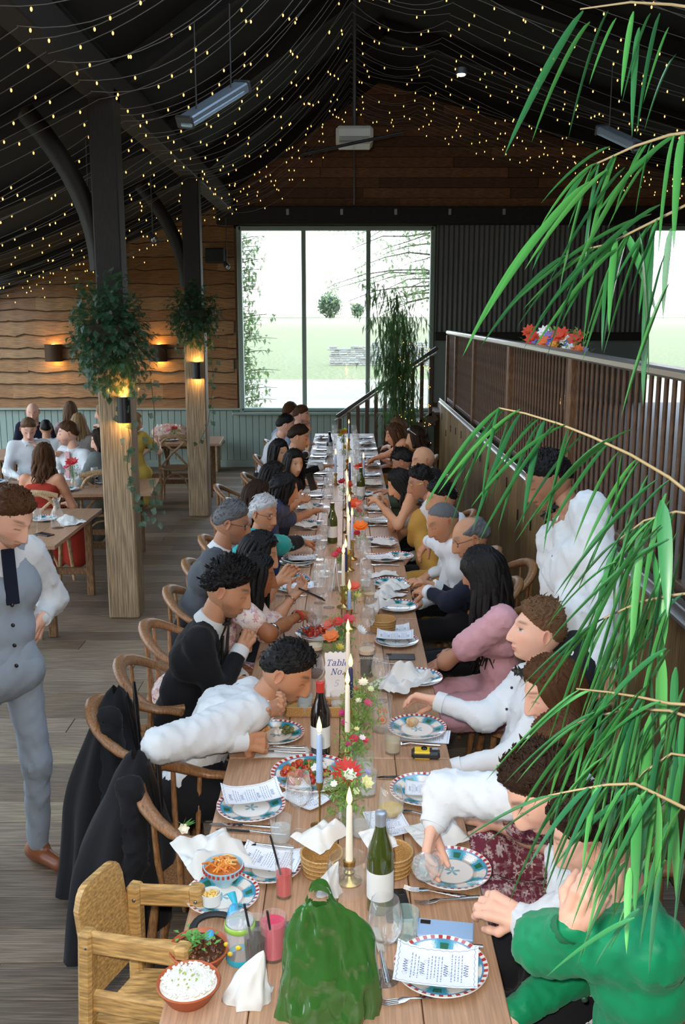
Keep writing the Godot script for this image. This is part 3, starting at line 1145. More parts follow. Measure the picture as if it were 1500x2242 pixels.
# =====================================================================  people
func sdf(m: M, bones: Array, cell: float, k: float, wrinkle := 0.0, freq := 1.0) -> void:
	# tapered capsules joined by a smooth minimum, meshed as surface nets
	var lo := Vector3(1e9, 1e9, 1e9)
	var hi := -lo
	for b in bones:
		var r: float = maxf(b[2], b[3]) + cell * 3.0
		var rv := Vector3(r, r, r)
		lo = lo.min(b[0] - rv).min(b[1] - rv)
		hi = hi.max(b[0] + rv).max(b[1] + rv)
	var nx := int((hi.x - lo.x) / cell) + 2
	var ny := int((hi.y - lo.y) / cell) + 2
	var nz := int((hi.z - lo.z) / cell) + 2
	var f := PackedFloat32Array()
	f.resize(nx * ny * nz)
	f.fill(1.0)
	var ik := 0.25 / k
	for b in bones:
		var a: Vector3 = b[0] - lo
		var e: Vector3 = b[1] - lo
		var d := e - a
		var l2 := maxf(d.length_squared(), 1e-9)
		var ra: float = b[2]
		var dr: float = b[3] - ra
		var rm: float = maxf(b[2], b[3]) + k * 0.5 + cell * 2.0
		var x0 := maxi(0, int((minf(a.x, e.x) - rm) / cell))
		var x1 := mini(nx - 1, int((maxf(a.x, e.x) + rm) / cell) + 1)
		var y0 := maxi(0, int((minf(a.y, e.y) - rm) / cell))
		var y1 := mini(ny - 1, int((maxf(a.y, e.y) + rm) / cell) + 1)
		var z0 := maxi(0, int((minf(a.z, e.z) - rm) / cell))
		var z1 := mini(nz - 1, int((maxf(a.z, e.z) + rm) / cell) + 1)
		for z in range(z0, z1 + 1):
			var pz := z * cell - a.z
			for y in range(y0, y1 + 1):
				var py := y * cell - a.y
				var o := (z * ny + y) * nx
				var dyz := py * d.y + pz * d.z
				for x in range(x0, x1 + 1):
					var px := x * cell - a.x
					var t := clampf((px * d.x + dyz) / l2, 0.0, 1.0)
					var qx := px - d.x * t
					var qy := py - d.y * t
					var qz := pz - d.z * t
					var s := sqrt(qx * qx + qy * qy + qz * qz) - ra - dr * t
					var w := f[o + x]
					var h := k - absf(w - s)
					if h > 0.0:
						f[o + x] = minf(w, s) - h * h * ik
					elif s < w:
						f[o + x] = s
	var id := PackedInt32Array()
	id.resize(f.size())
	id.fill(-1)
	var live := PackedInt32Array()
	var first := m.v.size()
	var fi := m.i.size()
	var sy := nx
	var sz := nx * ny
	var lim := cell * 1.9
	for z in nz - 1:
		for y in ny - 1:
			var o := (z * ny + y) * nx
			for x in nx - 1:
				var c0 := f[o + x]
				if c0 > lim or c0 < -lim:
					continue
				var p := o + x
				var c1 := f[p + 1]
				var c2 := f[p + sy]
				var c3 := f[p + sy + 1]
				var c4 := f[p + sz]
				var c5 := f[p + sz + 1]
				var c6 := f[p + sz + sy]
				var c7 := f[p + sz + sy + 1]
				var neg := int(c0 < 0) + int(c1 < 0) + int(c2 < 0) + int(c3 < 0) + int(c4 < 0) + int(c5 < 0) + int(c6 < 0) + int(c7 < 0)
				if neg == 0 or neg == 8:
					continue
				var g := Vector3(c1 + c3 + c5 + c7 - c0 - c2 - c4 - c6, c2 + c3 + c6 + c7 - c0 - c1 - c4 - c5, c4 + c5 + c6 + c7 - c0 - c1 - c2 - c3) * 0.25
				var mean := (c0 + c1 + c2 + c3 + c4 + c5 + c6 + c7) * 0.125
				var st := g * (-mean / maxf(g.length_squared(), 1e-12))
				st = st.clamp(Vector3(-0.5, -0.5, -0.5), Vector3(0.5, 0.5, 0.5))
				id[p] = m.put(lo + (Vector3(x + 0.5, y + 0.5, z + 0.5) + st) * cell, g.normalized())
				live.append(p)
	for p in live:
		var s0 := f[p] < 0.0
		if s0 != (f[p + 1] < 0.0) and id[p - sy] >= 0 and id[p - sz] >= 0 and id[p - sy - sz] >= 0:
			m.quad(id[p], id[p - sy], id[p - sy - sz], id[p - sz])
		if s0 != (f[p + sy] < 0.0) and id[p - 1] >= 0 and id[p - sz] >= 0 and id[p - 1 - sz] >= 0:
			m.quad(id[p], id[p - 1], id[p - 1 - sz], id[p - sz])
		if s0 != (f[p + sz] < 0.0) and id[p - 1] >= 0 and id[p - sy] >= 0 and id[p - 1 - sy] >= 0:
			m.quad(id[p], id[p - 1], id[p - 1 - sy], id[p - sy])
	if wrinkle > 0.0:
		# folds of cloth: displaced along the normal, then new normals
		for j in range(first, m.v.size()):
			var q := m.v[j]
			m.v[j] = q + m.n[j] * (wrinkle * (fold.get_noise_3d((q.x + q.y * 0.6) * freq * 1.6, (q.y - q.x * 0.5) * freq * 0.45, q.z * freq) + 0.6 * fold.get_noise_3d((q.x - q.y * 0.4) * freq * 0.6 + 9.0, (q.y + q.z) * freq * 1.9, q.z * freq * 0.6)))
		for j in range(fi, m.i.size(), 3):
			var a := m.i[j]
			var b := m.i[j + 1]
			var d := m.i[j + 2]
			if (m.v[d] - m.v[a]).cross(m.v[b] - m.v[a]).dot(m.n[a] + m.n[b] + m.n[d]) < 0.0:
				m.i[j + 1] = d
				m.i[j + 2] = b
		m.smooth(first, fi)


func hp(d: Vector3) -> Vector3:
	# skull and jaw without features; +z is the face
	var p := Vector3(d.x * 0.0765, d.y * 0.118, d.z * 0.098)
	if d.y < 0.0:
		var t := smoothstep(0.0, 1.0, -d.y)
		p.x *= 1.0 - 0.34 * t
		p.z *= (1.0 - 0.05 * t) if d.z > 0.0 else (1.0 - 0.5 * t)
		if d.z > -0.2:
			p.z += 0.028 * t
	elif d.z < 0.0:
		p.z *= 1.05
	p.x *= 1.0 - 0.10 * smoothstep(0.3, 1.0, d.z)
	return p


func grid_dir(a: int, b: int, nu: int, nv: int, dense := 0.5) -> Vector3:
	var t := TAU * a / nu - PI
	var yaw := t - dense * sin(t)
	var lat := -PI / 2 + PI * b / nv
	return Vector3(sin(yaw) * cos(lat), sin(lat), cos(yaw) * cos(lat))


func head(m: M, xf: Transform3D, nu: int, skin: Color, o: Dictionary) -> void:
	var nv := int(nu * 0.75)
	var first := m.v.size()
	var fi := m.i.size()
	var brow: Color = o.get("brow", Color(0.03, 0.02, 0.015))
	var beard: float = o.get("beard", 0.0)
	var lip := skin.lerp(o.get("lip", Color(0.42, 0.12, 0.10)), 0.65)
	var woman: bool = o.get("woman", false)
	var shut: bool = o.get("shut", true)
	for b in nv + 1:
		for a in nu:
			var d := grid_dir(a, b, nu, nv)
			var p := hp(d)
			var c := skin
			if d.z > 0.05:
				var x := absf(p.x)
				var y := p.y
				var on := smoothstep(0.05, 0.5, d.z)
				var nose := exp(-pow(p.x / (0.008 + 0.009 * smoothstep(0.02, -0.03, y)), 2.0))
				var run := smoothstep(0.036, -0.026, y) * smoothstep(-0.046, -0.034, y)
				p.z += on * nose * (0.007 * smoothstep(0.05, 0.02, y) * smoothstep(-0.046, -0.036, y) + 0.021 * run)
				p.z += on * 0.006 * exp(-pow((x - 0.013) / 0.006, 2.0) - pow((y + 0.033) / 0.007, 2.0))
				p.z -= on * 0.0095 * exp(-pow((x - 0.030) / 0.015, 2.0) - pow((y - 0.020) / 0.012, 2.0))
				p.z += on * 0.0065 * exp(-pow((x - 0.031) / 0.0105, 2.0) - pow((y - 0.019) / 0.0075, 2.0))
				p.z += on * (0.003 if woman else 0.0055) * exp(-pow((y - 0.042) / 0.009, 2.0) - pow((x - 0.022) / 0.028, 2.0))
				p.z += on * 0.0055 * exp(-pow(p.x / 0.021, 4.0)) * (exp(-pow((y + 0.0585) / 0.005, 2.0)) + exp(-pow((y + 0.0695) / 0.0055, 2.0)))
				p.z -= on * 0.004 * exp(-pow((y + 0.0805) / 0.006, 2.0) - pow(p.x / 0.02, 2.0))
				p.z += on * 0.007 * exp(-pow((y + 0.1) / 0.012, 2.0) - pow(p.x / 0.02, 2.0))
				p.x += signf(p.x) * on * 0.004 * exp(-pow((y + 0.012) / 0.02, 2.0) - pow((x - 0.05) / 0.014, 2.0))
				if beard > 0.0:
					var bm := smoothstep(-0.025, -0.05, y) * smoothstep(0.02, 0.06, absf(p.x) - y * 0.2 - 0.01)
					bm = maxf(bm, smoothstep(-0.072, -0.085, y))
					bm = maxf(bm, exp(-pow((y + 0.048) / 0.005, 2.0)) * smoothstep(0.032, 0.02, x))
					c = c.lerp(brow, beard * bm * (0.8 + 0.4 * fine.get_noise_3dv(p * 20.0)))
				c = c.lerp(lip, on * exp(-pow(p.x / 0.0225, 6.0)) * exp(-pow((y + 0.064) / 0.0088, 6.0)))
				c = c.lerp(c * 0.35, 0.7 * on * exp(-pow(p.x / 0.02, 6.0)) * exp(-pow((y + 0.0638) / 0.0014, 2.0)))
				c = c.lerp(brow, 0.85 * on * exp(-pow((x - 0.032) / 0.018, 4.0)) * exp(-pow((y - 0.044 - 0.004 * sin(x * 50.0)) / (0.0035 if woman else 0.005), 2.0)))
				var eye := exp(-pow((x - 0.031) / 0.0135, 6.0))
				if shut:
					c = c.lerp(brow * 0.7, 0.85 * eye * exp(-pow((y - 0.0135 + 25.0 * (x - 0.031) * (x - 0.031)) / 0.0022, 2.0)))
				else:
					var open := eye * exp(-pow((y - 0.019) / 0.0048, 6.0))
					c = c.lerp(Color(0.62, 0.58, 0.55), open)
					c = c.lerp(Color(0.015, 0.01, 0.008), open * exp(-pow((x - 0.031) / 0.0062, 6.0)))
					c = c.lerp(brow * 0.6, 0.9 * eye * exp(-pow((y - 0.0245 + 20.0 * (x - 0.031) * (x - 0.031)) / 0.0018, 2.0)))
				c = c.lerp(Color(minf(1.0, c.r * 1.12), c.g * 0.86, c.b * 0.84), 0.4 * on * exp(-pow((x - 0.042) / 0.018, 2.0) - pow((y + 0.02) / 0.018, 2.0)))
			m.col = c
			m.put(xf * p, Vector3.ZERO)
	for b in nv:
		for a in nu:
			var q := first + b * nu + a
			var r := first + b * nu + (a + 1) % nu
			m.quad(q, r, r + nu, q + nu)
	m.smooth(first, fi)
	# ears
	m.col = Color(skin.r, skin.g * 0.86, skin.b * 0.84)
	for s in [-1.0, 1.0]:
		first = m.v.size()
		fi = m.i.size()
		var en := maxi(8, nu / 6)
		for b in en + 1:
			for a in en:
				var t := TAU * a / en
				var q := PI * b / en
				var e := Vector3(sin(q) * cos(t), sin(q) * sin(t), cos(q))
				var p := Vector3(e.z * 0.007, e.y * 0.031 * (1.0 + 0.12 * e.y), e.x * 0.018 * (1.0 + 0.35 * e.y))
				var rr := Vector2(p.y / 0.031, p.z / 0.018).length()
				p.x += 0.006 * smoothstep(0.55, 0.95, rr) - 0.003 * exp(-pow(rr / 0.5, 2.0)) + 0.006 * smoothstep(0.3, -0.9, e.x)
				m.put(xf * Vector3(s * (0.0735 + p.x), 0.003 + p.y, -0.008 - p.z * 0.9), Vector3.ZERO)
		for b in en:
			for a in en:
				var q := first + b * en + a
				var r := first + b * en + (a + 1) % en
				if s > 0:
					m.quad(q, r, r + en, q + en)
				else:
					m.quad(q, q + en, r + en, r)
		m.smooth(first, fi)


func hair_cap(m: M, xf: Transform3D, nu: int, o: Dictionary) -> void:
	var nv := int(nu * 0.75)
	var first := m.v.size()
	var fi := m.i.size()
	var t_top: float = o.get("hair_top", 0.02)
	var t_side: float = o.get("side", 0.010)
	var line: float = o.get("line", 0.012)
	var rough: float = o.get("curl", 0.4)
	var fr: float = o.get("curl_freq", 8.0)
	var bald: float = o.get("bald", 0.0)
	var over: bool = o.get("over_ears", false)
	var seedv: float = o.get("seed", 0.0)
	var mask := PackedFloat32Array()
	for b in nv + 1:
		for a in nu:
			var d := grid_dir(a, b, nu, nv, 0.0)
			var p := hp(d)
			var val := p.y * 0.8 - p.z * 0.6
			if not over and absf(p.x) > 0.045 and p.z > -0.03:
				val -= 0.06 * smoothstep(0.035, 0.0, p.y)
			if not over:
				val -= 0.05 * smoothstep(-0.045, -0.075, p.y)
			val += 0.006 * fine.get_noise_3d(p.x * 5.0 + seedv, p.y * 5.0, p.z * 5.0)
			var k := smoothstep(line - 0.008, line + 0.026, val)
			if bald > 0.0:
				k *= 1.0 - bald * smoothstep(0.062, 0.082, p.y + p.z * 0.25)
			var th := lerpf(t_side, t_top, smoothstep(0.01, 0.095, p.y + 0.25 * p.z))
			th *= 1.0 + rough * (fine.get_noise_3d(p.x * fr + seedv, p.y * fr, p.z * fr * 0.6) * 1.6)
			mask.append(k)
			m.put(xf * (p + (p * Vector3(1.3, 1.0, 1.0)).normalized() * (k * k * th - (1.0 - k) * 0.006)), Vector3.ZERO)
	for b in nv:
		for a in nu:
			var q := b * nu + a
			var r := b * nu + (a + 1) % nu
			if maxf(maxf(mask[q], mask[r]), maxf(mask[q + nu], mask[r + nu])) > 0.04:
				m.quad(first + q, first + r, first + r + nu, first + q + nu)
	m.smooth(first, fi)
	# short tufts that break the outline of cropped hair
	if nu > 40 and not o.has("locks") and bald == 0.0:
		for k in 420:
			var c := rng.randi() % mask.size()
			if mask[c] < 0.75 or t_top < 0.008:
				continue
			var at := m.v[first + c]
			var nn := m.n[first + c]
			var go := (xf.basis * Vector3(rng.randfn() * (0.4 + rough), rng.randfn() * 0.3 - 0.1, rng.randfn() * rough - 0.5)).normalized()
			go = (go - nn * go.dot(nn)).normalized()
			var l := (t_side + t_top) * rng.randf_range(0.5, 1.0) * (0.6 if rough > 0.6 else 1.0)
			m.tube(PackedVector3Array([at - nn * 0.003, at + go * l * 0.4 + nn * l * 0.16, at + go * l + nn * l * 0.12 * rng.randf()]), [0.004, 0.0042, 0.0008], 4, 0.6, nn, false)


func hair_locks(m: M, xf: Transform3D, count: int, length: float, o: Dictionary) -> void:
	# hanging locks from the crown round the sides and back
	var wave: float = o.get("wave", 0.012)
	var wide: float = o.get("wide", 0.017)
	var reach: float = o.get("reach", 2.1)
	var push: Vector3 = o.get("push", Vector3.ZERO)
	var sides := 5
	for k in count:
		var az := (float(k) / (count - 1) * 2.0 - 1.0) * reach + rng.randfn() * 0.06
		var top := hp(Vector3(-sin(az) * 0.45, 0.9, -cos(az) * 0.45).normalized())
		var mid := hp(Vector3(-sin(az), 0.25, -cos(az)).normalized())
		var low := hp(Vector3(-sin(az), -0.25, -cos(az)).normalized())
		var off := rng.randf_range(0.006, 0.022)
		var w0 := xf * (top * 1.07)
		var w1 := xf * (mid * (1.0 + off * 5.0) + Vector3(0, 0.02, 0))
		var w2 := xf * (Vector3(low.x * 1.25, -0.06, minf(low.z * 1.2, 0.04)))
		var out := (w2 - xf.origin)
		out.y = 0.0
		var l := length * rng.randf_range(0.8, 1.08)
		var w3 := w2 + Vector3.DOWN * l * 0.5 + out * 0.12 + push * 0.5
		var w4 := w2 + Vector3.DOWN * l + out * rng.randf_range(-0.1, 0.3) + push
		var ctrl := [w0, w1, w2, w3, w4]
		var p := PackedVector3Array()
		var r := PackedFloat32Array()
		var ph := rng.randf() * 6.0
		for q in 13:
			var t := q / 12.0 * 4.0
			var s := mini(int(t), 3)
			var a: Vector3 = ctrl[maxi(s - 1, 0)]
			var e: Vector3 = ctrl[mini(s + 2, 4)]
			var w: Vector3 = (ctrl[s] as Vector3).cubic_interpolate(ctrl[s + 1], a, e, t - s)
			var amp := wave * clampf((t - 1.2) / 2.0, 0.0, 1.0)
			p.append(w + Vector3(sin(t * 3.0 + ph), 0, cos(t * 2.6 + ph * 1.7)) * amp)
			r.append(wide * (0.5 + 0.5 * sin(PI * clampf(t / 4.0 + 0.12, 0.0, 1.0))) * (1.0 if t < 3.3 else lerpf(1.0, 0.2, (t - 3.3) / 0.7)))
		m.tube(p, r, sides, 0.6, out.normalized() if out.length() > 0.01 else Vector3.UP)


func hand(m: M, w: Vector3, d: Vector3, palm: Vector3, side: Vector3, curl: float, cell: float, spread := 0.12) -> void:
	# w wrist, d towards the knuckles, palm out of the palm, side towards the thumb
	var bones := []
	for s in [0.021, 0.0, -0.021]:
		bones.append([w + side * s * 0.75, w + d * 0.085 + side * s * 1.35, 0.0165, 0.0135])
	bones.append([w - d * 0.012, w + d * 0.02, 0.025, 0.023])
	var lens := [0.070, 0.078, 0.072, 0.056]
	var rad := [0.0092, 0.0095, 0.009, 0.008]
	for k in 4:
		var s := 0.030 - k * 0.020
		var p := w + d * (0.088 - 0.004 * absf(k - 1.2)) + side * s
		var base := (d + side * (0.5 - k * 0.33) * spread).normalized()
		var ang := 0.0
		var c := curl * (0.85 + 0.1 * k)
		for j in 3:
			ang += c * [0.55, 0.85, 0.6][j]
			var dir := base * cos(ang) + palm * sin(ang)
			var q: Vector3 = p + dir * (lens[k] * [0.46, 0.31, 0.25][j])
			bones.append([p, q, rad[k] * (1.0 - 0.08 * j), rad[k] * (0.92 - 0.1 * j)])
			p = q
	var tp := w + d * 0.022 + side * 0.022 + palm * 0.006
	var td := (d * 0.62 + side * 0.68 + palm * (0.25 + 0.35 * curl)).normalized()
	var t1 := tp + td * 0.042
	var td2 := (d * 0.85 + side * (0.35 - 0.4 * curl) + palm * (0.25 + 0.45 * curl)).normalized()
	bones.append([tp, t1, 0.0165, 0.0115])
	bones.append([t1, t1 + td2 * 0.030, 0.0112, 0.0105])
	bones.append([t1 + td2 * 0.030, t1 + td2 * 0.030 + (td2 + palm * 0.3 * curl).normalized() * 0.024, 0.0103, 0.0085])
	sdf(m, bones, cell, 0.009)


func arm(s: Vector3, t: Vector3, l1: float, l2: float, hint: Vector3) -> Array:
	# elbow and wrist reached from the shoulder
	var d := t - s
	var l := d.length()
	if l > (l1 + l2) * 0.995:
		var k := minf(l / ((l1 + l2) * 0.995), 1.18)
		l1 *= k
		l2 *= k
		l = minf(l, (l1 + l2) * 0.995)
	var u := d.normalized()
	var a := (l1 * l1 - l2 * l2 + l * l) / (2.0 * l)
	var h := sqrt(maxf(l1 * l1 - a * a, 0.0001))
	var p := (hint - u * hint.dot(u)).normalized()
	return [s + u * a + p * h, s + u * l]


func at3(q) -> Vector3:
	return q if q is Vector3 else on_y(q[0], q[1], q[2])


func person(o: Dictionary) -> Node3D:
	# o.h head [px, py, height]; o.p pelvis; o.f facing; o.look; hands hl, hr; colours and garments
	var H := at3(o.h)
	var f: Vector3 = (o.f as Vector3).normalized()
	var P: Vector3 = at3(o.p) if o.has("p") else Vector3(H.x, 0.55, H.z) - f * 0.08
	var look: Vector3 = (o.get("look", f) as Vector3).normalized()
	var size: float = o.get("size", 1.0)
	var dist := H.distance_to(EYE)
	var cell := clampf(dist * 0.0036, 0.012, 0.034)
	var nu := int(clampf(420.0 / dist, 34, 104))
	var stand: bool = o.get("stand", false)
	var woman: bool = o.get("woman", false)
	var t := thing("person", o.label, "person", Vector3(P.x, 0, P.z), o.get("group", ""))
	# head frame
	var hz := look
	var up0 := Vector3.UP + (o.get("tilt", Vector3.ZERO) as Vector3)
	var hx := up0.cross(hz).normalized()
	var hb := Basis(hx, hz.cross(hx), hz)
	var hs := size * (0.96 if woman else 1.02)
	var xf := Transform3D(hb.scaled_local(Vector3(hs, hs, hs)), H)
	var skin: Color = o.get("skin", rgb("a8735a"))
	# trunk
	var N := H - hb.y * 0.115 * hs - hb.z * 0.028 + Vector3.DOWN * 0.035
	var s := (N - P).normalized()
	var r := f.cross(s).normalized()
	var L := N.distance_to(P)
	var bulk: float = o.get("bulk", 0.92 if woman else 1.0)
	var hunch: float = o.get("hunch", 0.02)
	var bk := s.cross(r).normalized()
	if bk.dot(f) > 0:
		bk = -bk
	var q := func(k: float) -> Vector3: return P + s * (L * k) + bk * (hunch * sin(PI * k))
	var body := M.new()
	body.colored = true
	head(body, xf, nu, skin, o)
	body.col = skin
	var neck := [[N - s * 0.05, H - hb.y * 0.075 * hs - hb.z * 0.012, 0.058 * bulk, 0.051 * bulk], [N - s * 0.07 - r * 0.05, N - s * 0.07 + r * 0.05, 0.05, 0.05]]
	if o.get("bare", false):
		neck.append([N - s * 0.1 - r * 0.1 * bulk, N - s * 0.1 + r * 0.1 * bulk, 0.062, 0.062])
		neck.append([q.call(0.66) - r * 0.07, q.call(0.66) + r * 0.07, 0.084 * bulk, 0.084 * bulk])
	# arms
	var sw := 0.168 * bulk * size
	var sleeve: String = o.get("sleeve", "long")
	var top_bones := [
		[q.call(0.06) - r * 0.07 * bulk, q.call(0.06) + r * 0.07 * bulk, 0.098 * bulk, 0.098 * bulk],
		[q.call(0.33) - r * 0.055 * bulk, q.call(0.33) + r * 0.055 * bulk, 0.092 * bulk, 0.092 * bulk],
		[q.call(0.66) - r * 0.085 * bulk, q.call(0.66) + r * 0.085 * bulk, 0.098 * bulk, 0.098 * bulk],
		[q.call(0.1), q.call(0.7), 0.085 * bulk, 0.085 * bulk],
	]
	if not o.get("bare", false):
		top_bones.append([q.call(0.88) - r * sw * 0.82, q.call(0.88) + r * sw * 0.82, 0.06, 0.06])
		top_bones.append([q.call(0.84), q.call(0.955), 0.074, 0.05 * bulk])
	if woman and not o.get("flat", false):
		top_bones.append([q.call(0.6) - bk * 0.066 - r * 0.06, q.call(0.6) - bk * 0.066 - r * 0.055, 0.052, 0.052])
		top_bones.append([q.call(0.6) - bk * 0.066 + r * 0.06, q.call(0.6) - bk * 0.066 + r * 0.055, 0.052, 0.052])
	var wrists := []
	for e in [-1, 1]:
		var key := "hl" if e < 0 else "hr"
		var S: Vector3 = q.call(0.89) + r * (sw * e)
		var T: Vector3
		if o.has(key):
			T = at3(o[key])
		else:
			T = P + f * 0.33 + r * (0.1 * e) + Vector3.UP * 0.1
		var fd := (T - S).normalized()
		var hd: Vector3 = (o.get(key + "_dir", fd) as Vector3).normalized()
		var W := T - hd * 0.075
		var hint: Vector3 = o.get(key + "_hint", Vector3.DOWN * 0.8 + r * (0.55 * e) - f * 0.2)
		var got := arm(S, W, 0.29 * size, 0.255 * size, hint)
		var E: Vector3 = got[0]
		W = got[1]
		if o.has(key + "_elbow"):
			E = at3(o[key + "_elbow"])
		wrists.append([E, W])
		var fa := (W - E).normalized()
		if not o.has(key + "_dir"):
			hd = (fa + Vector3.DOWN * 0.15).normalized()
		var palm: Vector3 = o.get(key + "_palm", Vector3.DOWN)
		palm = (palm - hd * palm.dot(hd)).normalized()
		var side := hd.cross(palm).normalized() * float(-e)
		hand(body, W, hd, palm, side, o.get(key + "_curl", 0.45), clampf(dist * 0.0012, 0.0042, 0.012))
		var ab := 0.9 if woman else 1.0
		neck.append([E.lerp(W, 0.5), W, (0.026 if sleeve == "long" else 0.034) * ab, 0.025 * ab])
		if sleeve == "long":
			neck.append([N - s * 0.07, S, 0.035, 0.03])
			neck.append([S, E, 0.026, 0.022])
			neck.append([E, E.lerp(W, 0.5), 0.022, 0.025])
		else:
			neck.append([N - s * 0.07, S, 0.04, 0.035])
		if sleeve != "long":
			neck.append([E, E.lerp(W, 0.5), 0.040 * ab, 0.036 * ab])
			neck.append([S, E, 0.044 * ab, 0.04 * ab])
			if sleeve == "none":
				neck.append([S, S.lerp(E, 0.4), 0.05 * ab, 0.047 * ab])
		var loose: float = o.get("loose", 1.0)
		match sleeve:
			"long":
				top_bones.append([S, E, 0.063 * bulk * loose, 0.052 * loose])
				top_bones.append([E, E.lerp(W, 0.93), 0.051 * loose, 0.037])
			"short":
				top_bones.append([S, S.lerp(E, 0.62), 0.066 * bulk * loose, 0.062 * loose])
			"half":
				top_bones.append([S, E, 0.064 * loose, 0.056 * loose])
				top_bones.append([E, E.lerp(W, 0.25), 0.054 * loose, 0.05 * loose])
			"none":
				pass
		if o.get("cuff", "") != "":
			var cu := M.new()
			cu.tube(PackedVector3Array([E.lerp(W, 0.84), E.lerp(W, 1.03)]), [0.0435, 0.041], 16)
			obj("cuff", cu, mats[o.cuff], t, true)
	sdf(body, neck, clampf(cell * 0.7, 0.009, 0.02), 0.03)
	obj("body", body, mat("skin", Color.WHITE, 0.5, {"vc": true, "spec": 0.4}), t, true)
	# garment on the trunk
	var top := M.new()
	if o.get("dress", false):
		top_bones.append([P - r * 0.09, P - r * 0.11 + f * 0.42 + Vector3.DOWN * 0.03, 0.105, 0.085])
		top_bones.append([P + r * 0.09, P + r * 0.11 + f * 0.42 + Vector3.DOWN * 0.03, 0.105, 0.085])
		top_bones.append([P + f * 0.42 - r * 0.1, P + f * 0.45 - r * 0.1 + Vector3.DOWN * 0.4, 0.09, 0.11])
		top_bones.append([P + f * 0.42 + r * 0.1, P + f * 0.45 + r * 0.1 + Vector3.DOWN * 0.4, 0.09, 0.11])
	sdf(top, top_bones, cell, 0.042, o.get("wr", 0.007) * 0.75, o.get("wf", 1.7))
	obj(o.get("top_name", "shirt"), top, o.top, t, true)
	# legs
	if not o.get("dress", false) and not o.get("legless", false):
		var lg := M.new()
		var lb := [[P - r * 0.08, P + r * 0.08, 0.104 * bulk, 0.104 * bulk], [P - r * 0.06 + s * 0.08, P + r * 0.06 + s * 0.08, 0.1 * bulk, 0.1 * bulk]]
		for e in [-1, 1]:
			var hip: Vector3 = P + r * (0.095 * e)
			var kn: Vector3
			var an: Vector3
			var toe := f
			if stand:
				var st: Vector3 = o.get("step_l" if e < 0 else "step_r", Vector3.ZERO)
				an = Vector3(hip.x, 0.09, hip.z) + st
				if o.has("foot_l") and e < 0:
					an = at3(o.foot_l)
				kn = hip.lerp(an, 0.5) + f * 0.05
			else:
				kn = hip + f * 0.41 + r * (0.04 * e) + Vector3.DOWN * 0.02
				an = Vector3(kn.x, 0.09, kn.z) - f * 0.03
			lb.append([hip, kn, 0.083 * bulk, 0.062 * bulk])
			lb.append([kn, an, 0.06 * bulk, 0.047])
			var sh := M.new()
			sdf(sh, [[an + Vector3(0, -0.045, 0) - toe * 0.04, an + Vector3(0, -0.055, 0) + toe * 0.15, 0.042, 0.03], [an + Vector3(0, 0.03, 0), an + Vector3(0, -0.03, 0), 0.04, 0.045]], cell * 0.8, 0.03)
			obj("shoe", sh, o.get("shoe", mat("black_leather", Color(0.012, 0.012, 0.012), 0.35)), t, true)
		sdf(lg, lb, cell, 0.04, 0.007)
		obj("trousers", lg, o.get("legs", mats.get("black_wool")), t, true)
	# hair
	if o.has("hair"):
		var hm: Material = o.hair
		var hr := M.new()
		o["seed"] = float(used.get("person", 0)) * 3.1
		hair_cap(hr, xf, int(nu * 0.9), o)
		if o.has("locks"):
			hair_locks(hr, xf, int(o.locks), o.get("length", 0.3), o)
		if o.has("bun"):
			var bp: Vector3 = o.bun
			var st := hr.v.size()
			hr.ball(xf * bp, Vector3(0.045, 0.04, 0.045) * o.get("bun_size", 1.0), 12, 8)
		obj("hair", hr, hm, t, true)
	# neckwear
	var cf := (f + s * 0.15).normalized()
	if o.has("collar"):
		var cm := M.new()
		var cb := Basis(r, s, r.cross(s))
		if cb.z.dot(f) < 0:
			cb = Basis(-r, s, (-r).cross(s))
		cb = cb * Basis(Vector3.RIGHT, 0.22)
		var tr := Transform3D(cb, N - s * 0.012)
		cm.lathe(PackedVector2Array([Vector2(0.064, -0.03), Vector2(0.062, 0.022), Vector2(0.0585, 0.024), Vector2(0.058, -0.025)]), 22, tr)
		cm.lathe(PackedVector2Array([Vector2(0.076, -0.024), Vector2(0.064, 0.022), Vector2(0.061, 0.022)]), 22, tr)
		for e in [-1.0, 1.0]:
			cm.face([tr * Vector3(0.004 * e, 0.015, 0.066), tr * Vector3(0.05 * e, -0.005, 0.052), tr * Vector3(0.034 * e, -0.05, 0.082)])
		obj("collar", cm, o.collar, t, true)
	if o.has("bow"):
		var bm := M.new()
		var c := N - s * 0.022 + cf * 0.086
		var bb := Basis(r, cf.cross(r).normalized(), cf)
		for e in [-1.0, 1.0]:
			var y := 0.024
			var inn := 0.010
			for z in [-0.006, 0.008]:
				bm.face([c + bb * Vector3(0.006 * e, inn, z), c + bb * Vector3(0.06 * e, y, z * 0.6), c + bb * Vector3(0.052 * e, 0.0, z * 1.4), c + bb * Vector3(0.06 * e, -y, z * 0.6), c + bb * Vector3(0.006 * e, -inn, z)])
			bm.tube(PackedVector3Array([c + bb * Vector3(0.008 * e, 0, 0), c + bb * Vector3(0.035 * e, 0, 0), c + bb * Vector3(0.058 * e, 0, 0)]), [0.011, 0.017, 0.022], 8, 0.4, bb.y)
		bm.box(c + bb * Vector3(0, 0, 0.002), Vector3(0.018, 0.022, 0.02), bb, 0.006)
		obj("bow_tie", bm, mat("black_satin", Color(0.008, 0.008, 0.009), 0.4), t, true)
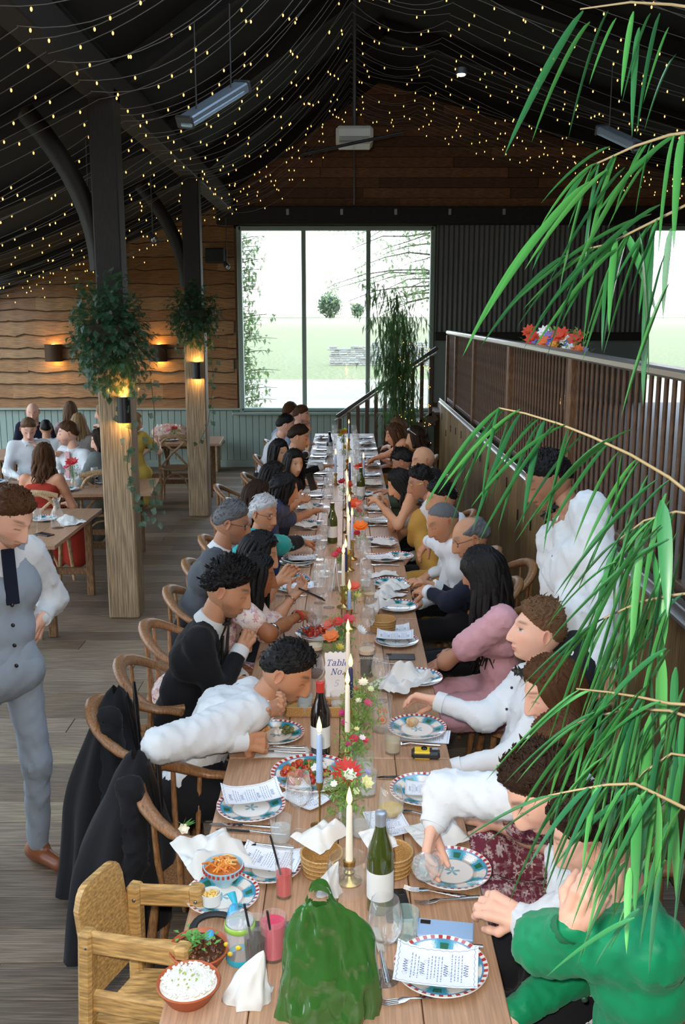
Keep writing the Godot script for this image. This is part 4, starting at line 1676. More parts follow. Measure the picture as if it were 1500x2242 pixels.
	if o.has("glasses"):
		var gm := M.new()
		for e in [-1.0, 1.0]:
			var ring := PackedVector3Array()
			for k in 15:
				var a := TAU * k / 14
				ring.append(xf * Vector3(e * 0.034 + 0.024 * cos(a), 0.017 + 0.019 * sin(a), 0.094 - 0.006 * absf(cos(a))))
			gm.tube(ring, 0.0017, 5, 1.0, hz, false)
			gm.tube(PackedVector3Array([xf * Vector3(e * 0.058, 0.022, 0.088), xf * Vector3(e * 0.077, 0.02, 0.05), xf * Vector3(e * 0.08, 0.016, -0.01), xf * Vector3(e * 0.075, -0.005, -0.03)]), 0.0018, 5)
		gm.tube(PackedVector3Array([xf * Vector3(-0.011, 0.021, 0.099), xf * Vector3(0, 0.024, 0.103), xf * Vector3(0.011, 0.021, 0.099)]), 0.0017, 5)
		obj("glasses", gm, o.glasses, t, true)
	if o.has("extra"):
		(o.extra as Callable).call(t, {"N": N, "s": s, "f": f, "r": r, "P": P, "H": H, "xf": xf, "q": q, "wrists": wrists, "L": L, "cell": cell, "bk": bk})
	return t


func band(t: Node3D, called: String, w: Array, k: float, rad: float, width: float, mt: Material) -> void:
	# a ring round a forearm: watch strap, bangle
	var a: Vector3 = (w[0] as Vector3).lerp(w[1], k)
	var d := ((w[1] as Vector3) - (w[0] as Vector3)).normalized()
	var m := M.new()
	var x := d.cross(Vector3.UP).normalized()
	m.lathe(PackedVector2Array([Vector2(rad, -width / 2), Vector2(rad + 0.003, 0), Vector2(rad, width / 2)]), 18, Transform3D(Basis(x, d, x.cross(d)), a))
	obj(called, m, mt, t, true)


func lapels(t: Node3D, b: Dictionary, shirt: Material, dark: Material, deepv := 0.5) -> void:
	# white shirt front in the opening of a jacket, with two lapels
	var m := M.new()
	var q: Callable = b.q
	var f: Vector3 = b.f
	var r: Vector3 = b.r
	var pts := []
	for k in 5:
		var s := lerpf(0.93, deepv, k / 4.0)
		var wd := lerpf(0.052, 0.006, k / 4.0)
		var c: Vector3 = q.call(s) - (b.bk as Vector3) * (lerpf(0.082, 0.126, minf(1.0, k / 2.0)))
		pts.append([c - r * wd, c + r * wd])
	for k in 4:
		m.face([pts[k][0], pts[k + 1][0], pts[k + 1][1], pts[k][1]])
	obj("shirt_front", m, shirt, t, true)
	m = M.new()
	for e in [0, 1]:
		var p := PackedVector3Array()
		for k in 5:
			p.append((pts[k][e] as Vector3) - (b.bk as Vector3) * 0.004 + r * ((e * 2 - 1) * 0.02))
		m.tube(p, [0.014, 0.024, 0.026, 0.018, 0.006], 6, 0.3, b.bk)
	obj("lapel", m, dark, t, true)


func guests() -> void:
	var white := cloth("white_cotton", Color(0.62, 0.64, 0.66), 0.1)
	var black := cloth("black_wool", Color(0.012, 0.012, 0.014), 0.3)
	var charcoal := cloth("grey_suit", Color(0.075, 0.083, 0.095), 0.3)
	var navy := cloth("navy_suit", Color(0.012, 0.015, 0.028), 0.3)
	var hair_black := mat("black_hair", Color(0.008, 0.007, 0.007), 0.42, {"nrm": noise_tex("strand", 0.08, 3, 0, 1, 256, FastNoiseLite.TYPE_SIMPLEX_SMOOTH, 6.0), "ns": 0.8, "tri": Vector3(30, 6, 30), "spec": 0.3})
	var strand := {"nrm": tex["strand"], "ns": 0.8, "tri": Vector3(30, 6, 30), "spec": 0.25}
	var hair_dark := mat("dark_brown_hair", Color(0.026, 0.013, 0.007), 0.5, strand)
	var hair_brown := mat("brown_hair", Color(0.075, 0.033, 0.014), 0.5, strand)
	var hair_light := mat("light_brown_hair", Color(0.13, 0.07, 0.035), 0.45, strand)
	var hair_blond := mat("blond_hair", Color(0.30, 0.19, 0.09), 0.45, strand)
	var hair_grey := mat("grey_hair", Color(0.12, 0.12, 0.125), 0.5, strand)
	var hair_white := mat("white_hair", Color(0.50, 0.50, 0.52), 0.5, strand)
	var frame := mat("black_frame", Color(0.01, 0.01, 0.01), 0.3)
	var gold := mat("gold_metal", Color(0.8, 0.55, 0.2), 0.25, {"metal": 1.0})
	var silver := mat("silver_metal", Color(0.75, 0.75, 0.76), 0.2, {"metal": 1.0})
	var sb := rgb("a4745a")    # brown skin
	var sm := rgb("ba8868")    # mid
	var sp := rgb("deac95")    # pale pink
	var sl := rgb("c59675")
	var X := Vector3.RIGHT
	var A := Vector3.LEFT
	# ---------- left side of the long table, from the near end
	person({"label": "man in a white dress shirt and bow tie bent low over his plate", "h": [624, 1472, 1.02], "p": Vector3(-0.63, 0.56, -3.50), "f": X + Vector3(0, 0, -0.12), "look": Vector3(0.80, -0.52, 0.16), "skin": sm, "beard": 0.55, "top": white, "hunch": 0.10,
		"hr": [520, 1662, 0.80], "hr_elbow": [352, 1632, 0.90], "hr_palm": Vector3(0, -0.6, -1), "hr_curl": 1.25, "hl": [612, 1546, 0.93], "hl_elbow": Vector3(-0.45, 0.78, -3.72), "hl_palm": Vector3(-0.5, 0.6, 0.4), "hl_curl": 0.9, "hl_dir": Vector3(0.8, 0.5, 0.5), "cuff": "white_cotton", "collar": white, "bow": 1, "hair": hair_black, "hair_top": 0.024, "side": 0.010, "wr": 0.010, "loose": 1.12, "bulk": 1.06})
	person({"label": "man in a black dinner jacket with thick curly black hair looking down", "h": [497, 1292, 1.20], "p": Vector3(-0.80, 0.55, -4.18), "f": X + Vector3(0, 0, 0.05), "look": Vector3(0.92, -0.42, 0.12), "skin": sm, "beard": 0.45, "top": black, "top_name": "jacket",
		"hr": [548, 1425, 0.86], "hr_palm": Vector3(0.2, 0.4, -1), "hr_curl": 0.7, "collar": white, "bow": 1, "cuff": "white_cotton", "hair": hair_black, "hair_top": 0.038, "side": 0.018, "curl": 0.75, "curl_freq": 9.0, "wr": 0.006, "bulk": 1.04, "extra": func(t, b): lapels(t, b, white, mat("black_satin", Color(0.008, 0.008, 0.009), 0.4))})
	var floral := mat("cream_floral_print", Color(0.8, 0.72, 0.68), 0.8, {"tex": flower_print("floral", [Color("f3e8e2"), Color("c65b6a"), Color("7f6fa8"), Color("e0b7a0"), Color("b03a4c")]), "tri": Vector3(5, 5, 5)})
	person({"label": "woman with long straight black hair in a cream floral dress holding a phone", "h": [566, 1213, 1.17], "f": X, "p": Vector3(-0.78, 0.55, -4.75), "look": Vector3(0.93, -0.36, 0.1), "skin": sm, "woman": true, "top": floral, "top_name": "dress", "sleeve": "half", "dress": true, "loose": 1.15,
		"hr": [665, 1312, 0.90], "hr_palm": Vector3(0.3, 0.7, -0.6), "hr_curl": 0.8, "hl": [632, 1268, 0.92], "hl_palm": Vector3(0.2, 0.3, 1), "hl_curl": 0.8, "hair": hair_black, "over_ears": true, "locks": 46, "length": 0.34, "wave": 0.006, "push": Vector3(0.02, 0, 0.0),
		"extra": func(t, b): band(t, "bangle", b.wrists[1], 0.92, 0.031, 0.008, silver)})
	person({"label": "bare-armed diner reaching across the table with red and silver bangles", "h": [560, 1262, 1.10], "f": X, "p": Vector3(-0.84, 0.55, -4.46), "look": Vector3(0.95, -0.25, -0.1), "skin": rgb("9a6242"), "woman": true, "top": floral, "top_name": "dress", "sleeve": "short", "dress": true, "size": 0.97,
		"hr": [682, 1352, 0.86], "hr_palm": Vector3.DOWN, "hr_curl": 0.9, "hr_elbow": [588, 1388, 0.88], "hair": hair_black, "over_ears": true, "locks": 30, "length": 0.25,
		"extra": func(t, b):
			band(t, "red_bangle", b.wrists[1], 0.93, 0.032, 0.026, mat("red_enamel", Color(0.45, 0.03, 0.02), 0.3))
			band(t, "silver_bangle", b.wrists[1], 0.12, 0.042, 0.014, silver)})
	person({"label": "bearded man in a grey suit and dark glasses with swept-back grey hair", "h": [506, 1146, 1.22], "f": X, "p": Vector3(-0.92, 0.55, -5.4), "look": Vector3(0.95, -0.3, 0.05), "skin": sb, "beard": 0.5, "brow": Color(0.12, 0.11, 0.10), "top": charcoal, "top_name": "jacket", "shut": false, "hair": hair_grey, "side": 0.009, "collar": white, "glasses": frame, "bulk": 1.08, "hr": [590, 1290, 0.82],
		"extra": func(t, b): lapels(t, b, white, charcoal)})
	var teal := cloth("teal_silk", Color(0.02, 0.32, 0.32), 0.4, 0.5)
	person({"label": "elderly white-haired woman with brown glasses and a teal shawl", "h": [578, 1125, 1.14], "f": X, "p": Vector3(-0.80, 0.52, -6.0), "look": Vector3(0.75, -0.22, 0.62), "skin": rgb("b07a5a"), "woman": true, "top": teal, "top_name": "shawl", "dress": true, "sleeve": "long", "loose": 1.25, "shut": false, "hair": hair_white, "brow": Color(0.3, 0.27, 0.25), "side": 0.014, "over_ears": true, "bun": Vector3(0, -0.03, -0.11), "glasses": mat("brown_frame", Color(0.08, 0.03, 0.015), 0.3), "flat": true,
		"hr": [680, 1186, 0.83], "hr_palm": Vector3.DOWN, "extra": func(t, b):
			var w: Array = b.wrists[1]
			var m := M.new()
			sdf(m, [[(w[0] as Vector3), (w[0] as Vector3).lerp(w[1], 0.78), 0.062, 0.05]], 0.02, 0.03, 0.004)
			obj("black_sleeve", m, cloth("black_wool", Color(0.012, 0.012, 0.014)), t, true)
			band(t, "green_bangle", w, 0.85, 0.033, 0.02, mat("green_bangle", Color(0.03, 0.2, 0.1), 0.3))})
	person({"label": "woman with wavy dark brown hair turned away behind the white-haired woman", "h": [562, 1090, 1.14], "f": X, "p": Vector3(-1.0, 0.55, -6.5), "look": Vector3(0.9, -0.2, -0.4), "skin": sm, "woman": true, "top": cloth("pale_rose", Color(0.5, 0.36, 0.36)), "dress": true, "top_name": "dress", "hair": hair_dark, "over_ears": true, "locks": 40, "length": 0.2, "wave": 0.02, "wide": 0.02})
	var sequin := mat("navy_sequins", Color(0.08, 0.15, 0.45), 0.3, {"tex": noise_tex("sequin_spark", 0.25, 2, 0.5, 1.0, 256, FastNoiseLite.TYPE_CELLULAR), "nrm": noise_tex("sequin_relief", 0.3, 2, 0, 1, 256, FastNoiseLite.TYPE_CELLULAR, 10.0), "ns": 1.5, "tri": Vector3(9, 9, 9)})
	person({"label": "woman with short dark hair in a blue sequinned dress raising a phone", "h": [622, 1072, 1.15], "f": X, "p": Vector3(-0.72, 0.55, -6.75), "look": Vector3(0.93, -0.3, 0.0), "skin": sm, "woman": true, "top": sequin, "top_name": "dress", "sleeve": "short", "dress": true, "loose": 1.2, "hair": hair_black, "over_ears": true, "side": 0.024, "locks": 24, "length": 0.03, "bulk": 1.02,
		"hr": [668, 1092, 0.98], "hr_palm": Vector3(0.5, 0.2, -1), "hr_curl": 0.6, "hl": [720, 1112, 0.84]})
	person({"label": "woman with sleek black hair bent towards her plate beside the sequinned dress", "h": [597, 1044, 1.13], "f": X, "p": Vector3(-0.9, 0.55, -7.4), "look": Vector3(0.95, -0.3, 0.05), "skin": sm, "woman": true, "top": cloth("plum_dress", Color(0.06, 0.03, 0.04)), "top_name": "dress", "dress": true, "hair": hair_black, "over_ears": true, "locks": 36, "length": 0.2, "hr": [690, 1058, 0.84]})
	person({"label": "dark-haired woman in black with her face turned towards the camera", "h": [643, 1014, 1.15], "f": X, "p": Vector3(-0.72, 0.55, -8.2), "look": Vector3(0.55, -0.2, 0.8), "skin": sl, "woman": true, "shut": false, "top": black, "top_name": "dress", "dress": true, "hair": hair_black, "over_ears": true, "locks": 34, "length": 0.16, "hr": [712, 1052, 0.83], "sleeve": "half"})
	person({"label": "woman with long black hair and a pale face peeping between two diners", "h": [610, 990, 1.15], "f": X, "p": Vector3(-0.9, 0.55, -8.9), "look": Vector3(0.7, -0.2, 0.65), "skin": sl, "woman": true, "shut": false, "top": black, "top_name": "dress", "dress": true, "hair": hair_black, "over_ears": true, "locks": 34, "length": 0.25})
	person({"label": "man in a black jacket with thick dark hair raising a hand to eat", "h": [654, 958, 1.2], "f": X, "p": Vector3(-0.78, 0.55, -9.6), "look": Vector3(0.95, -0.3, 0.1), "skin": sl, "top": black, "top_name": "jacket", "hair": hair_dark, "side": 0.02, "collar": white, "hr": [688, 978, 1.02], "hr_dir": Vector3(0.3, 1, 0), "hr_palm": A, "hl": [720, 1025, 0.83], "cuff": "white_cotton"})
	person({"label": "man in a white shirt with short black hair seated under the window", "h": [624, 932, 1.2], "f": X, "p": Vector3(-0.98, 0.55, -10.9), "look": Vector3(0.9, -0.25, -0.2), "skin": sp, "top": white, "hair": hair_black, "side": 0.008, "collar": white, "hr": [690, 975, 0.83]})
	person({"label": "brown-haired man seen from behind seated against the window sill", "h": [635, 903, 1.2], "f": X + Vector3(0, 0, -0.3), "p": Vector3(-0.98, 0.55, -12.2), "look": Vector3(0.75, -0.15, -0.6), "skin": sp, "top": cloth("blue_shirt", Color(0.35, 0.45, 0.6)), "hair": hair_brown, "side": 0.010})
	person({"label": "bearded brown-haired man in profile seated at the window end of the table", "h": [659, 910, 1.17], "f": X, "p": Vector3(-0.74, 0.55, -12.5), "look": Vector3(0.95, -0.2, 0.1), "skin": sp, "beard": 0.75, "brow": Color(0.06, 0.03, 0.02), "top": cloth("blue_shirt", Color(0.35, 0.45, 0.6)), "hair": hair_brown, "side": 0.009, "hr": [682, 945, 0.95]})
	# ---------- right side, from the near end
	var green := cloth("green_satin", Color(0.008, 0.22, 0.09), 0.5, 0.42)
	person({"label": "woman in a bright green jacket with dark hair tied back and bead earrings", "h": [1305, 1835, 1.20], "f": A + Vector3(0, 0, -0.05), "p": Vector3(0.68, 0.56, -1.94), "look": Vector3(-0.78, -0.52, -0.28), "skin": sp, "woman": true, "shut": true, "top": green, "top_name": "jacket", "brow": Color(0.08, 0.04, 0.02), "hair": hair_dark, "over_ears": false, "side": 0.012, "bun": Vector3(0, 0.03, -0.13), "bun_size": 1.2, "loose": 1.25, "wr": 0.010, "bulk": 1.0,
		"hl": [1282, 1975, 1.14], "hl_elbow": [1190, 2065, 0.95], "hl_palm": Vector3(0.5, 0.1, -0.8), "hl_curl": 1.0, "hl_dir": Vector3(0.3, 0.8, 0.15), "legs": cloth("taupe_trousers", Color(0.16, 0.14, 0.125)),
		"extra": func(t, b):
			var e := M.new()
			var c: Vector3 = b.xf * Vector3(0.079, -0.035, -0.005)
			e.ball(c, Vector3(0.007, 0.008, 0.007), 8, 6)
			obj("earring", e, mat("green_bead", Color(0.05, 0.12, 0.02), 0.15), t, true)
			e = M.new()
			e.ball(c + Vector3(0, -0.02, 0), Vector3(0.008, 0.007, 0.009), 8, 6)
			obj("earring", e, mat("teal_bead", Color(0.0, 0.1, 0.13), 0.15), t, true)
			e = M.new()
			e.ball(c + Vector3(0, -0.044, 0), Vector3(0.008, 0.017, 0.008), 8, 6)
			obj("earring", e, mat("pink_bead", Color(0.5, 0.22, 0.42), 0.15), t, true)
			e = M.new()
			for k in 3:
				var q: Vector3 = (b.q as Callable).call(0.5 - k * 0.14) - (b.bk as Vector3) * 0.128
				e.ball(q, Vector3(0.008, 0.008, 0.004), 8, 5)
			obj("buttons", e, mat("dark_button", Color(0.02, 0.05, 0.03), 0.4), t, true)
			band(t, "ribbed_cuff", b.wrists[0], 0.86, 0.036, 0.06, mat("green_rib", Color(0.006, 0.15, 0.06), 0.7))
			lapels(t, b, white, green, 0.75)})
	person({"label": "moustached man in a white shirt and bow tie pouring water over a plate", "h": [1202, 1728, 1.22], "f": A + Vector3(0, 0, 0.0), "p": Vector3(0.60, 0.56, -2.36), "look": Vector3(-0.72, -0.66, 0.05), "skin": sp, "beard": 0.25, "brow": Color(0.04, 0.025, 0.015), "top": white, "hair": hair_dark, "side": 0.007, "loose": 1.15, "wr": 0.012, "bulk": 1.08, "hunch": 0.05,
		"hr": [938, 1862, 0.88], "hr_elbow": [975, 1735, 1.0], "hr_dir": Vector3(-0.22, -0.65, 0.65), "hr_palm": Vector3(0.5, -0.4, 0.6), "hr_curl": 0.55,
		"hl": [1083, 1985, 0.88], "hl_elbow": [1180, 2040, 0.85], "hl_dir": Vector3(-0.9, 0.25, -0.3), "hl_palm": Vector3(-0.1, -0.7, -0.6), "hl_curl": 1.15, "cuff": "white_cotton", "collar": white, "bow": 1})
	var burg := mat("burgundy_leaf_print", Color(0.8, 0.75, 0.74), 0.8, {"tex": flower_print("burgundy", [Color("7d2f45"), Color("e8e0df"), Color("d8cfd0"), Color("efe8e6")]), "tri": Vector3(6, 6, 6)})
	person({"label": "diner in a burgundy and white leaf-print dress with folded arms", "h": [1228, 1640, 1.08], "f": A, "p": Vector3(0.90, 0.54, -2.92), "look": Vector3(-0.8, -0.3, 0.45), "skin": sp, "woman": true, "top": burg, "top_name": "dress", "sleeve": "half", "dress": true, "hair": hair_brown, "over_ears": true, "locks": 30, "length": 0.2,
		"hl": [1052, 1762, 0.84], "hl_palm": Vector3(0, -0.5, 1), "hl_curl": 1.1, "hl_elbow": [1150, 1800, 0.8], "hr": [1045, 1745, 0.85]})
	person({"label": "woman with long straight brown hair looking down, half covered by the fronds", "h": [1212, 1512, 1.17], "f": A, "p": Vector3(0.80, 0.55, -3.16), "look": Vector3(-0.88, -0.42, 0.18), "skin": rgb("dba992"), "woman": true, "brow": Color(0.09, 0.045, 0.025), "top": cloth("dusky_brown", Color(0.12, 0.08, 0.06)), "top_name": "dress", "dress": true, "sleeve": "short", "hair": hair_brown, "over_ears": true, "locks": 60, "length": 0.34, "wave": 0.005, "line": 0.016, "push": Vector3(-0.01, 0, 0.02)})
	person({"label": "fair-haired man in white shirt and bow tie leaning back with arm outstretched", "h": [1180, 1385, 1.17], "f": A + Vector3(0, 0, 0.12), "p": Vector3(0.66, 0.54, -3.50), "look": Vector3(-0.95, 0.06, 0.05), "tilt": Vector3(0.25, 0, 0), "skin": sp, "brow": Color(0.16, 0.08, 0.04), "shut": false, "top": white, "hair": hair_light, "side": 0.006, "hair_top": 0.024,
		"hr": [920, 1545, 0.82], "hr_elbow": [1062, 1572, 0.80], "hr_palm": Vector3(0.2, -0.6, 0.6), "hr_curl": 0.7, "cuff": "white_cotton", "collar": white, "bow": 1, "bulk": 1.02, "wr": 0.009,
		"extra": func(t, b):
			var e := M.new()
			for k in 4:
				var q: Vector3 = (b.q as Callable).call(0.80 - k * 0.17) - (b.bk as Vector3) * (0.122 - 0.006 * absf(k - 1))
				e.ball(q, Vector3(0.006, 0.006, 0.006), 8, 5)
			obj("shirt_studs", e, mat("dark_button2", Color(0.01, 0.01, 0.01), 0.3), t, true)})
	var pinkm := cloth("pink_lace", Color(0.56, 0.30, 0.33), 0.4)
	person({"label": "woman in a pink short-sleeved dress with very long wavy black hair", "h": [1060, 1252, 1.20], "f": A + Vector3(0, 0, 0.0), "p": Vector3(0.74, 0.55, -4.42), "look": Vector3(-0.85, -0.35, -0.4), "skin": sb, "woman": true, "top": pinkm, "top_name": "dress", "dress": true, "sleeve": "short", "loose": 1.15, "hair": hair_black, "over_ears": true, "locks": 90, "length": 0.40, "wave": 0.022, "wide": 0.02, "reach": 2.6, "wr": 0.012, "wf": 2.0,
		"hl": [965, 1440, 0.70], "hl_elbow": [975, 1450, 0.78], "hl_palm": Vector3.DOWN})
	person({"label": "balding grey-haired man in navy suit and glasses reaching for his plate", "h": [1032, 1178, 1.20], "f": A, "p": Vector3(0.78, 0.55, -5.02), "look": Vector3(-0.9, -0.42, 0.1), "skin": sm, "brow": Color(0.1, 0.1, 0.1), "top": navy, "top_name": "jacket", "hair": hair_grey, "bald": 0.95, "side": 0.012, "glasses": frame, "collar": cloth("sky_shirt", Color(0.4, 0.52, 0.68)), "cuff": "white_cotton",
		"hl": [918, 1302, 0.82], "hl_elbow": [985, 1320, 0.84], "hl_palm": Vector3(0, -0.7, -0.5), "hl_curl": 0.8, "hr": [925, 1290, 0.82], "extra": func(t, b):
			band(t, "wristwatch", b.wrists[0], 0.97, 0.033, 0.022, silver)
			lapels(t, b, mats["sky_shirt"], navy)})
	person({"label": "man with cropped hair in a white dress shirt looking down at the table", "h": [972, 1142, 1.18], "f": A, "p": Vector3(0.74, 0.55, -5.55), "look": Vector3(-0.82, -0.5, 0.28), "skin": rgb("b67f5f"), "brow": Color(0.08, 0.06, 0.05), "top": white, "hair": hair_grey, "side": 0.003, "hair_top": 0.003, "line": 0.022, "hl": [905, 1200, 0.86], "hl_palm": Vector3(0.3, -0.8, 0), "hl_dir": Vector3(-0.7, -0.8, 0.2), "hl_curl": 0.6, "cuff": "white_cotton", "collar": white})
	person({"label": "dark-haired man glimpsed behind the man with cropped hair", "h": [968, 1092, 1.2], "f": A, "p": Vector3(0.84, 0.55, -6.1), "look": Vector3(-0.9, -0.3, 0.2), "skin": sm, "top": white, "hair": hair_black, "side": 0.007, "collar": white})
	person({"label": "young man in glasses with a bow tie and a faded black haircut", "h": [925, 1058, 1.19], "f": A, "p": Vector3(0.76, 0.55, -6.75), "look": Vector3(-0.93, -0.3, 0.12), "skin": sb, "top": white, "hair": hair_black, "side": 0.005, "glasses": gold, "collar": white, "bow": 1, "hl": [875, 1150, 0.8]})
	var mustard := cloth("mustard_top", Color(0.42, 0.23, 0.05), 0.3)
	person({"label": "woman in a sleeveless mustard dress with both hands raised to eat", "h": [878, 1060, 1.13], "f": A, "p": Vector3(0.62, 0.53, -6.35), "look": Vector3(-0.85, -0.52, 0.05), "skin": sl, "woman": true, "top": mustard, "top_name": "dress", "sleeve": "none", "dress": true, "bare": true, "hair": hair_black, "over_ears": true, "locks": 26, "length": 0.14,
		"hl": [812, 1098, 0.95], "hl_elbow": [872, 1150, 0.86], "hl_palm": Vector3(-0.2, -0.5, -0.8), "hl_curl": 0.9, "hr": [835, 1108, 0.92]})
	person({"label": "bald man with a dark beard seated by the plank wall", "h": [928, 1008, 1.17], "f": A, "p": Vector3(0.84, 0.55, -8.0), "look": Vector3(-0.9, -0.3, 0.25), "skin": sl, "brow": Color(0.03, 0.02, 0.015), "beard": 0.5, "top": black, "top_name": "jacket", "collar": white})
	person({"label": "black-haired diner bent forward beside the bald man", "h": [884, 1012, 1.1], "f": A, "p": Vector3(0.72, 0.55, -7.7), "look": Vector3(-0.8, -0.5, -0.3), "skin": sb, "top": black, "top_name": "jacket", "hair": hair_black, "side": 0.014, "curl": 0.5, "hl": [840, 1088, 0.83]})
	person({"label": "woman with long light-brown hair and bare shoulders in a sage dress", "h": [866, 952, 1.18], "f": A, "p": Vector3(0.70, 0.55, -9.5), "look": Vector3(-0.93, -0.3, 0.1), "skin": rgb("c98d6d"), "woman": true, "top": cloth("sage_dress", Color(0.14, 0.18, 0.12)), "top_name": "dress", "dress": true, "sleeve": "none", "bare": true, "hair": hair_brown, "over_ears": true, "locks": 40, "length": 0.26, "wave": 0.012, "hl": [812, 1008, 0.84], "hr": [820, 998, 0.84]})
	person({"label": "woman in a teal top with a short dark bob and sunglasses on her head", "h": [912, 960, 1.17], "f": A, "p": Vector3(0.86, 0.55, -9.9), "look": Vector3(-0.93, -0.25, -0.1), "skin": sl, "woman": true, "top": cloth("dark_teal_top", Color(0.015, 0.09, 0.09)), "top_name": "dress", "dress": true, "sleeve": "short", "hair": hair_dark, "over_ears": true, "side": 0.026, "curl": 0.4, "locks": 26, "length": 0.03, "wide": 0.02,
		"extra": func(t, b):
			var g := M.new()
			for e in [-1.0, 1.0]:
				g.ball(b.xf * Vector3(e * 0.035, 0.118, 0.055), Vector3(0.026, 0.008, 0.02), 10, 6, (b.xf as Transform3D).basis.orthonormalized())
			g.tube(PackedVector3Array([b.xf * Vector3(0.06, 0.115, 0.05), b.xf * Vector3(0.095, 0.05, -0.01)]), 0.004, 5)
			obj("sunglasses", g, mat("white_frame_plastic", Color(0.6, 0.6, 0.6), 0.3), t, true)})
	person({"label": "woman in an orange-yellow dress mostly hidden at the stair end of the table", "h": [872, 938, 1.15], "f": A, "p": Vector3(0.74, 0.55, -10.9), "look": Vector3(-0.9, -0.2, 0.0), "skin": sp, "woman": true, "top": cloth("amber_dress", Color(0.5, 0.2, 0.03)), "top_name": "dress", "dress": true, "sleeve": "none", "bare": true, "hair": hair_light, "over_ears": true, "locks": 30, "length": 0.1, "hl": [832, 978, 0.84]})
	# ---------- the two men on their feet
	person({"label": "man standing behind the diners in a white dress shirt and loose bow tie", "h": [1205, 1052, 1.72], "p": Vector3(0.93, 0.98, -3.62), "f": Vector3(-0.95, 0, 0.2), "look": Vector3(-0.86, -0.5, 0.05), "skin": sb, "beard": 0.35, "top": white, "hair": hair_black, "side": 0.006, "stand": true, "collar": white, "bow": 1, "cuff": "white_cotton", "wr": 0.012, "loose": 1.2, "bulk": 1.12, "hunch": 0.03,
		"hl": Vector3(0.99, 0.92, -3.36), "hr": Vector3(0.95, 0.92, -3.9)})
	var greyblue := cloth("pale_grey_check", Color(0.27, 0.31, 0.36), 0.2)
	person({"label": "man standing in a pale grey waistcoat and trousers with tan brogues", "h": [20, 1132, 1.60], "p": [2, 1475, 0.93], "f": Vector3(0.8, 0, 0.6), "look": Vector3(0.75, -0.6, 0.4), "skin": sp, "beard": 0.5, "brow": Color(0.12, 0.06, 0.03), "top": white, "hair": hair_brown, "side": 0.008, "stand": true, "legs": greyblue, "shoe": mat("tan_leather", Color(0.22, 0.07, 0.025), 0.35), "wr": 0.010, "loose": 1.15, "collar": white, "cuff": "white_cotton",
		"hl": [78, 1388, 1.06], "hl_elbow": [116, 1312, 1.16], "hl_palm": Vector3(-0.9, -0.1, -0.2), "hl_dir": Vector3(-0.35, -0.9, 0.3), "hl_curl": 0.5, "hr": [-90, 1470, 0.9], "foot_l": [84, 1845, 0.09], "step_r": Vector3(-0.2, 0, -0.1),
		"extra": func(t, b):
			var v := M.new()
			var q: Callable = b.q
			var r: Vector3 = b.r
			sdf(v, [[q.call(0.0) - r * 0.075, q.call(0.0) + r * 0.075, 0.118, 0.118], [q.call(0.33) - r * 0.06, q.call(0.33) + r * 0.06, 0.11, 0.11], [q.call(0.64) - r * 0.085, q.call(0.64) + r * 0.085, 0.113, 0.113], [q.call(0.1), q.call(0.6), 0.1, 0.1], [q.call(0.93) - r * 0.1, q.call(0.64) - r * 0.09, 0.05, 0.1], [q.call(0.93) + r * 0.1, q.call(0.64) + r * 0.09, 0.05, 0.1]], b.cell, 0.05, 0.004)
			obj("waistcoat", v, greyblue, t, true)
			var e := M.new()
			for k in 4:
				e.ball(q.call(0.1 + k * 0.15) - (b.bk as Vector3) * 0.134 + r * 0.01, Vector3(0.009, 0.009, 0.006), 8, 5)
			obj("buttons", e, mat("dark_button2", Color(0.01, 0.01, 0.01), 0.3), t, true)
			var tie := M.new()
			tie.bar(q.call(0.96) - (b.bk as Vector3) * 0.085, q.call(0.55) - (b.bk as Vector3) * 0.128, 0.06, 0.012, b.f)
			obj("tie", tie, navy, t, true)
			band(t, "wristwatch", b.wrists[0], 0.9, 0.036, 0.03, mat("watch_black", Color(0.01, 0.01, 0.012), 0.3))})
	# ---------- guests at the side tables on the left
	var red := cloth("rust_red_dress", Color(0.33, 0.035, 0.02), 0.3)
	person({"label": "woman in a rust-red dress with wavy brown hair seen from behind on a cross-back chair", "h": [96, 1000, 1.17], "f": Vector3(0.1, 0, -1), "look": Vector3(0.3, -0.1, -1), "skin": rgb("c98d6d"), "woman": true, "top": red, "top_name": "dress", "dress": true, "sleeve": "none", "bare": true, "hair": hair_brown, "over_ears": true, "locks": 46, "length": 0.2, "wave": 0.02, "wide": 0.02})
	person({"label": "woman in a grey-green patterned dress with dark hair beside the nearer pillar", "h": [222, 965, 1.17], "f": Vector3(-0.6, 0, -0.6), "look": Vector3(-0.85, -0.3, 0.1), "skin": sp, "woman": true, "top": mat("grey_green_print", Color(0.24, 0.27, 0.25), 0.8, {"tex": noise_tex("greyprint", 0.08, 2, 0.55, 1.0, 256), "tri": Vector3(8, 8, 8)}), "top_name": "dress", "dress": true, "sleeve": "half", "loose": 1.25, "hair": hair_dark, "over_ears": true, "locks": 30, "length": 0.12})
	person({"label": "man in a white shirt and pink tie reading a menu", "h": [62, 940, 1.2], "f": Vector3(0.3, 0, 1), "look": Vector3(0.35, -0.5, 0.8), "skin": sp, "top": white, "brow": Color(0.15, 0.08, 0.04), "hair": hair_light, "side": 0.007, "collar": white, "hl": [84, 985, 1.0]})
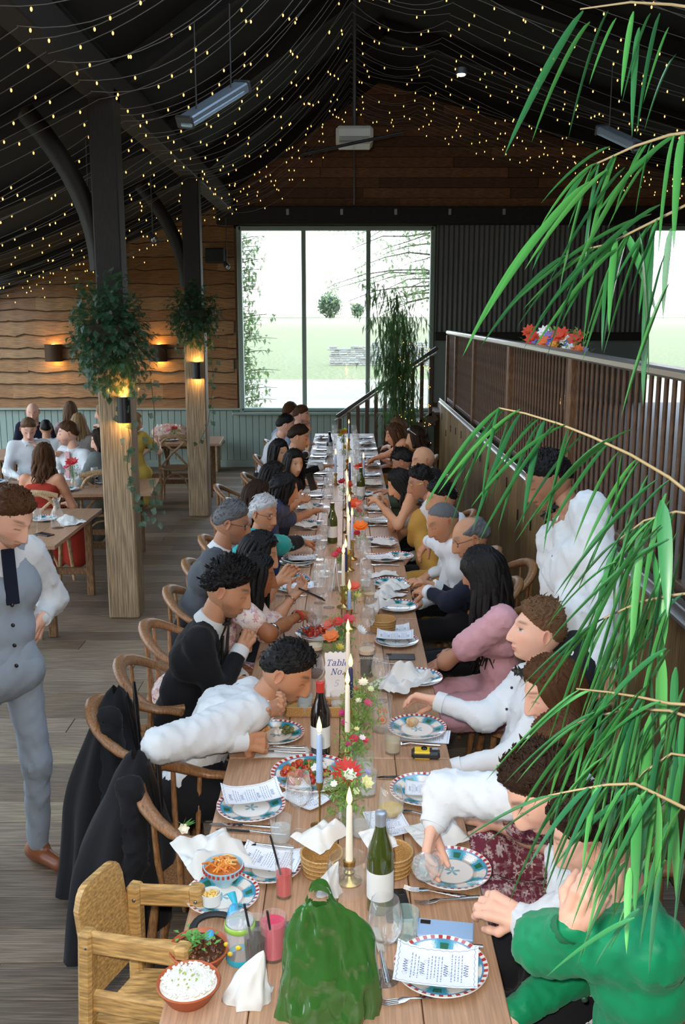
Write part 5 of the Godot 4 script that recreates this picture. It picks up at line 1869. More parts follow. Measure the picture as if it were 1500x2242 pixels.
	person({"label": "bearded man in a white shirt and pale pink tie turned towards the wall table", "h": [150, 950, 1.2], "f": Vector3(-0.5, 0, 0.8), "look": Vector3(-0.9, -0.15, 0.3), "skin": sp, "beard": 0.5, "brow": Color(0.08, 0.04, 0.02), "top": white, "hair": hair_brown, "side": 0.014, "curl": 0.5, "collar": white, "hr": [120, 1010, 0.9],
		"extra": func(t, b):
			var tie := M.new()
			tie.bar((b.q as Callable).call(0.95) - (b.bk as Vector3) * 0.09, (b.q as Callable).call(0.4) - (b.bk as Vector3) * 0.135, 0.06, 0.012, b.f)
			obj("tie", tie, cloth("pink_tie", Color(0.55, 0.3, 0.3)), t, true)})
	person({"label": "bald man in a navy jacket by the waney-board wall", "h": [72, 903, 1.22], "f": Vector3(0.3, 0, 0.9), "look": Vector3(0.2, -0.45, 0.9), "skin": sp, "top": navy, "top_name": "jacket", "brow": Color(0.2, 0.15, 0.12)})
	person({"label": "woman with straight ginger hair facing the waney-board wall", "h": [154, 900, 1.2], "f": Vector3(-0.3, 0, -0.9), "look": Vector3(-0.2, -0.1, -1), "skin": sp, "woman": true, "top": cloth("pale_rose", Color(0.5, 0.36, 0.36)), "top_name": "dress", "dress": true, "hair": hair_light, "over_ears": true, "locks": 36, "length": 0.25})
	person({"label": "woman with ash-blonde hair seen from behind at the wall table", "h": [172, 928, 1.17], "f": Vector3(-0.2, 0, -0.95), "look": Vector3(0.1, -0.1, -1), "skin": sp, "woman": true, "top": cloth("stone_knit", Color(0.3, 0.27, 0.24)), "top_name": "dress", "dress": true, "hair": hair_blond, "over_ears": true, "locks": 36, "length": 0.25})
	person({"label": "blonde woman in profile with a dark red sleeve beside the nearer pillar", "h": [227, 905, 1.2], "f": Vector3(-0.9, 0, 0.2), "look": Vector3(-0.95, -0.2, 0.1), "skin": sp, "woman": true, "top": cloth("wine_dress", Color(0.16, 0.02, 0.02)), "top_name": "dress", "dress": true, "sleeve": "half", "hair": hair_blond, "over_ears": true, "locks": 36, "length": 0.2, "hr": [205, 930, 0.95]})
	person({"label": "child with short black hair at the wall table", "h": [101, 940, 1.05], "f": Vector3(-0.3, 0, -0.9), "look": Vector3(-0.3, -0.3, -0.9), "skin": sm, "top": white, "hair": hair_black, "side": 0.012, "size": 0.85})
	person({"label": "guest in a yellow dress leaning in behind the nearer pillar", "h": [292, 925, 1.17], "f": Vector3(-0.3, 0, -0.9), "look": Vector3(0.8, -0.3, -0.2), "skin": sp, "woman": true, "top": cloth("yellow_dress", Color(0.55, 0.38, 0.08)), "top_name": "dress", "dress": true, "sleeve": "short", "hair": hair_blond, "over_ears": true, "locks": 30, "length": 0.1, "hr": [350, 965, 0.9]})


func flower_print(called: String, cols: Array) -> ImageTexture:
	if tex.has(called):
		return tex[called]
	var g := RandomNumberGenerator.new()
	g.seed = called.hash()
	var im := Image.create(256, 256, false, Image.FORMAT_RGBA8)
	im.fill(cols[0])
	for k in 46:
		var c := Vector2(g.randf() * 256, g.randf() * 256)
		var cc: Color = cols[1 + g.randi() % (cols.size() - 1)]
		var rad := g.randf_range(8, 22)
		var pet := 3 + g.randi() % 4
		var ph := g.randf() * TAU
		for y in range(-int(rad), int(rad) + 1):
			for x in range(-int(rad), int(rad) + 1):
				var d := Vector2(x, y)
				if d.length() < rad * (0.62 + 0.38 * cos(d.angle() * pet + ph)):
					im.set_pixel(posmod(int(c.x) + x, 256), posmod(int(c.y) + y, 256), cc)
	tex[called] = ImageTexture.create_from_image(im)
	return tex[called]


# =====================================================================  tables and tableware
const TOP := 0.75
var proto := {}

func tx(x: float, y: float) -> Vector3:
	return on_y(x, y, TOP)


func dining_table(at: Vector3, w: float, l: float, turn: float, label: String, group := "", planks := 4) -> Node3D:
	var t := thing("dining_table", label, "table", at, group, turn)
	var tones := []
	for k in 4:
		tones.append(wood("table_plank_%d" % k, rgb(["be9474", "b58b6b", "c59d7e", "ba906f"][k]), Vector3(10, 8, 0.35), 0.42, true))
	for k in planks:
		var m := M.new()
		m.box(Vector3(-w / 2 + w * (k + 0.5) / planks, TOP - 0.017, 0), Vector3(w / planks - 0.0025, 0.034, l - 0.006), Basis(), 0.003)
		obj("plank", m, tones[rng.randi() % 4], t)
	var leg := wood("trestle_wood", rgb("9a7048"), Vector3(9, 1, 9), 0.55)
	var m := M.new()
	m.box(Vector3(0, TOP - 0.055, -l / 2 + 0.12), Vector3(w * 0.86, 0.045, 0.06), Basis(), 0.004)
	m.box(Vector3(0, TOP - 0.055, l / 2 - 0.12), Vector3(w * 0.86, 0.045, 0.06), Basis(), 0.004)
	obj("bearer", m, leg, t)
	for e in [-1.0, 1.0]:
		for s in [-1.0, 1.0]:
			m = M.new()
			m.bar(Vector3(s * w * 0.40, TOP - 0.08, e * (l / 2 - 0.14)), Vector3(s * w * 0.40, 0.0, e * (l / 2 - 0.14)), 0.06, 0.05, Vector3.BACK, 0.005)
			obj("leg", m, leg, t)
		m = M.new()
		m.box(Vector3(0, 0.22, e * (l / 2 - 0.14)), Vector3(w * 0.78, 0.06, 0.035), Basis(), 0.004)
		obj("crossbar", m, leg, t)
		m = M.new()
		m.bar(Vector3(0, 0.24, e * (l / 2 - 0.16)), Vector3(0, TOP - 0.09, e * (l / 2 - 0.62)), 0.05, 0.035, Vector3.RIGHT, 0.004)
		obj("brace", m, leg, t)
	return t


func plate_tex() -> ImageTexture:
	if tex.has("plate"):
		return tex["plate"]
	var n := 320
	var im := Image.create(n, n, false, Image.FORMAT_RGBA8)
	for y in n:
		for x in n:
			var d := (Vector2(x + 0.5, y + 0.5) / n - Vector2(0.5, 0.5)) * 2.0
			var r := d.length()
			var a := d.angle()
			var c := Color("f2efe9")
			if r > 0.90:
				c = Color("b5382f") if fposmod(a / TAU * 34.0, 1.0) < 0.5 and r < 0.985 else Color("eceae6")
			elif r > 0.86:
				c = Color("5f8fb4")
			elif r > 0.56:
				c = Color("3f9db8")
				var b := fine.get_noise_2d(cos(a) * 1.1 + r * 0.6, sin(a) * 1.1 - r * 0.5)
				var pet := 0.5 + 0.5 * cos(a * 6.0)
				if pet > 0.62 - b * 0.4:
					c = Color("efe9df") if r > 0.62 else Color("d9c6bb")
				elif fposmod(a / TAU * 6.0, 1.0) > 0.38 and fposmod(a / TAU * 6.0, 1.0) < 0.62 and r > 0.62 and r < 0.8:
					c = Color("2c6b4f")
			elif r > 0.53:
				c = Color("c9b4a8")
			elif r < 0.2 and 0.5 + 0.5 * cos(a * 5.0) > r * 4.0:
				c = Color("8fb7c4")
			im.set_pixel(x, y, c)
	tex["plate"] = ImageTexture.create_from_image(im)
	return tex["plate"]


func plate_mesh(r: float) -> M:
	var m := M.new()
	m.mapped = true
	m.uvs = 0.5 / r
	m.lathe(PackedVector2Array([Vector2(0.0, 0.004), Vector2(r * 0.55, 0.004), Vector2(r * 0.6, 0.001), Vector2(r * 0.62, 0.005), Vector2(r, 0.019), Vector2(r * 0.995, 0.0225), Vector2(r * 0.66, 0.010), Vector2(r * 0.55, 0.0075), Vector2(0.0, 0.0075)]), 36)
	return m


func plate(at: Vector3, label: String, group := "", r := 0.118) -> Node3D:
	var key := "plate%.3f" % r
	if not proto.has(key):
		proto[key] = plate_mesh(r).mesh()
	var o := obj("dinner_plate", proto[key], mat("painted_plate", Color(0.9, 0.9, 0.9), 0.15, {"tex": plate_tex(), "coat": 0.5}))
	o.position = at
	o.rotation.y = rng.randf() * TAU
	tag(o, label, "plate", group)
	return o


func print_tex(called: String, head: String) -> ImageTexture:
	# faint blue print of a menu: a heading, short lines, a wavy border and sprigs
	if tex.has(called):
		return tex[called]
	var g := RandomNumberGenerator.new()
	g.seed = called.hash()
	var im := Image.create(224, 320, false, Image.FORMAT_RGBA8)
	im.fill(Color("eceff4"))
	var ink := Color("6f86b0")
	for k in 224:
		for e in [10, 306]:
			im.fill_rect(Rect2i(k, e + int(3 * sin(k * 0.2)), 1, 2), ink)
	for k in 320:
		for e in [9, 213]:
			im.fill_rect(Rect2i(e + int(3 * sin(k * 0.2)), k, 2, 1), ink)
	var y := 36
	while y < 286:
		if y == 36 or y % 90 < 14:
			for k in 34:
				im.fill_rect(Rect2i(72 + k * 2, y + int(7 * sin(k * 0.9) + g.randf() * 3), 3, 5), Color("3f5488"))
			y += 26
		else:
			var x := g.randi_range(30, 60)
			while x < 190 - (x % 20):
				var w := g.randi_range(5, 18)
				im.fill_rect(Rect2i(x, y, w, 3), ink)
				im.fill_rect(Rect2i(x + w / 3, y - 2, 2, 5), ink)
				x += w + 5
			y += 13
	for k in 8:
		var c := Vector2(g.randf_range(28, 196), g.randf_range(30, 290))
		for q in 22:
			im.fill_rect(Rect2i(int(c.x + 11 * cos(q * 0.8) * sin(q * 0.31)), int(c.y + 9 * sin(q * 0.8)), 2, 2), Color("8fa2c6"))
	tex[called] = ImageTexture.create_from_image(im)
	return tex[called]


func card(called: String, label: String, cat: String, at: Vector3, turn: float, size: Vector2, curl := 0.01, group := "", mt: Material = null) -> MeshInstance3D:
	var m := M.new()
	m.mapped = true
	m.sheet(8, 10, func(u: float, v: float) -> Vector3:
		return Vector3((u - 0.5) * size.x, curl * (pow(absf(u - 0.5) * 2.0, 2.0) * 0.6 + pow(absf(v - 0.5) * 2.0, 3.0) * (0.6 + u)), (v - 0.5) * size.y), 0.0006)
	var o := obj(called, m, mt if mt else mat("menu_paper", Color(0.9, 0.9, 0.9), 0.8, {"tex": print_tex("menu", "")}))
	o.position = at
	o.rotation.y = turn
	tag(o, label, cat, group)
	return o


func napkin(at: Vector3, size: Vector2, turn: float, label: String, group := "", heap := 0.03, sd := 0.0) -> MeshInstance3D:
	var m := M.new()
	m.sheet(22, 22, func(u: float, v: float) -> Vector3:
		var x := (u - 0.5) * size.x
		var z := (v - 0.5) * size.y
		var e := 1.0 - pow(maxf(absf(u - 0.5), absf(v - 0.5)) * 2.0, 3.0)
		var n := fold.get_noise_3d(x * 0.7 + sd, z * 0.7, sd) + 0.4 * fold.get_noise_3d(x * 1.9, z * 1.9 + sd, 4.0)
		return Vector3(x * (1.0 + 0.2 * n), 0.006 + maxf(0.0, heap * (0.55 + 0.9 * n) * (0.35 + 0.65 * e)), z * (1.0 - 0.2 * n)), 0.002)
	var o := obj("napkin", m, cloth("white_linen", Color(0.64, 0.64, 0.62), 0.15))
	o.position = at
	o.rotation.y = turn
	tag(o, label, "napkin", group)
	return o


func vessel(called: String, label: String, cat: String, at: Vector3, prof: PackedVector2Array, fill := [], group := "", tint: Material = null) -> Node3D:
	# a glass and what is in it: fill = [profile, material]
	var t := thing(called, label, cat, at, group)
	var key := called + str(prof)
	if not proto.has(key):
		var m := M.new()
		m.lathe(prof, 24)
		proto[key] = m.mesh()
	obj("bowl", proto[key], tint if tint else glass(), t)
	for f in fill:
		var m := M.new()
		m.lathe(f[0], 20)
		obj("drink", m, f[1], t)
	return t


func pv(a: Array) -> PackedVector2Array:
	var p := PackedVector2Array()
	for k in range(0, a.size(), 2):
		p.append(Vector2(a[k], a[k + 1]))
	return p


func wine_glass(at: Vector3, label: String, group := "", drink: Material = null, s := 1.0) -> void:
	var p := pv([0.0, 0.0, 0.034, 0.0, 0.035, 0.002, 0.008, 0.007, 0.004, 0.014, 0.0038, 0.085, 0.007, 0.092, 0.026, 0.105, 0.038, 0.128, 0.0395, 0.15, 0.036, 0.175, 0.031, 0.2, 0.0305, 0.2005, 0.0355, 0.175, 0.0388, 0.15, 0.0373, 0.1285, 0.025, 0.107, 0.0, 0.096])
	for k in p.size():
		p[k] *= s
	var f := []
	if drink:
		var q := pv([0.0, 0.0965, 0.025, 0.1075, 0.036, 0.128, 0.0365, 0.131, 0.0, 0.131])
		for k in q.size():
			q[k] *= s
		f = [[q, drink]]
	vessel("wine_glass", label, "wine glass", at, p, f, group)


func tumbler(at: Vector3, label: String, group := "", drink: Material = null, r := 0.035, h := 0.09, lvl := 0.6, tint: Material = null, called := "tumbler", cat := "glass") -> Node3D:
	var p := pv([0.0, 0.0, r * 0.82, 0.0, r * 0.86, 0.003, r, h, r * 0.965, h, r * 0.83, 0.009, 0.0, 0.008])
	var f := []
	if drink:
		f = [[pv([0.0, 0.0085, r * 0.82, 0.0095, lerpf(r * 0.83, r * 0.96, lvl), h * lvl, 0.0, h * lvl]), drink]]
	return vessel(called, label, cat, at, p, f, group, tint)


func bottle(at: Vector3, label: String, body: Material, capsule: Material, lab: Material, s := 1.0) -> void:
	var t := thing("wine_bottle", label, "wine bottle", at)
	var m := M.new()
	var p := pv([0.0, 0.0, 0.034, 0.0, 0.0375, 0.004, 0.038, 0.02, 0.038, 0.165, 0.035, 0.19, 0.024, 0.222, 0.0165, 0.25, 0.0148, 0.27, 0.0146, 0.295, 0.0, 0.295])
	for k in p.size():
		p[k] *= s
	m.lathe(p, 28)
	obj("bottle_body", m, body, t)
	m = M.new()
	m.lathe(pv([0.0155 * s, 0.245 * s, 0.0157 * s, 0.292 * s, 0.0165 * s, 0.293 * s, 0.0165 * s, 0.30 * s, 0.0135 * s, 0.302 * s, 0.0, 0.302 * s]), 20)
	obj("capsule", m, capsule, t)
	m = M.new()
	m.lathe(pv([0.0384 * s, 0.045 * s, 0.0384 * s, 0.13 * s]), 28)
	obj("label_band", m, lab, t)


func flame_candle(px: float, py: float, fh: float, col: String, ln: float, holder: String, label: String, lean := Vector2.ZERO) -> void:
	# taper whose flame is at this pixel, fh above the floor; it stands on the table
	var tip := on_y(px, py, fh)
	var at := Vector3(tip.x, TOP, tip.z)
	var top := fh - TOP - 0.022
	var bot := maxf(top - ln, 0.02)
	var brass := mat("brass", Color(0.62, 0.44, 0.16), 0.3, {"metal": 1.0})
	var c := thing("taper_candle", label, "candle", at + Vector3(0, bot, 0))
	var m := M.new()
	m.lathe(pv([0.0, 0.0, 0.0105, 0.0, 0.0112, 0.01, 0.0085, top - bot - 0.006, 0.006, top - bot, 0.0, top - bot + 0.001]), 14)
	obj("wax", m, mat("wax_" + col, rgb(col), 0.45 ), c)
	m = M.new()
	m.tube(PackedVector3Array([Vector3(0, top - bot, 0), Vector3(0.001, top - bot + 0.008, 0), Vector3(0.003, top - bot + 0.014, 0)]), 0.0012, 5)
	obj("wick", m, mat("wick", Color(0.01, 0.01, 0.01), 0.9), c)
	m = M.new()
	m.lathe(pv([0.0, 0.002, 0.005, 0.006, 0.009, 0.017, 0.008, 0.03, 0.0035, 0.048, 0.0, 0.06]), 10, Transform3D(Basis(), Vector3(0, top - bot, 0)))
	obj("flame", m, mat("candle_flame", Color(1, 0.8, 0.4), 0.5, {"glow": Color(1.0, 0.62, 0.2), "power": 2.6}), c)
	var l := OmniLight3D.new()
	l.name = "flame_light"
	c.add_child(l)
	l.position = Vector3(0, top - bot + 0.02, 0)
	l.light_color = Color(1.0, 0.72, 0.36)
	l.light_energy = 0.012
	l.light_size = 0.012
	l.omni_range = 12
	l.omni_attenuation = 2
	l.shadow_enabled = true
	var hname := "candlestick"
	var h := thing(hname, ("slim tall brass stem holding the " if holder == "stem" else "turned brass candlestick holding the ") + label.trim_prefix("lit "), "candlestick", at)
	m = M.new()
	if holder == "stem":
		m.lathe(pv([0.0, 0.0, 0.03, 0.0, 0.031, 0.004, 0.006, 0.008, 0.003, 0.02, 0.003, bot - 0.022, 0.010, bot - 0.016, 0.0135, bot + 0.012, 0.0115, bot + 0.012, 0.0, bot]), 16)
	else:
		m.lathe(pv([0.0, 0.0, 0.038, 0.0, 0.039, 0.006, 0.02, 0.014, 0.012, 0.024, 0.018, 0.034, 0.010, bot * 0.5, 0.016, bot * 0.6, 0.010, bot * 0.72, 0.017, bot - 0.008, 0.019, bot + 0.014, 0.0125, bot + 0.014, 0.012, bot, 0.0, bot]), 18)
	obj("stick", m, brass, h)


func bloom(m: M, c: Vector3, nn: Vector3, r: float, petals: int, cup := 0.3) -> void:
	var x := nn.cross(Vector3(0.3, 0.1, 1)).normalized()
	var y := nn.cross(x)
	for k in petals:
		var a := TAU * k / petals + rng.randf() * 0.2
		var d := x * cos(a) + y * sin(a)
		var s := nn.cross(d)
		var w := r * 2.6 / petals
		var i0 := m.put(c, nn)
		var i1 := m.put(c + d * r * 0.6 + s * w + nn * r * cup * 0.5, (nn - d * cup).normalized())
		var i2 := m.put(c + d * r + nn * r * cup, (nn - d * cup).normalized())
		var i3 := m.put(c + d * r * 0.6 - s * w + nn * r * cup * 0.5, (nn - d * cup).normalized())
		m.tri(i0, i1, i2)
		m.tri(i0, i2, i3)


func posy(at: Vector3, label: String, spec: Array, h := 0.2, green := 26) -> void:
	# a bud vase and what stands in it; spec: [dx, dy, dz, radius, colour, petals]
	var v := thing("bud_vase", "small clear glass vase holding the " + label, "vase", at)
	var m := M.new()
	m.lathe(pv([0.0, 0.0, 0.024, 0.0, 0.027, 0.02, 0.027, 0.05, 0.014, 0.075, 0.013, 0.095, 0.017, 0.105, 0.0155, 0.105, 0.0115, 0.095, 0.0125, 0.075, 0.025, 0.05, 0.0, 0.006]), 18)
	obj("glass_body", m, glass(), v)
	var t := thing("flower_posy", label, "flowers", at)
	var st := M.new()
	var lf := M.new()
	for k in spec:
		var c := Vector3(k[0], k[1], k[2])
		st.tube(PackedVector3Array([Vector3(k[0] * 0.06, 0.01, k[2] * 0.06), Vector3(k[0] * 0.2, 0.1, k[2] * 0.2), c.lerp(Vector3(0, 0.1, 0), 0.35) + Vector3(0, 0.02, 0), c]), 0.0016, 5)
		var b := M.new()
		var nn := (Vector3(k[0], 0.09, k[2]) + Vector3(0, 0.02, 0.06)).normalized()
		var br: float = k[3] * (1.15 if at.z > -4.0 else 1.6)
		bloom(b, c, nn, br, k[5], 0.35)
		bloom(b, c + nn * 0.002, nn, br * 0.7, k[5], 0.6)
		b.ball(c + nn * k[3] * 0.12, Vector3(1, 1, 1) * k[3] * 0.26, 8, 5)
		obj("bloom", b, mat("petal_" + k[4], rgb(k[4]), 0.6, {"back": rgb(k[4]) * 0.4}), t)
	for k in green:
		var a := rng.randf() * TAU
		var rr := rng.randf_range(0.01, 0.075)
		var hh := rng.randf_range(0.07, h)
		var p := Vector3(cos(a) * rr, hh, sin(a) * rr)
		st.tube(PackedVector3Array([Vector3(0, 0.08, 0), p * Vector3(0.5, 0.8, 0.5), p]), 0.001, 4)
		for q in 6:
			leaf(lf, p + Vector3(rng.randfn(), rng.randfn(), rng.randfn()) * 0.013, Vector3(rng.randfn(), rng.randfn() + 0.3, rng.randfn()).normalized(), rng.randf_range(0.012, 0.03), 0.008)
	obj("stems", st, mat("stem_green", rgb("6d8a3f"), 0.6), t)
	tag(obj("greenery", lf, mat("posy_leaf", rgb("6f9442"), 0.6, {"back": Color(0.2, 0.3, 0.08)}), t), "", "", "", "stuff")


func fork(at: Vector3, turn: float, label: String, group := "", called := "fork") -> void:
	var t := thing(called, label, called, at + Vector3(0, 0.003, 0), group, turn)
	var steel := mat("cutlery_steel", Color(0.62, 0.62, 0.62), 0.18, {"metal": 1.0})
	if not proto.has("handle"):
		var m := M.new()
		m.tube(PackedVector3Array([Vector3(0, 0.002, 0.1), Vector3(0, 0.003, 0.07), Vector3(0, 0.005, 0.02), Vector3(0, 0.008, -0.02)]), [0.0085, 0.0095, 0.006, 0.004], 8, 0.35)
		proto["handle"] = m.mesh()
		m = M.new()
		m.tube(PackedVector3Array([Vector3(0, 0.008, -0.02), Vector3(0, 0.006, -0.035), Vector3(0, 0.004, -0.05)]), [0.004, 0.012, 0.011], 8, 0.25)
		for k in 4:
			m.tube(PackedVector3Array([Vector3(-0.009 + k * 0.006, 0.004, -0.048), Vector3(-0.009 + k * 0.006, 0.003, -0.075), Vector3(-0.009 + k * 0.006, 0.008, -0.095)]), [0.0018, 0.0017, 0.001], 5)
		proto["tines"] = m.mesh()
		m = M.new()
		m.sheet(4, 10, func(u: float, v: float) -> Vector3:
			var w := 0.0095 * sqrt(maxf(0.0, 1.0 - pow(v, 6.0)))
			return Vector3((u - 0.35) * w * 2.0, 0.004, -0.02 - v * 0.115), 0.0012)
		proto["blade"] = m.mesh()
	obj("handle", proto["handle"], steel, t)
	obj("tines" if called == "fork" else "blade", proto["tines" if called == "fork" else "blade"], steel, t)


func basket(at: Vector3, label: String, r := 0.075) -> void:
	var t := thing("bread_basket", label, "basket", at)
	var cane := wood("pale_bamboo", rgb("d9ab6a"), Vector3(20, 20, 20), 0.5)
	var m := M.new()
	m.lathe(pv([0.0, 0.0, r * 0.86, 0.0, r * 0.9, 0.004, r, 0.065, r * 0.97, 0.065, r * 0.86, 0.006, 0.0, 0.005]), 28)
	obj("shell", m, cane, t)
	m = M.new()
	for k in 5:
		var p := PackedVector3Array()
		var rr := lerpf(r * 0.9, r, k / 4.0) + 0.0015
		for q in 25:
			p.append(Vector3(cos(TAU * q / 24) * rr, 0.006 + k * 0.0145, sin(TAU * q / 24) * rr))
		m.tube(p, 0.0035, 5, 1.0, Vector3.UP, false)
	obj("bands", m, cane, t)


func phone(at: Vector3, turn: float, label: String, col: Color, size := Vector3(0.075, 0.009, 0.152), roll := 0.0) -> Node3D:
	var t := thing("mobile_phone", label, "phone", at, "", turn)
	t.rotation.x = roll
	var m := M.new()
	m.box(Vector3(0, 0.0046, 0), size, Basis(), 0.003)
	obj("case", m, mat("phone_%s" % col.to_html(), col, 0.3), t)
	m = M.new()
	m.box(Vector3(size.x * 0.28, 0.0098, -size.z * 0.36), Vector3(0.018, 0.002, 0.028), Basis(), 0.001)
	obj("camera_bump", m, mat("lens_black", Color(0.01, 0.01, 0.01), 0.15), t)
	return t


func lumps(m: M, c: Vector3, r: float, count: int, s: float, cols: Array, h := 0.012) -> void:
	for k in count:
		var a := rng.randf() * TAU
		var q := sqrt(rng.randf()) * r
		m.col = cols[rng.randi() % cols.size()]
		m.ball(c + Vector3(cos(a) * q, rng.randf() * h * (1.2 - q / r), sin(a) * q), Vector3(rng.randf_range(0.6, 1.3), rng.randf_range(0.4, 0.8), rng.randf_range(0.6, 1.3)) * s, 7, 5, Basis(Vector3(rng.randfn(), rng.randfn(), rng.randfn()).normalized(), rng.randf() * 3.0))


func food(t: Node3D, called: String, m: M, rough := 0.4) -> void:
	m.colored = true
	obj(called, m, mat("food_%.1f" % rough, Color.WHITE, rough, {"vc": true}), t)


func long_table() -> void:
	# seven plank tables end to end
	var z := -1.66
	var names := ["plank table at the near end, by the high chair", "plank table under the red wine bottle and the table sign", "plank table beside the woman in pink", "plank table between the grey suit and the navy suit", "plank table beside the sequinned dress", "plank table beside the bald man", "plank table at the window end, by the stair rail"]
	for k in 7:
		dining_table(Vector3(-0.024, 0, z - 0.865), 0.845, 1.73, 0.0, names[k])
		z -= 1.73
	var wax := {"c": "f1ead6", "b": "9db9de", "n": "25305f", "p": "c9bfe0"}
	# candles: flame pixel, flame height, colour, length, holder
	var cs := [[765, 1748, 1.02, "c", 0.19, "turned", "lit cream candle beside the silver-capped wine bottle"], [699, 1592, 1.10, "b", 0.18, "stem", "lit pale blue candle in front of the red-capped bottle"], [761, 1487, 1.07, "c", 0.2, "turned", "lit cream candle before the table sign"], [768, 1450, 1.03, "n", 0.14, "turned", "lit navy candle beside the table sign"],
		[762, 1373, 1.07, "c", 0.2, "turned", "lit cream candle above the red poppies behind the sign"], [765, 1283, 0.99, "b", 0.12, "turned", "lit short blue candle beside the cream candle"], [752, 1205, 1.09, "c", 0.2, "turned", "lit cream candle next to the tall white card"], [757, 1192, 1.06, "n", 0.16, "turned", "lit navy candle next to the tall white card"],
		[764, 1136, 1.10, "c", 0.2, "turned", "lit tall cream candle beside the navy suit"], [771, 1123, 1.08, "p", 0.18, "turned", "lit lilac candle level with the mustard dress"], [762, 1120, 1.05, "c", 0.16, "turned", "lit cream candle level with the mustard dress"], [765, 1092, 1.08, "n", 0.18, "turned", "lit navy candle behind the orange poppy"],
		[761, 1078, 1.07, "c", 0.18, "turned", "lit cream candle behind the orange poppy"], [761, 1051, 1.07, "c", 0.18, "turned", "lit cream candle beside the far green bottle"], [759, 1037, 1.07, "c", 0.18, "turned", "lit cream candle beyond the far green bottle"], [766, 1008, 1.07, "n", 0.18, "turned", "lit navy candle level with the bald man"],
		[796, 999, 1.07, "b", 0.2, "turned", "lit blue candle set towards the plank wall"], [735, 990, 1.08, "b", 0.2, "turned", "lit blue candle set towards the window side guests"], [760, 964, 1.08, "c", 0.2, "turned", "lit cream candle near the stair end"], [764, 924, 1.10, "b", 0.2, "turned", "lit blue candle at the far table end"]]
	for c in cs:
		flame_candle(c[0], c[1], c[2], wax[c[3]], c[4], c[5], c[6])
	# flowers down the middle
	posy(tx(752, 1815), "white blooms and fern sprigs beside the near cream candle", [[0.02, 0.19, 0.0, 0.022, "efeee6", 8], [0.075, 0.17, 0.01, 0.022, "f2efb0", 7], [-0.03, 0.17, 0.02, 0.012, "e9ece0", 7], [0.04, 0.15, 0.03, 0.012, "d9dfae", 6]], 0.2, 40)
	posy(tx(758, 1790), "flat red gerbera over green sprigs near the blue candle", [[0.0, 0.17, 0.02, 0.048, "c8322c", 16], [0.07, 0.15, -0.03, 0.012, "b7b0e0", 7]], 0.16, 30)
	posy(tx(775, 1690), "pink and red small blooms beside the yellow camera", [[0.0, 0.13, 0.0, 0.018, "c9304f", 9], [0.03, 0.14, 0.01, 0.012, "f4e7ea", 7], [-0.02, 0.12, 0.02, 0.013, "b03a63", 8], [0.04, 0.12, -0.01, 0.014, "d6414f", 9], [0.01, 0.16, -0.02, 0.010, "e8dfa0", 7]], 0.15, 34)
	posy(tx(785, 1640), "magenta sweet peas with dark leaves by the pint glass", [[-0.06, 0.15, 0.0, 0.018, "d14a86", 6], [-0.05, 0.12, 0.02, 0.016, "c23a73", 6], [0.035, 0.19, 0.0, 0.017, "d8577f", 7], [0.0, 0.2, 0.0, 0.012, "e7e3c9", 7]], 0.22, 46)
	posy(tx(795, 1590), "white daisies and lime sprigs behind the navy candle", [[0.0, 0.19, 0.0, 0.02, "eff0dc", 9], [0.03, 0.17, 0.02, 0.014, "dfe8b4", 8], [-0.03, 0.16, 0.0, 0.012, "c94f58", 7]], 0.2, 40)
	posy(tx(750, 1435), "red poppies and yellow-green sprigs behind the sign", [[-0.06, 0.16, 0.0, 0.026, "e0705a", 8], [0.03, 0.185, 0.0, 0.024, "dd4a55", 9], [-0.02, 0.18, 0.02, 0.02, "d8433f", 8], [0.09, 0.13, 0.0, 0.02, "eef0ee", 12]], 0.19, 40)
	posy(tx(735, 1470), "orange bloom on loose stems by the tall paper cards", [[-0.02, 0.17, 0.0, 0.028, "e07a3a", 8], [0.02, 0.12, 0.0, 0.014, "d9c24a", 8]], 0.15, 24)
	posy(tx(775, 1345), "coral ranunculus by the beer glass", [[0.0, 0.16, 0.0, 0.026, "e2654a", 10], [0.02, 0.12, 0.02, 0.014, "d0d67a", 7]], 0.14, 20)
	posy(tx(745, 1252), "red carnations in front of the green bottle", [[0.0, 0.14, 0.0, 0.022, "cc2f3a", 10], [-0.03, 0.12, 0.02, 0.02, "d63d55", 10], [0.04, 0.13, 0.0, 0.018, "e6b43c", 9]], 0.15, 34)
	posy(tx(788, 1205), "orange poppy on the mustard dress side", [[0.0, 0.17, 0.0, 0.04, "ee7a1e", 8], [-0.02, 0.13, 0.02, 0.018, "c8334c", 9]], 0.12, 18)
	posy(tx(775, 1150), "big orange poppy with dark stems amid the candles", [[0.0, 0.17, 0.0, 0.045, "ea5a22", 8], [0.04, 0.12, 0.01, 0.02, "c9313a", 9], [-0.05, 0.1, 0.0, 0.014, "d9a0b0", 8]], 0.12, 18)
	posy(tx(756, 1095), "crimson blooms on the black-haired guests' side", [[-0.03, 0.17, 0.0, 0.026, "b5252f", 9], [0.03, 0.14, 0.0, 0.03, "d8452f", 9]], 0.12, 18)
	posy(tx(785, 1062), "scarlet poppies level with the bald man", [[0.0, 0.17, 0.0, 0.035, "d43a22", 8], [0.03, 0.19, 0.0, 0.03, "cf4a1e", 8]], 0.14, 18)
	posy(tx(758, 1010), "yellow bloom posy near the stair end", [[0.0, 0.16, 0.0, 0.03, "e8b12a", 9], [0.03, 0.14, 0.0, 0.02, "d5d06a", 8]], 0.15, 22)
	posy(tx(752, 982), "lime and orange posy at the far table end", [[0.0, 0.2, 0.0, 0.035, "d98a2a", 9], [-0.04, 0.17, 0.0, 0.025, "c9c23a", 9], [0.02, 0.24, 0.0, 0.02, "a8c23f", 8]], 0.24, 40)
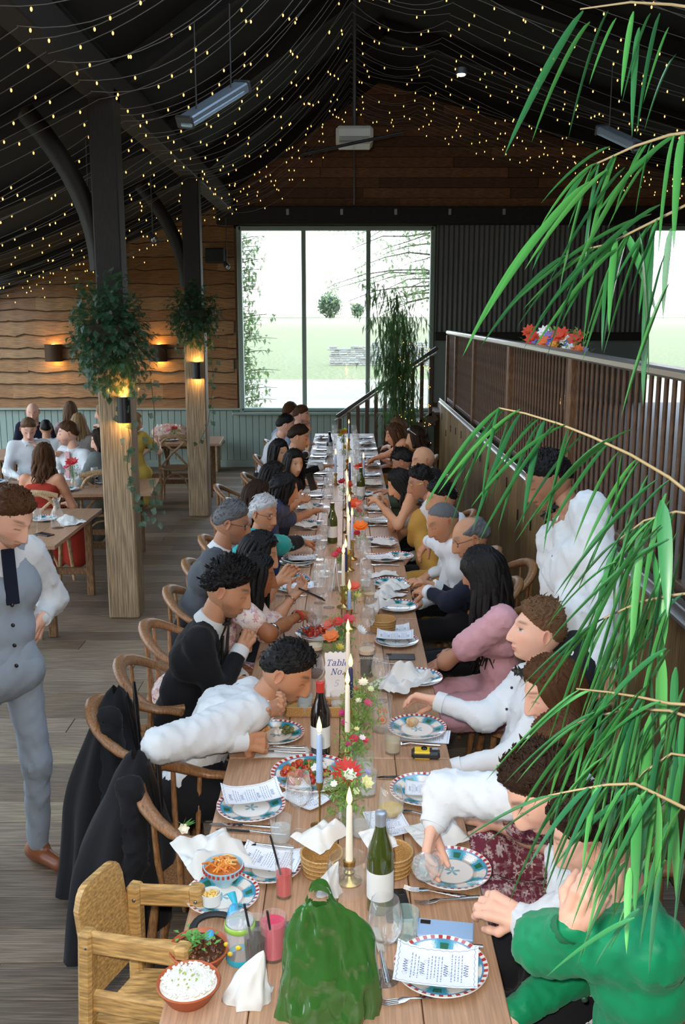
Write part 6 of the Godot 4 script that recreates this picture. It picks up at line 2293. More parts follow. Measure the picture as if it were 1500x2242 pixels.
	# bottles
	var green_glass := mat("green_bottle_glass", Color(0.045, 0.06, 0.008), 0.06, {"coat": 0.8})
	var dark_glass := mat("dark_bottle_glass", Color(0.008, 0.006, 0.006), 0.05, {"coat": 0.8})
	var lab := mat("paper_label", Color(0.72, 0.72, 0.70), 0.7)
	bottle(tx(832, 1990), "green wine bottle with a silver capsule beside the green bag", green_glass, mat("silver_foil", Color(0.45, 0.5, 0.56), 0.35, {"metal": 0.6}), lab)
	bottle(tx(702, 1655), "dark red-wine bottle with a red capsule and white label", dark_glass, mat("red_foil", Color(0.5, 0.04, 0.03), 0.4), lab)
	bottle(tx(790, 1095), "green wine bottle beside the orange poppy", green_glass, green_glass, lab)
	bottle(tx(728, 1188), "green wine bottle in front of the sequinned dress", green_glass, green_glass, lab)
	bottle(tx(722, 1000), "dark wine bottle far along the table", dark_glass, dark_glass, lab)
	# near left: bowls, child's things
	var terra := mat("terracotta", rgb("a8542f"), 0.5)
	var wide := pv([0.0, 0.0, 0.05, 0.0, 0.054, 0.004, 0.079, 0.046, 0.077, 0.05, 0.073, 0.047, 0.05, 0.008, 0.0, 0.006])
	var t := thing("terracotta_bowl", "terracotta bowl of dark bean stew topped with green leaves", "bowl", tx(437, 2108))
	var m := M.new()
	m.lathe(wide, 30)
	obj("bowl", m, terra, t)
	m = M.new()
	m.colored = true
	m.col = Color(0.06, 0.02, 0.008)
	m.lathe(pv([0.07, 0.04, 0.0, 0.042]), 24)
	lumps(m, Vector3(0, 0.04, 0), 0.062, 90, 0.007, [Color(0.09, 0.03, 0.012), Color(0.14, 0.05, 0.015), Color(0.07, 0.03, 0.01)], 0.006)
	food(t, "bean_stew", m, 0.3)
	m = M.new()
	for k in 60:
		leaf(m, Vector3(rng.randfn() * 0.024 - 0.01, 0.052 + rng.randf() * 0.014, rng.randfn() * 0.018 - 0.015), Vector3(rng.randfn(), rng.randf() * 0.7, rng.randfn()).normalized(), rng.randf_range(0.012, 0.028), 0.010)
	obj("salad_leaves", m, mat("rocket_leaf", rgb("5f9a4c"), 0.5, {"back": Color(0.1, 0.2, 0.05)}), t)
	t = thing("terracotta_bowl", "terracotta bowl of white rice by the table corner", "bowl", tx(414, 2185))
	m = M.new()
	m.lathe(wide, 30)
	obj("bowl", m, terra, t)
	m = M.new()
	m.colored = true
	m.col = Color(0.72, 0.72, 0.66)
	m.lathe(pv([0.071, 0.042, 0.05, 0.052, 0.0, 0.058]), 24)
	lumps(m, Vector3(0, 0.05, 0), 0.066, 420, 0.0042, [Color(0.78, 0.78, 0.72), Color(0.7, 0.71, 0.64), Color(0.8, 0.8, 0.76)], 0.008)
	lumps(m, Vector3(0, 0.058, 0), 0.04, 20, 0.003, [Color(0.35, 0.42, 0.12)], 0.004)
	food(t, "rice", m, 0.7)
	plate(tx(487, 1968), "painted blue plate under the soup bowl by the napkin", "", 0.108)
	t = thing("painted_bowl", "white and blue bowl of orange pasta standing on a painted plate", "bowl", tx(490, 1940) + Vector3(0, 0.012, 0))
	m = M.new()
	m.lathe(pv([0.0, 0.0, 0.028, 0.0, 0.03, 0.008, 0.052, 0.03, 0.06, 0.058, 0.056, 0.058, 0.048, 0.032, 0.0, 0.012]), 28)
	obj("bowl", m, mat("pale_blue_glaze", rgb("9cc6d8"), 0.15, {"coat": 0.5}), t)
	m = M.new()
	for k in 26:
		m.box(Vector3(cos(TAU * k / 26) * 0.0592, 0.05, sin(TAU * k / 26) * 0.0592), Vector3(0.004, 0.009, 0.007), Basis(Vector3.UP, -TAU * k / 26))
	obj("red_dashes", m, mat("red_glaze", rgb("a8352c"), 0.2), t)
	m = M.new()
	m.colored = true
	m.col = Color(0.5, 0.14, 0.02)
	m.lathe(pv([0.052, 0.046, 0.03, 0.054, 0.0, 0.058]), 20)
	for k in 46:
		m.col = [Color(0.75, 0.3, 0.05), Color(0.62, 0.18, 0.03), Color(0.8, 0.45, 0.15)][k % 3]
		var a := rng.randf() * TAU
		var c := Vector3(rng.randfn() * 0.018, 0.058, rng.randfn() * 0.016)
		m.tube(PackedVector3Array([c + Vector3(cos(a), 0, sin(a)) * 0.02, c + Vector3(0, 0.008, 0), c - Vector3(cos(a + 0.5), 0.1, sin(a + 0.5)) * 0.02]), 0.0032, 5)
	food(t, "pasta", m, 0.35)
	t = thing("ramekin", "small white ramekin of grated cheese on the painted plate", "ramekin", tx(463, 1985) + Vector3(0, 0.012, 0))
	m = M.new()
	m.lathe(pv([0.0, 0.0, 0.026, 0.0, 0.029, 0.034, 0.0265, 0.034, 0.024, 0.004, 0.0, 0.003]), 24)
	obj("dish", m, mat("white_glaze", Color(0.78, 0.78, 0.76), 0.2), t)
	m = M.new()
	lumps(m, Vector3(0, 0.028, 0), 0.02, 60, 0.004, [Color(0.75, 0.5, 0.12), Color(0.8, 0.6, 0.25)], 0.01)
	food(t, "cheese", m, 0.7)
	t = thing("toddler_spoon", "turquoise plastic toddler spoon leaning on the plate rim", "spoon", tx(522, 2010))
	m = M.new()
	var sa := on_y(506, 1955, 0.80) - t.position
	m.tube(PackedVector3Array([Vector3(0.0, 0.006, 0.0), sa * 0.5 + Vector3(0, 0.012, 0), sa]), [0.006, 0.008, 0.013], 8, 0.5)
	obj("handle", m, mat("turquoise_plastic", rgb("2fa9c4"), 0.3), t)
	napkin(tx(462, 1885) + Vector3(0, 0.0, 0), Vector2(0.18, 0.22), 0.5, "big crumpled white napkin at the table edge behind the soup bowl", "", 0.09, 3.0)
	# child's cup, drinks and the bag
	t = thing("toddler_cup", "clear toddler cup with blue base and green lid ring", "cup", tx(527, 2100))
	m = M.new()
	m.lathe(pv([0.0, 0.0, 0.036, 0.0, 0.039, 0.006, 0.037, 0.018]), 24)
	obj("base", m, mat("turquoise_plastic", rgb("2fa9c4"), 0.3), t)
	m = M.new()
	m.lathe(pv([0.037, 0.018, 0.035, 0.06, 0.037, 0.105, 0.036, 0.12]), 24)
	obj("clear_wall", m, mat("cup_plastic", Color(0.85, 0.9, 0.95, 0.25), 0.1), t)
	m = M.new()
	m.lathe(pv([0.038, 0.094, 0.0405, 0.096, 0.0405, 0.108, 0.038, 0.11]), 24)
	obj("lid_ring", m, mat("lime_plastic", rgb("8fb84a"), 0.3), t)
	m = M.new()
	m.lathe(pv([0.0, 0.12, 0.03, 0.119, 0.036, 0.112, 0.034, 0.108, 0.0, 0.108]), 24)
	obj("lid", m, mat("cup_plastic", Color(0.85, 0.9, 0.95, 0.25), 0.1), t)
	m = M.new()
	for k in 5:
		m.ball(Vector3(0.036 * cos(k * 0.7 + 0.2), 0.035 + 0.012 * (k % 3), 0.036 * sin(k * 0.7 + 0.2)), Vector3(0.008, 0.007, 0.004), 8, 5)
	obj("yellow_stickers", m, mat("sticker_yellow", rgb("e2c12b"), 0.4), t)
	t = thing("headphones", "black padded headband with blue cups lying by the toddler cup", "headphones", tx(480, 2050))
	m = M.new()
	var hp_ := PackedVector3Array()
	for k in 15:
		var a := PI * (0.1 + 1.15 * k / 14.0)
		hp_.append(Vector3(-0.005 + 0.065 * cos(a + 0.6), 0.02 + 0.012 * sin(a), -0.055 * sin(a + 0.6)))
	m.tube(hp_, 0.011, 8, 0.6)
	obj("headband", m, mat("black_pad", Color(0.012, 0.012, 0.013), 0.6), t)
	m = M.new()
	m.ball(hp_[0] + Vector3(0, 0.012, 0), Vector3(0.018, 0.03, 0.03), 12, 8)
	obj("ear_cup", m, mat("sky_plastic", rgb("4aa6d6"), 0.3), t)
	m = M.new()
	m.ball(hp_[14] + Vector3(0, 0.012, 0), Vector3(0.018, 0.03, 0.03), 12, 8)
	obj("ear_cup", m, mat("sky_plastic", rgb("4aa6d6"), 0.3), t)
	var red_drink := mat("red_drink", Color(0.55, 0.03, 0.03), 0.1)
	tumbler(tx(622, 1962), "tall ribbed glass of red iced drink with a dark straw", "", red_drink, 0.026, 0.155, 0.5, null, "highball_glass", "glass")
	straw(tx(622, 1962) + Vector3(0.006, 0.01, 0.004), on_y(592, 1830, 0.96), "dark paper straw in the tall red drink")
	tumbler(tx(598, 2095), "tumbler of pink drink in front of the metal tray", "", mat("pink_drink", Color(0.6, 0.07, 0.12), 0.15), 0.036, 0.12, 0.85)
	straw(tx(600, 2095) + Vector3(0.0, 0.01, 0), on_y(585, 1995, 0.92), "dark straw in the pink drink")
	tumbler(tx(560, 2112), "tall glass of dark cola squeezed beside the toddler cup", "", mat("cola", Color(0.02, 0.008, 0.005), 0.1), 0.032, 0.13, 0.6)
	straw(tx(560, 2112) + Vector3(0.0, 0.01, 0), on_y(535, 1980, 0.94), "dark straw in the cola glass")
	t = thing("metal_tray", "small oblong metal tray behind the pink drink", "tray", tx(600, 2045))
	m = M.new()
	m.box(Vector3(0, 0.006, 0), Vector3(0.15, 0.012, 0.09), Basis(), 0.005)
	obj("tray", m, mat("cutlery_steel", Color(0.62, 0.62, 0.62), 0.18, {"metal": 1.0}), t)
	tall_napkin(tx(552, 2185), "white napkin folded into a peak beside the green bag", 0.11, 0.13)
	tall_napkin(tx(718, 1955), "white napkin corner standing up behind the green bag", 0.07, 0.1)
	green_bag(tx(716, 2215))
	# near left settings
	plate(tx(590, 1905), "painted plate with a menu and knife beside the red drink", "", 0.1)
	card("menu_card", "printed menu card on the plate beside the red drink", "menu", tx(593, 1898) + Vector3(0, 0.022, 0), 1.35, Vector2(0.125, 0.19))
	fork(tx(575, 1872) + Vector3(0, 0.028, 0), 1.45, "dark table knife lying on the menu beside the red drink", "", "knife")
	plate(tx(550, 1772), "painted plate under a tilted menu at the window-side edge", "", 0.118)
	card("menu_card", "tilted printed menu card on the plate near the white shirt cuff", "menu", tx(552, 1757) + Vector3(0, 0.024, 0), 1.85, Vector2(0.125, 0.2), 0.015)
	fork(tx(545, 1812), 1.5, "upper of two knives lying beside the water tumbler", "", "knife")
	fork(tx(560, 1826), 1.45, "lower of two knives lying beside the water tumbler", "", "knife")
	tumbler(tx(615, 1842), "water tumbler with a tealight behind the red drink", "", mat("water", Color(0.75, 0.85, 0.85, 0.25), 0.05), 0.036, 0.085, 0.6)
	wine_glass(tx(655, 1828), "empty wine glass beside the blue candle stem", "", null, 1.08)
	card("menu_card", "menu card lying under the empty wine glass", "menu", tx(672, 1750) + Vector3(0, 0.001, 0), 0.8, Vector2(0.12, 0.16))
	t = thing("serving_platter", "large painted oval platter of roasted red peppers and burrata", "platter", tx(682, 1702))
	m = plate_mesh(0.15)
	obj("dish", m, mat("painted_plate", Color(0.9, 0.9, 0.9)), t)
	m = M.new()
	lumps(m, Vector3(-0.02, 0.02, 0), 0.085, 46, 0.016, [Color(0.45, 0.05, 0.01), Color(0.5, 0.09, 0.015), Color(0.3, 0.02, 0.01), Color(0.4, 0.2, 0.03)], 0.014)
	lumps(m, Vector3(0.0, 0.03, -0.01), 0.05, 12, 0.012, [Color(0.1, 0.16, 0.03), Color(0.05, 0.12, 0.03)], 0.014)
	lumps(m, Vector3(0.035, 0.034, -0.005), 0.03, 10, 0.016, [Color(0.75, 0.73, 0.68), Color(0.8, 0.78, 0.74)], 0.012)
	food(t, "peppers", m, 0.25)
	plate(tx(604, 1612), "painted plate with quiche and salad under the bent man's chin", "", 0.115)
	t = thing("quiche_serving", "slice of quiche with salad and cream on the painted plate", "food", tx(602, 1606) + Vector3(0, 0.012, 0))
	m = M.new()
	lumps(m, Vector3(-0.055, 0.006, 0), 0.024, 14, 0.015, [Color(0.5, 0.24, 0.09), Color(0.58, 0.32, 0.14)], 0.012)
	lumps(m, Vector3(0.045, 0.004, 0.005), 0.03, 26, 0.009, [Color(0.07, 0.09, 0.02), Color(0.12, 0.08, 0.02), Color(0.16, 0.2, 0.05)], 0.012)
	lumps(m, Vector3(0.015, 0.004, 0.012), 0.018, 8, 0.012, [Color(0.75, 0.73, 0.7)], 0.008)
	food(t, "serving", m, 0.5)
	napkin(tx(620, 1652), Vector2(0.2, 0.085), 0.05, "flat folded napkin under the crossed cutlery by the fist", "", 0.006, 5.0)
	fork(tx(610, 1645) + Vector3(0, 0.012, 0), 1.62, "fork laid on the flat folded napkin", "", "fork")
	fork(tx(612, 1655) + Vector3(0, 0.012, 0), 1.55, "knife laid on the flat folded napkin", "", "knife")
	# near right
	wine_glass(tx(842, 2142), "empty wine glass in front of the green bottle", "", null, 1.12)
	tumbler(tx(888, 2060), "empty greenish tumbler beside the empty wine glass", "", null, 0.036, 0.09, 0.6, mat("green_tint_glass", Color(0.6, 0.85, 0.8, 0.14), 0.03))
	fork(on_y(836, 2100, TOP), 0.12, "table knife lying lengthwise beside the green bag", "", "knife")
	plate(tx(965, 2128), "painted plate under the big menu at the near right corner", "", 0.122)
	card("menu_card", "big printed menu card on the near right corner plate", "menu", tx(955, 2140) + Vector3(0, 0.023, 0), 1.42, Vector2(0.145, 0.21), 0.012)
	fork(tx(915, 2192), 1.75, "fork in front of the corner plate", "", "fork")
	phone(tx(975, 2040), 1.42, "pale blue phone beside a dark knife", Color(0.28, 0.42, 0.62), Vector3(0.078, 0.01, 0.155))
	fork(tx(975, 2072), 1.5, "dark-handled knife in front of the pale blue phone", "", "knife")
	fork(tx(955, 1958), 1.35, "fork lying in front of the poured-over plate", "", "fork")
	fork(tx(978, 1975), 1.75, "second fork crossing the first in front of the poured-over plate", "", "fork")
	plate(tx(990, 1912), "empty painted plate beneath the pourer's carafe", "", 0.118)
	carafe()
	basket(tx(855, 1905), "round bamboo bread basket beside the green bottle", 0.066)
	napkin(tx(830, 1880) + Vector3(0, 0.05, 0), Vector2(0.1, 0.09), 0.3, "white napkin lining the basket beside the green bottle", "", 0.05, 8.0)
	basket(tx(705, 1908), "round bamboo bread basket behind the red drink", 0.062)
	napkin(tx(702, 1876) + Vector3(0, 0.05, 0), Vector2(0.14, 0.12), 0.8, "big white napkin covering the basket behind the red drink", "", 0.07, 9.0)
	phone(tx(868, 1985), 0.1, "black phone lying behind the empty wine glass", Color(0.012, 0.012, 0.013))
	wine_glass(tx(855, 1855), "glass of white wine beside the near cream candle", "", mat("white_wine", Color(0.62, 0.45, 0.10, 0.55), 0.08), 1.05)
	card("menu_card", "menu card lying under the glass of white wine", "menu", tx(850, 1808) + Vector3(0, 0.001, 0), 0.25, Vector2(0.13, 0.17))
	plate(tx(928, 1738), "painted plate with a small card beside the rolled sleeve", "", 0.122)
	card("place_card", "small handwritten card on the plate beside the rolled sleeve", "card", tx(925, 1738) + Vector3(0, 0.018, 0), 1.5, Vector2(0.1, 0.12), 0.004)
	napkin(tx(955, 1835), Vector2(0.16, 0.15), 0.4, "crumpled white napkin under the pourer's forearm", "", 0.05, 11.0)
	fork(tx(905, 1705), 1.6, "knife beyond the plate with the small card", "", "knife")
	fork(tx(915, 1785), 1.2, "spoon-shaped fork before the plate with the small card", "", "fork")
	disposable_camera(tx(932, 1658))
	hurricane(tx(762, 1955))
	tumbler(tx(860, 1648), "tumbler of cloudy drink beside the yellow camera", "", mat("cloudy_drink", Color(0.6, 0.55, 0.35, 0.5), 0.1), 0.034, 0.105, 0.55)
	var g := tumbler(tx(836, 1600), "pint glass with orange lettering beside the bread plate", "", null, 0.043, 0.15, 0.5, null, "pint_glass", "glass")
	letters(g, "IPA", Vector3(0, 0.105, 0.0432), 0.026, mat("orange_ink", rgb("d9743a"), 0.5))
	m = M.new()
	var ring := PackedVector3Array()
	for k in 17:
		ring.append(Vector3(0.017 * cos(TAU * k / 16), 0.065 + 0.017 * sin(TAU * k / 16), 0.0415))
	m.tube(ring, 0.0016, 5, 1.0, Vector3.BACK, false)
	m.ball(Vector3(0, 0.065, 0.0405), Vector3(0.008, 0.008, 0.002), 8, 5)
	obj("round_emblem", m, mat("orange_ink", rgb("d9743a"), 0.5), g)
	plate(tx(913, 1600), "painted plate holding a torn bread roll", "", 0.12)
	t = thing("bread_roll", "torn bread roll on the painted plate by the outstretched hand", "bread", tx(900, 1592) + Vector3(0, 0.012, 0))
	m = M.new()
	lumps(m, Vector3(0, 0.01, 0), 0.012, 10, 0.02, [Color(0.55, 0.33, 0.16), Color(0.62, 0.45, 0.28)], 0.01)
	food(t, "crumb", m, 0.8)
	card("menu_card", "menu card under the plate with the bread roll", "menu", tx(930, 1612) + Vector3(0, 0.001, 0), 1.4, Vector2(0.12, 0.2), 0.002)
	fork(tx(908, 1632), 1.5, "fork between the bread plate and the yellow camera", "", "fork")
	wine_glass(tx(833, 1535), "empty wine glass beside the crumpled napkin", "", null, 1.05)
	napkin(tx(878, 1505), Vector2(0.24, 0.2), 0.7, "large crumpled white napkin spilling over a plate", "", 0.09, 13.0)
	plate(tx(915, 1490), "painted plate half under the large crumpled napkin", "", 0.115)
	guinness(tx(803, 1480), "pint of black stout lettered in white behind the wine glass", true)
	guinness(tx(690, 1470), "pint of black stout beside the dinner jacket's plate", false)
	wine_glass(tx(690, 1535), "glass of red wine at the foot of the table sign", "", mat("red_wine", Color(0.05, 0.004, 0.008), 0.08), 1.05)
	table_sign(tx(738, 1525))
	t = thing("wooden_tray", "shallow wooden tray of cherries behind the red-capped bottle", "tray", tx(690, 1560))
	m = M.new()
	for e in [[0, 0.009, 0, 0.24, 0.018, 0.1], [0, 0.025, 0.05, 0.24, 0.04, 0.008], [0, 0.025, -0.05, 0.24, 0.04, 0.008], [-0.12, 0.025, 0, 0.008, 0.04, 0.1], [0.12, 0.025, 0, 0.008, 0.04, 0.1]]:
		m.box(Vector3(e[0], e[1], e[2]), Vector3(e[3], e[4], e[5]), Basis(), 0.002)
	obj("box", m, wood("pale_bamboo", rgb("d9ab6a")), t)
	m = M.new()
	lumps(m, Vector3(0.03, 0.024, 0), 0.045, 24, 0.012, [Color(0.16, 0.05, 0.03), Color(0.22, 0.1, 0.06)], 0.008)
	food(t, "cherries", m, 0.3)
	tumbler(tx(668, 1565), "pale blue tumbler by the table sign", "", null, 0.034, 0.09, 0.6, mat("blue_tint_glass", Color(0.5, 0.75, 0.9, 0.2), 0.03))
	# middle distance
	basket(tx(838, 1380), "bamboo basket with a white napkin beyond the stout", 0.07)
	napkin(tx(832, 1350) + Vector3(0, 0.05, 0), Vector2(0.13, 0.11), 0.6, "white napkin heaped in the basket beyond the stout", "", 0.06, 15.0)
	plate(tx(868, 1408), "painted plate covered by a menu opposite the poppies", "", 0.115)
	card("menu_card", "menu card covering the plate opposite the poppies", "menu", tx(865, 1402) + Vector3(0, 0.022, 0), 1.5, Vector2(0.125, 0.19))
	card("menu_card", "menu card lying between the basket and the covered plate", "menu", tx(862, 1378) + Vector3(0, 0.001, 0), 1.55, Vector2(0.11, 0.17))
	phone(tx(875, 1440), 1.55, "phone in a dark and pink case opposite the stout", Color(0.02, 0.02, 0.022))
	fork(tx(845, 1455), 1.45, "black knife in front of the phone with the pink case", "", "knife")
	plate(tx(872, 1332), "painted plate with a roll under the navy suit's hand", "", 0.118)
	napkin(tx(850, 1308), Vector2(0.2, 0.14), 0.9, "crumpled napkin beside the beer glass", "", 0.06, 17.0)
	napkin(tx(838, 1262), Vector2(0.2, 0.1), 0.2, "long crumpled napkin opposite the tall white card", "", 0.04, 19.0)
	tumbler(tx(808, 1322), "tall glass half full of golden beer", "", mat("beer", Color(0.55, 0.3, 0.03, 0.7), 0.1), 0.037, 0.15, 0.42, null, "pint_glass", "glass")
	plate(tx(870, 1222), "painted plate before the cropped-haired man", "", 0.115)
	t = thing("paper_card", "tall folded white card standing behind the candles", "card", tx(735, 1290))
	m = M.new()
	m.box(Vector3(-0.012, 0.09, 0), Vector3(0.003, 0.18, 0.12), Basis(Vector3.BACK, -0.12))
	m.box(Vector3(0.012, 0.09, 0), Vector3(0.003, 0.18, 0.12), Basis(Vector3.BACK, 0.12))
	obj("fold", m, mat("white_card", Color(0.75, 0.76, 0.78), 0.8), t)
	plate(tx(700, 1392), "painted platter of tomatoes under the reaching hand", "", 0.13)
	t = thing("tomato_salad", "sliced red tomatoes on the platter under the reaching hand", "food", tx(695, 1388) + Vector3(0, 0.012, 0))
	m = M.new()
	lumps(m, Vector3(0, 0.006, 0), 0.075, 40, 0.016, [Color(0.4, 0.03, 0.015), Color(0.3, 0.02, 0.01), Color(0.5, 0.08, 0.03)], 0.014)
	food(t, "slices", m, 0.25)
	plate(tx(650, 1235), "painted plate with leftovers before the elderly woman", "", 0.12)
	plate(tx(640, 1272), "painted plate before the woman with the phone", "", 0.115)
	var ph := phone(on_y(682, 1303, 0.93), 1.2, "dark phone held by the woman in the floral dress", Color(0.012, 0.012, 0.014), Vector3(0.074, 0.008, 0.15))
	ph.rotation = Vector3(0.3, 1.2, -0.5)
	ph = phone(on_y(681, 1055, 1.04), 0.3, "phone raised by the woman in sequins", Color(0.015, 0.015, 0.017), Vector3(0.074, 0.008, 0.15))
	ph.rotation = Vector3(1.2, 0.9, 0.2)
	# far place settings, both sides, each named by its guest
	var who := [["the man in the grey suit", "the white-haired woman", "the woman in sequins", "the sleek-haired woman", "the woman facing the camera", "the pale long-haired woman", "the man raising his hand", "the gap past the raised hand", "the white shirt under the window", "the gap before the window end", "the brown-haired man at the window", "the bearded man at the window", "the window-end corner"],
		["the cropped-haired man", "the mustard dress", "the young man in glasses", "the bent black-haired diner", "the bald man", "the gap past the bald man", "the sage dress", "the teal top", "the amber dress", "the gap beyond the amber dress", "the bamboo plant", "the stair rail", "the stair-end corner"]]
	for k in 26:
		var s := -1.0 if k % 2 == 0 else 1.0
		var by: String = " at the place of " + who[k % 2][k / 2]
		var at := Vector3(-0.024 + s * 0.29 + rng.randf_range(-0.02, 0.02), TOP, -5.75 - 0.62 * (k / 2) + rng.randf_range(-0.08, 0.08))
		plate(at, "painted plate" + by, "far plates", 0.115)
		if rng.randf() < 0.55:
			card("menu_card", "menu card lying" + by, "menu", at + Vector3(-s * 0.03, 0.023, 0.02), rng.randf_range(1.2, 1.9), Vector2(0.12, 0.19), 0.01, "far menus")
		else:
			napkin(at + Vector3(s * 0.02, 0.018, 0.14), Vector2(0.17, 0.13), rng.randf() * 3.0, "crumpled white napkin" + by, "far napkins", 0.05, k * 2.7)
		wine_glass(at + Vector3(-s * 0.16, 0, 0.11 + rng.randf_range(-0.03, 0.03)), "wine glass" + by, "far wine glasses")
		tumbler(at + Vector3(-s * 0.15, 0, -0.02 + rng.randf_range(-0.03, 0.03)), "clear tumbler" + by, "far tumblers", null, 0.034, 0.09)
		fork(at + Vector3(0, 0, 0.155), PI / 2 * s, "fork" + by, "far forks", "fork")
		fork(at + Vector3(0, 0, -0.155), PI / 2 * s, "knife" + by, "far knives", "knife")
	# glasses scattered on the near half
	for q in [[705, 1350, "behind the tomato platter"], [722, 1290, "before the tall white card"], [700, 1320, "by the hand with the phone"], [805, 1410, "between stout and basket"], [800, 1245, "across from the tall white card"], [720, 1330, "left of the poppies"], [690, 1410, "before the tomato platter"], [815, 1385, "beside the basket beyond the stout"]]:
		wine_glass(tx(q[0], q[1]), "empty wine glass standing " + q[2], "halfway wine glasses")
	for q in [[690, 1375, "on the rim side of the tomato platter"], [710, 1265, "near the elderly woman's plate"], [800, 1285, "behind the golden beer"], [740, 1560, "at the foot of the sign"], [800, 1700, "beside the pink and red blooms"], [805, 1740, "beside the red gerbera"], [790, 1830, "under the white blooms"], [730, 1395, "behind the orange bloom"]]:
		tumbler(tx(q[0], q[1]), "clear water tumbler " + q[2], "tumblers by the flowers", mat("water", Color(0.75, 0.85, 0.85, 0.25), 0.05), 0.034, 0.09, 0.5)


func straw(a: Vector3, b: Vector3, label: String) -> void:
	var t := thing("drinking_straw", label, "straw", a)
	var m := M.new()
	m.tube(PackedVector3Array([Vector3.ZERO, (b - a) * 0.5, b - a]), 0.0032, 7)
	obj("tube", m, mat("dark_straw", Color(0.02, 0.02, 0.022), 0.5), t)


func tall_napkin(at: Vector3, label: String, w: float, h: float) -> void:
	# a stiff napkin folded to a leaning peak
	var m := M.new()
	m.sheet(20, 18, func(u: float, v: float) -> Vector3:
		var a := u * TAU * 0.93
		var r := w * 0.5 * pow(1.0 - v, 0.75) * (1.0 + 0.6 * fold.get_noise_2d(cos(a) * 0.16 + at.x * 7.0, sin(a) * 0.16 + v * 0.1))
		return Vector3(cos(a) * r + 0.03 * v * v, h * v + 0.001, sin(a) * r * 0.8), 0.0015)
	var o := obj("napkin", m, cloth("white_linen", Color(0.64, 0.64, 0.62), 0.15))
	o.position = at
	tag(o, label, "napkin")


func green_bag(at: Vector3) -> void:
	# crumpled plastic carrier bag standing upright, the handle hole cut through both sides at the top
	var t := thing("carrier_bag", "shiny dark green plastic carrier bag standing upright on the table", "bag", at)
	var m := M.new()
	var nu := 64
	var nv := 56
	var h := 0.35
	var pts := []
	for b in nv + 1:
		var v := float(b) / nv
		for a in nu:
			var g := TAU * a / nu
			var half := lerpf(0.128, 0.112, smoothstep(0.0, 0.5, v))
			half = lerpf(half, 0.034, smoothstep(0.55, 1.0, v))
			var dep := lerpf(0.058, 0.008, smoothstep(0.05, 1.0, v))
			var p := Vector3(half * signf(cos(g)) * pow(absf(cos(g)), 0.8), h * v, dep * signf(sin(g)) * pow(absf(sin(g)), 0.9))
			var q := Vector3(p.x * 1.1 + 2.0, p.y * 0.16, p.z * 1.5)
			var wv := (0.5 - absf(fold.get_noise_3dv(q))) * 0.036 + (0.3 - absf(fold.get_noise_3dv(q * 2.3))) * 0.03 + fold.get_noise_3dv(Vector3(q.x, q.y * 4.0, q.z) * 2.1) * 0.008 - 0.016
			p += Vector3(cos(g) * 0.5, 0, sin(g)) * wv * (1.1 - 0.5 * v)
			p.x += 0.016 * sin(v * 3.0) - 0.02 * v
			p.y -= 0.05 * pow(absf(cos(g)), 2.0) * smoothstep(0.75, 1.0, v)
			m.put(p, Vector3.ZERO)
			pts.append(p)
	for b in nv:
		for a in nu:
			var c := (Vector3(pts[b * nu + a]) + Vector3(pts[(b + 1) * nu + (a + 1) % nu])) * 0.5
			var e := Vector2((c.x + 0.018) / 0.027, (c.y - 0.312) / 0.02)
			if e.length() < 1.0:
				continue
			var q := b * nu + a
			var r := b * nu + (a + 1) % nu
			m.quad(q, r, r + nu, q + nu)
	m.smooth()
	obj("bag_skin", m, mat("green_plastic", Color(0.032, 0.115, 0.022), 0.1, {"coat": 0.4}), t)


func carafe() -> void:
	# glass carafe tipped in the pourer's hand
	var c := on_y(935, 1895, 0.86)
	var t := thing("water_carafe", "glass water bottle tipped forward in the pourer's hand", "carafe", c)
	var b := Basis(Vector3(1, 0, 0), 1.15) * Basis(Vector3.BACK, 0.25)
	var m := M.new()
	m.lathe(pv([0.0, -0.06, 0.036, -0.06, 0.04, -0.052, 0.041, 0.03, 0.03, 0.058, 0.017, 0.08, 0.016, 0.105, 0.02, 0.108]), 26, Transform3D(b, Vector3.ZERO))
	obj("glass_body", m, glass(), t)
	m = M.new()
	m.lathe(pv([0.0, -0.056, 0.034, -0.055, 0.037, -0.045, 0.038, 0.03, 0.0, 0.03]), 20, Transform3D(b, Vector3.ZERO))
	obj("water", m, mat("water", Color(0.75, 0.85, 0.85, 0.25), 0.05), t)


func disposable_camera(at: Vector3) -> void:
	var t := thing("disposable_camera", "yellow and black disposable camera lying on the table", "camera", at, "", -0.06)
	var m := M.new()
	m.box(Vector3(0, 0.016, 0), Vector3(0.108, 0.03, 0.056), Basis(), 0.009)
	obj("black_shell", m, mat("camera_black", Color(0.015, 0.015, 0.017), 0.4), t)
	m = M.new()
	m.box(Vector3(-0.014, 0.0165, 0), Vector3(0.062, 0.032, 0.05), Basis(), 0.004)
	obj("yellow_sleeve", m, mat("camera_yellow", Color(0.75, 0.52, 0.02), 0.45), t)
	m = M.new()
	m.lathe(pv([0.0, 0.0, 0.012, 0.0, 0.012, 0.006, 0.008, 0.008, 0.0, 0.005]), 16, Transform3D(Basis(), Vector3(-0.006, 0.032, -0.004)))
	obj("lens", m, mat("lens_black", Color(0.01, 0.01, 0.01), 0.15), t)
	m = M.new()
	m.box(Vector3(0.036, 0.032, -0.01), Vector3(0.024, 0.003, 0.015), Basis(), 0.001)
	obj("flash_window", m, mat("flash_grey", Color(0.35, 0.38, 0.42), 0.2), t)


func hurricane(at: Vector3) -> void:
	vessel("glass_jar", "faceted clear glass jar round the near brass candlestick", "jar", at, pv([0.055, 0.002, 0.06, 0.02, 0.062, 0.09, 0.055, 0.115, 0.053, 0.115, 0.06, 0.09, 0.058, 0.02]))


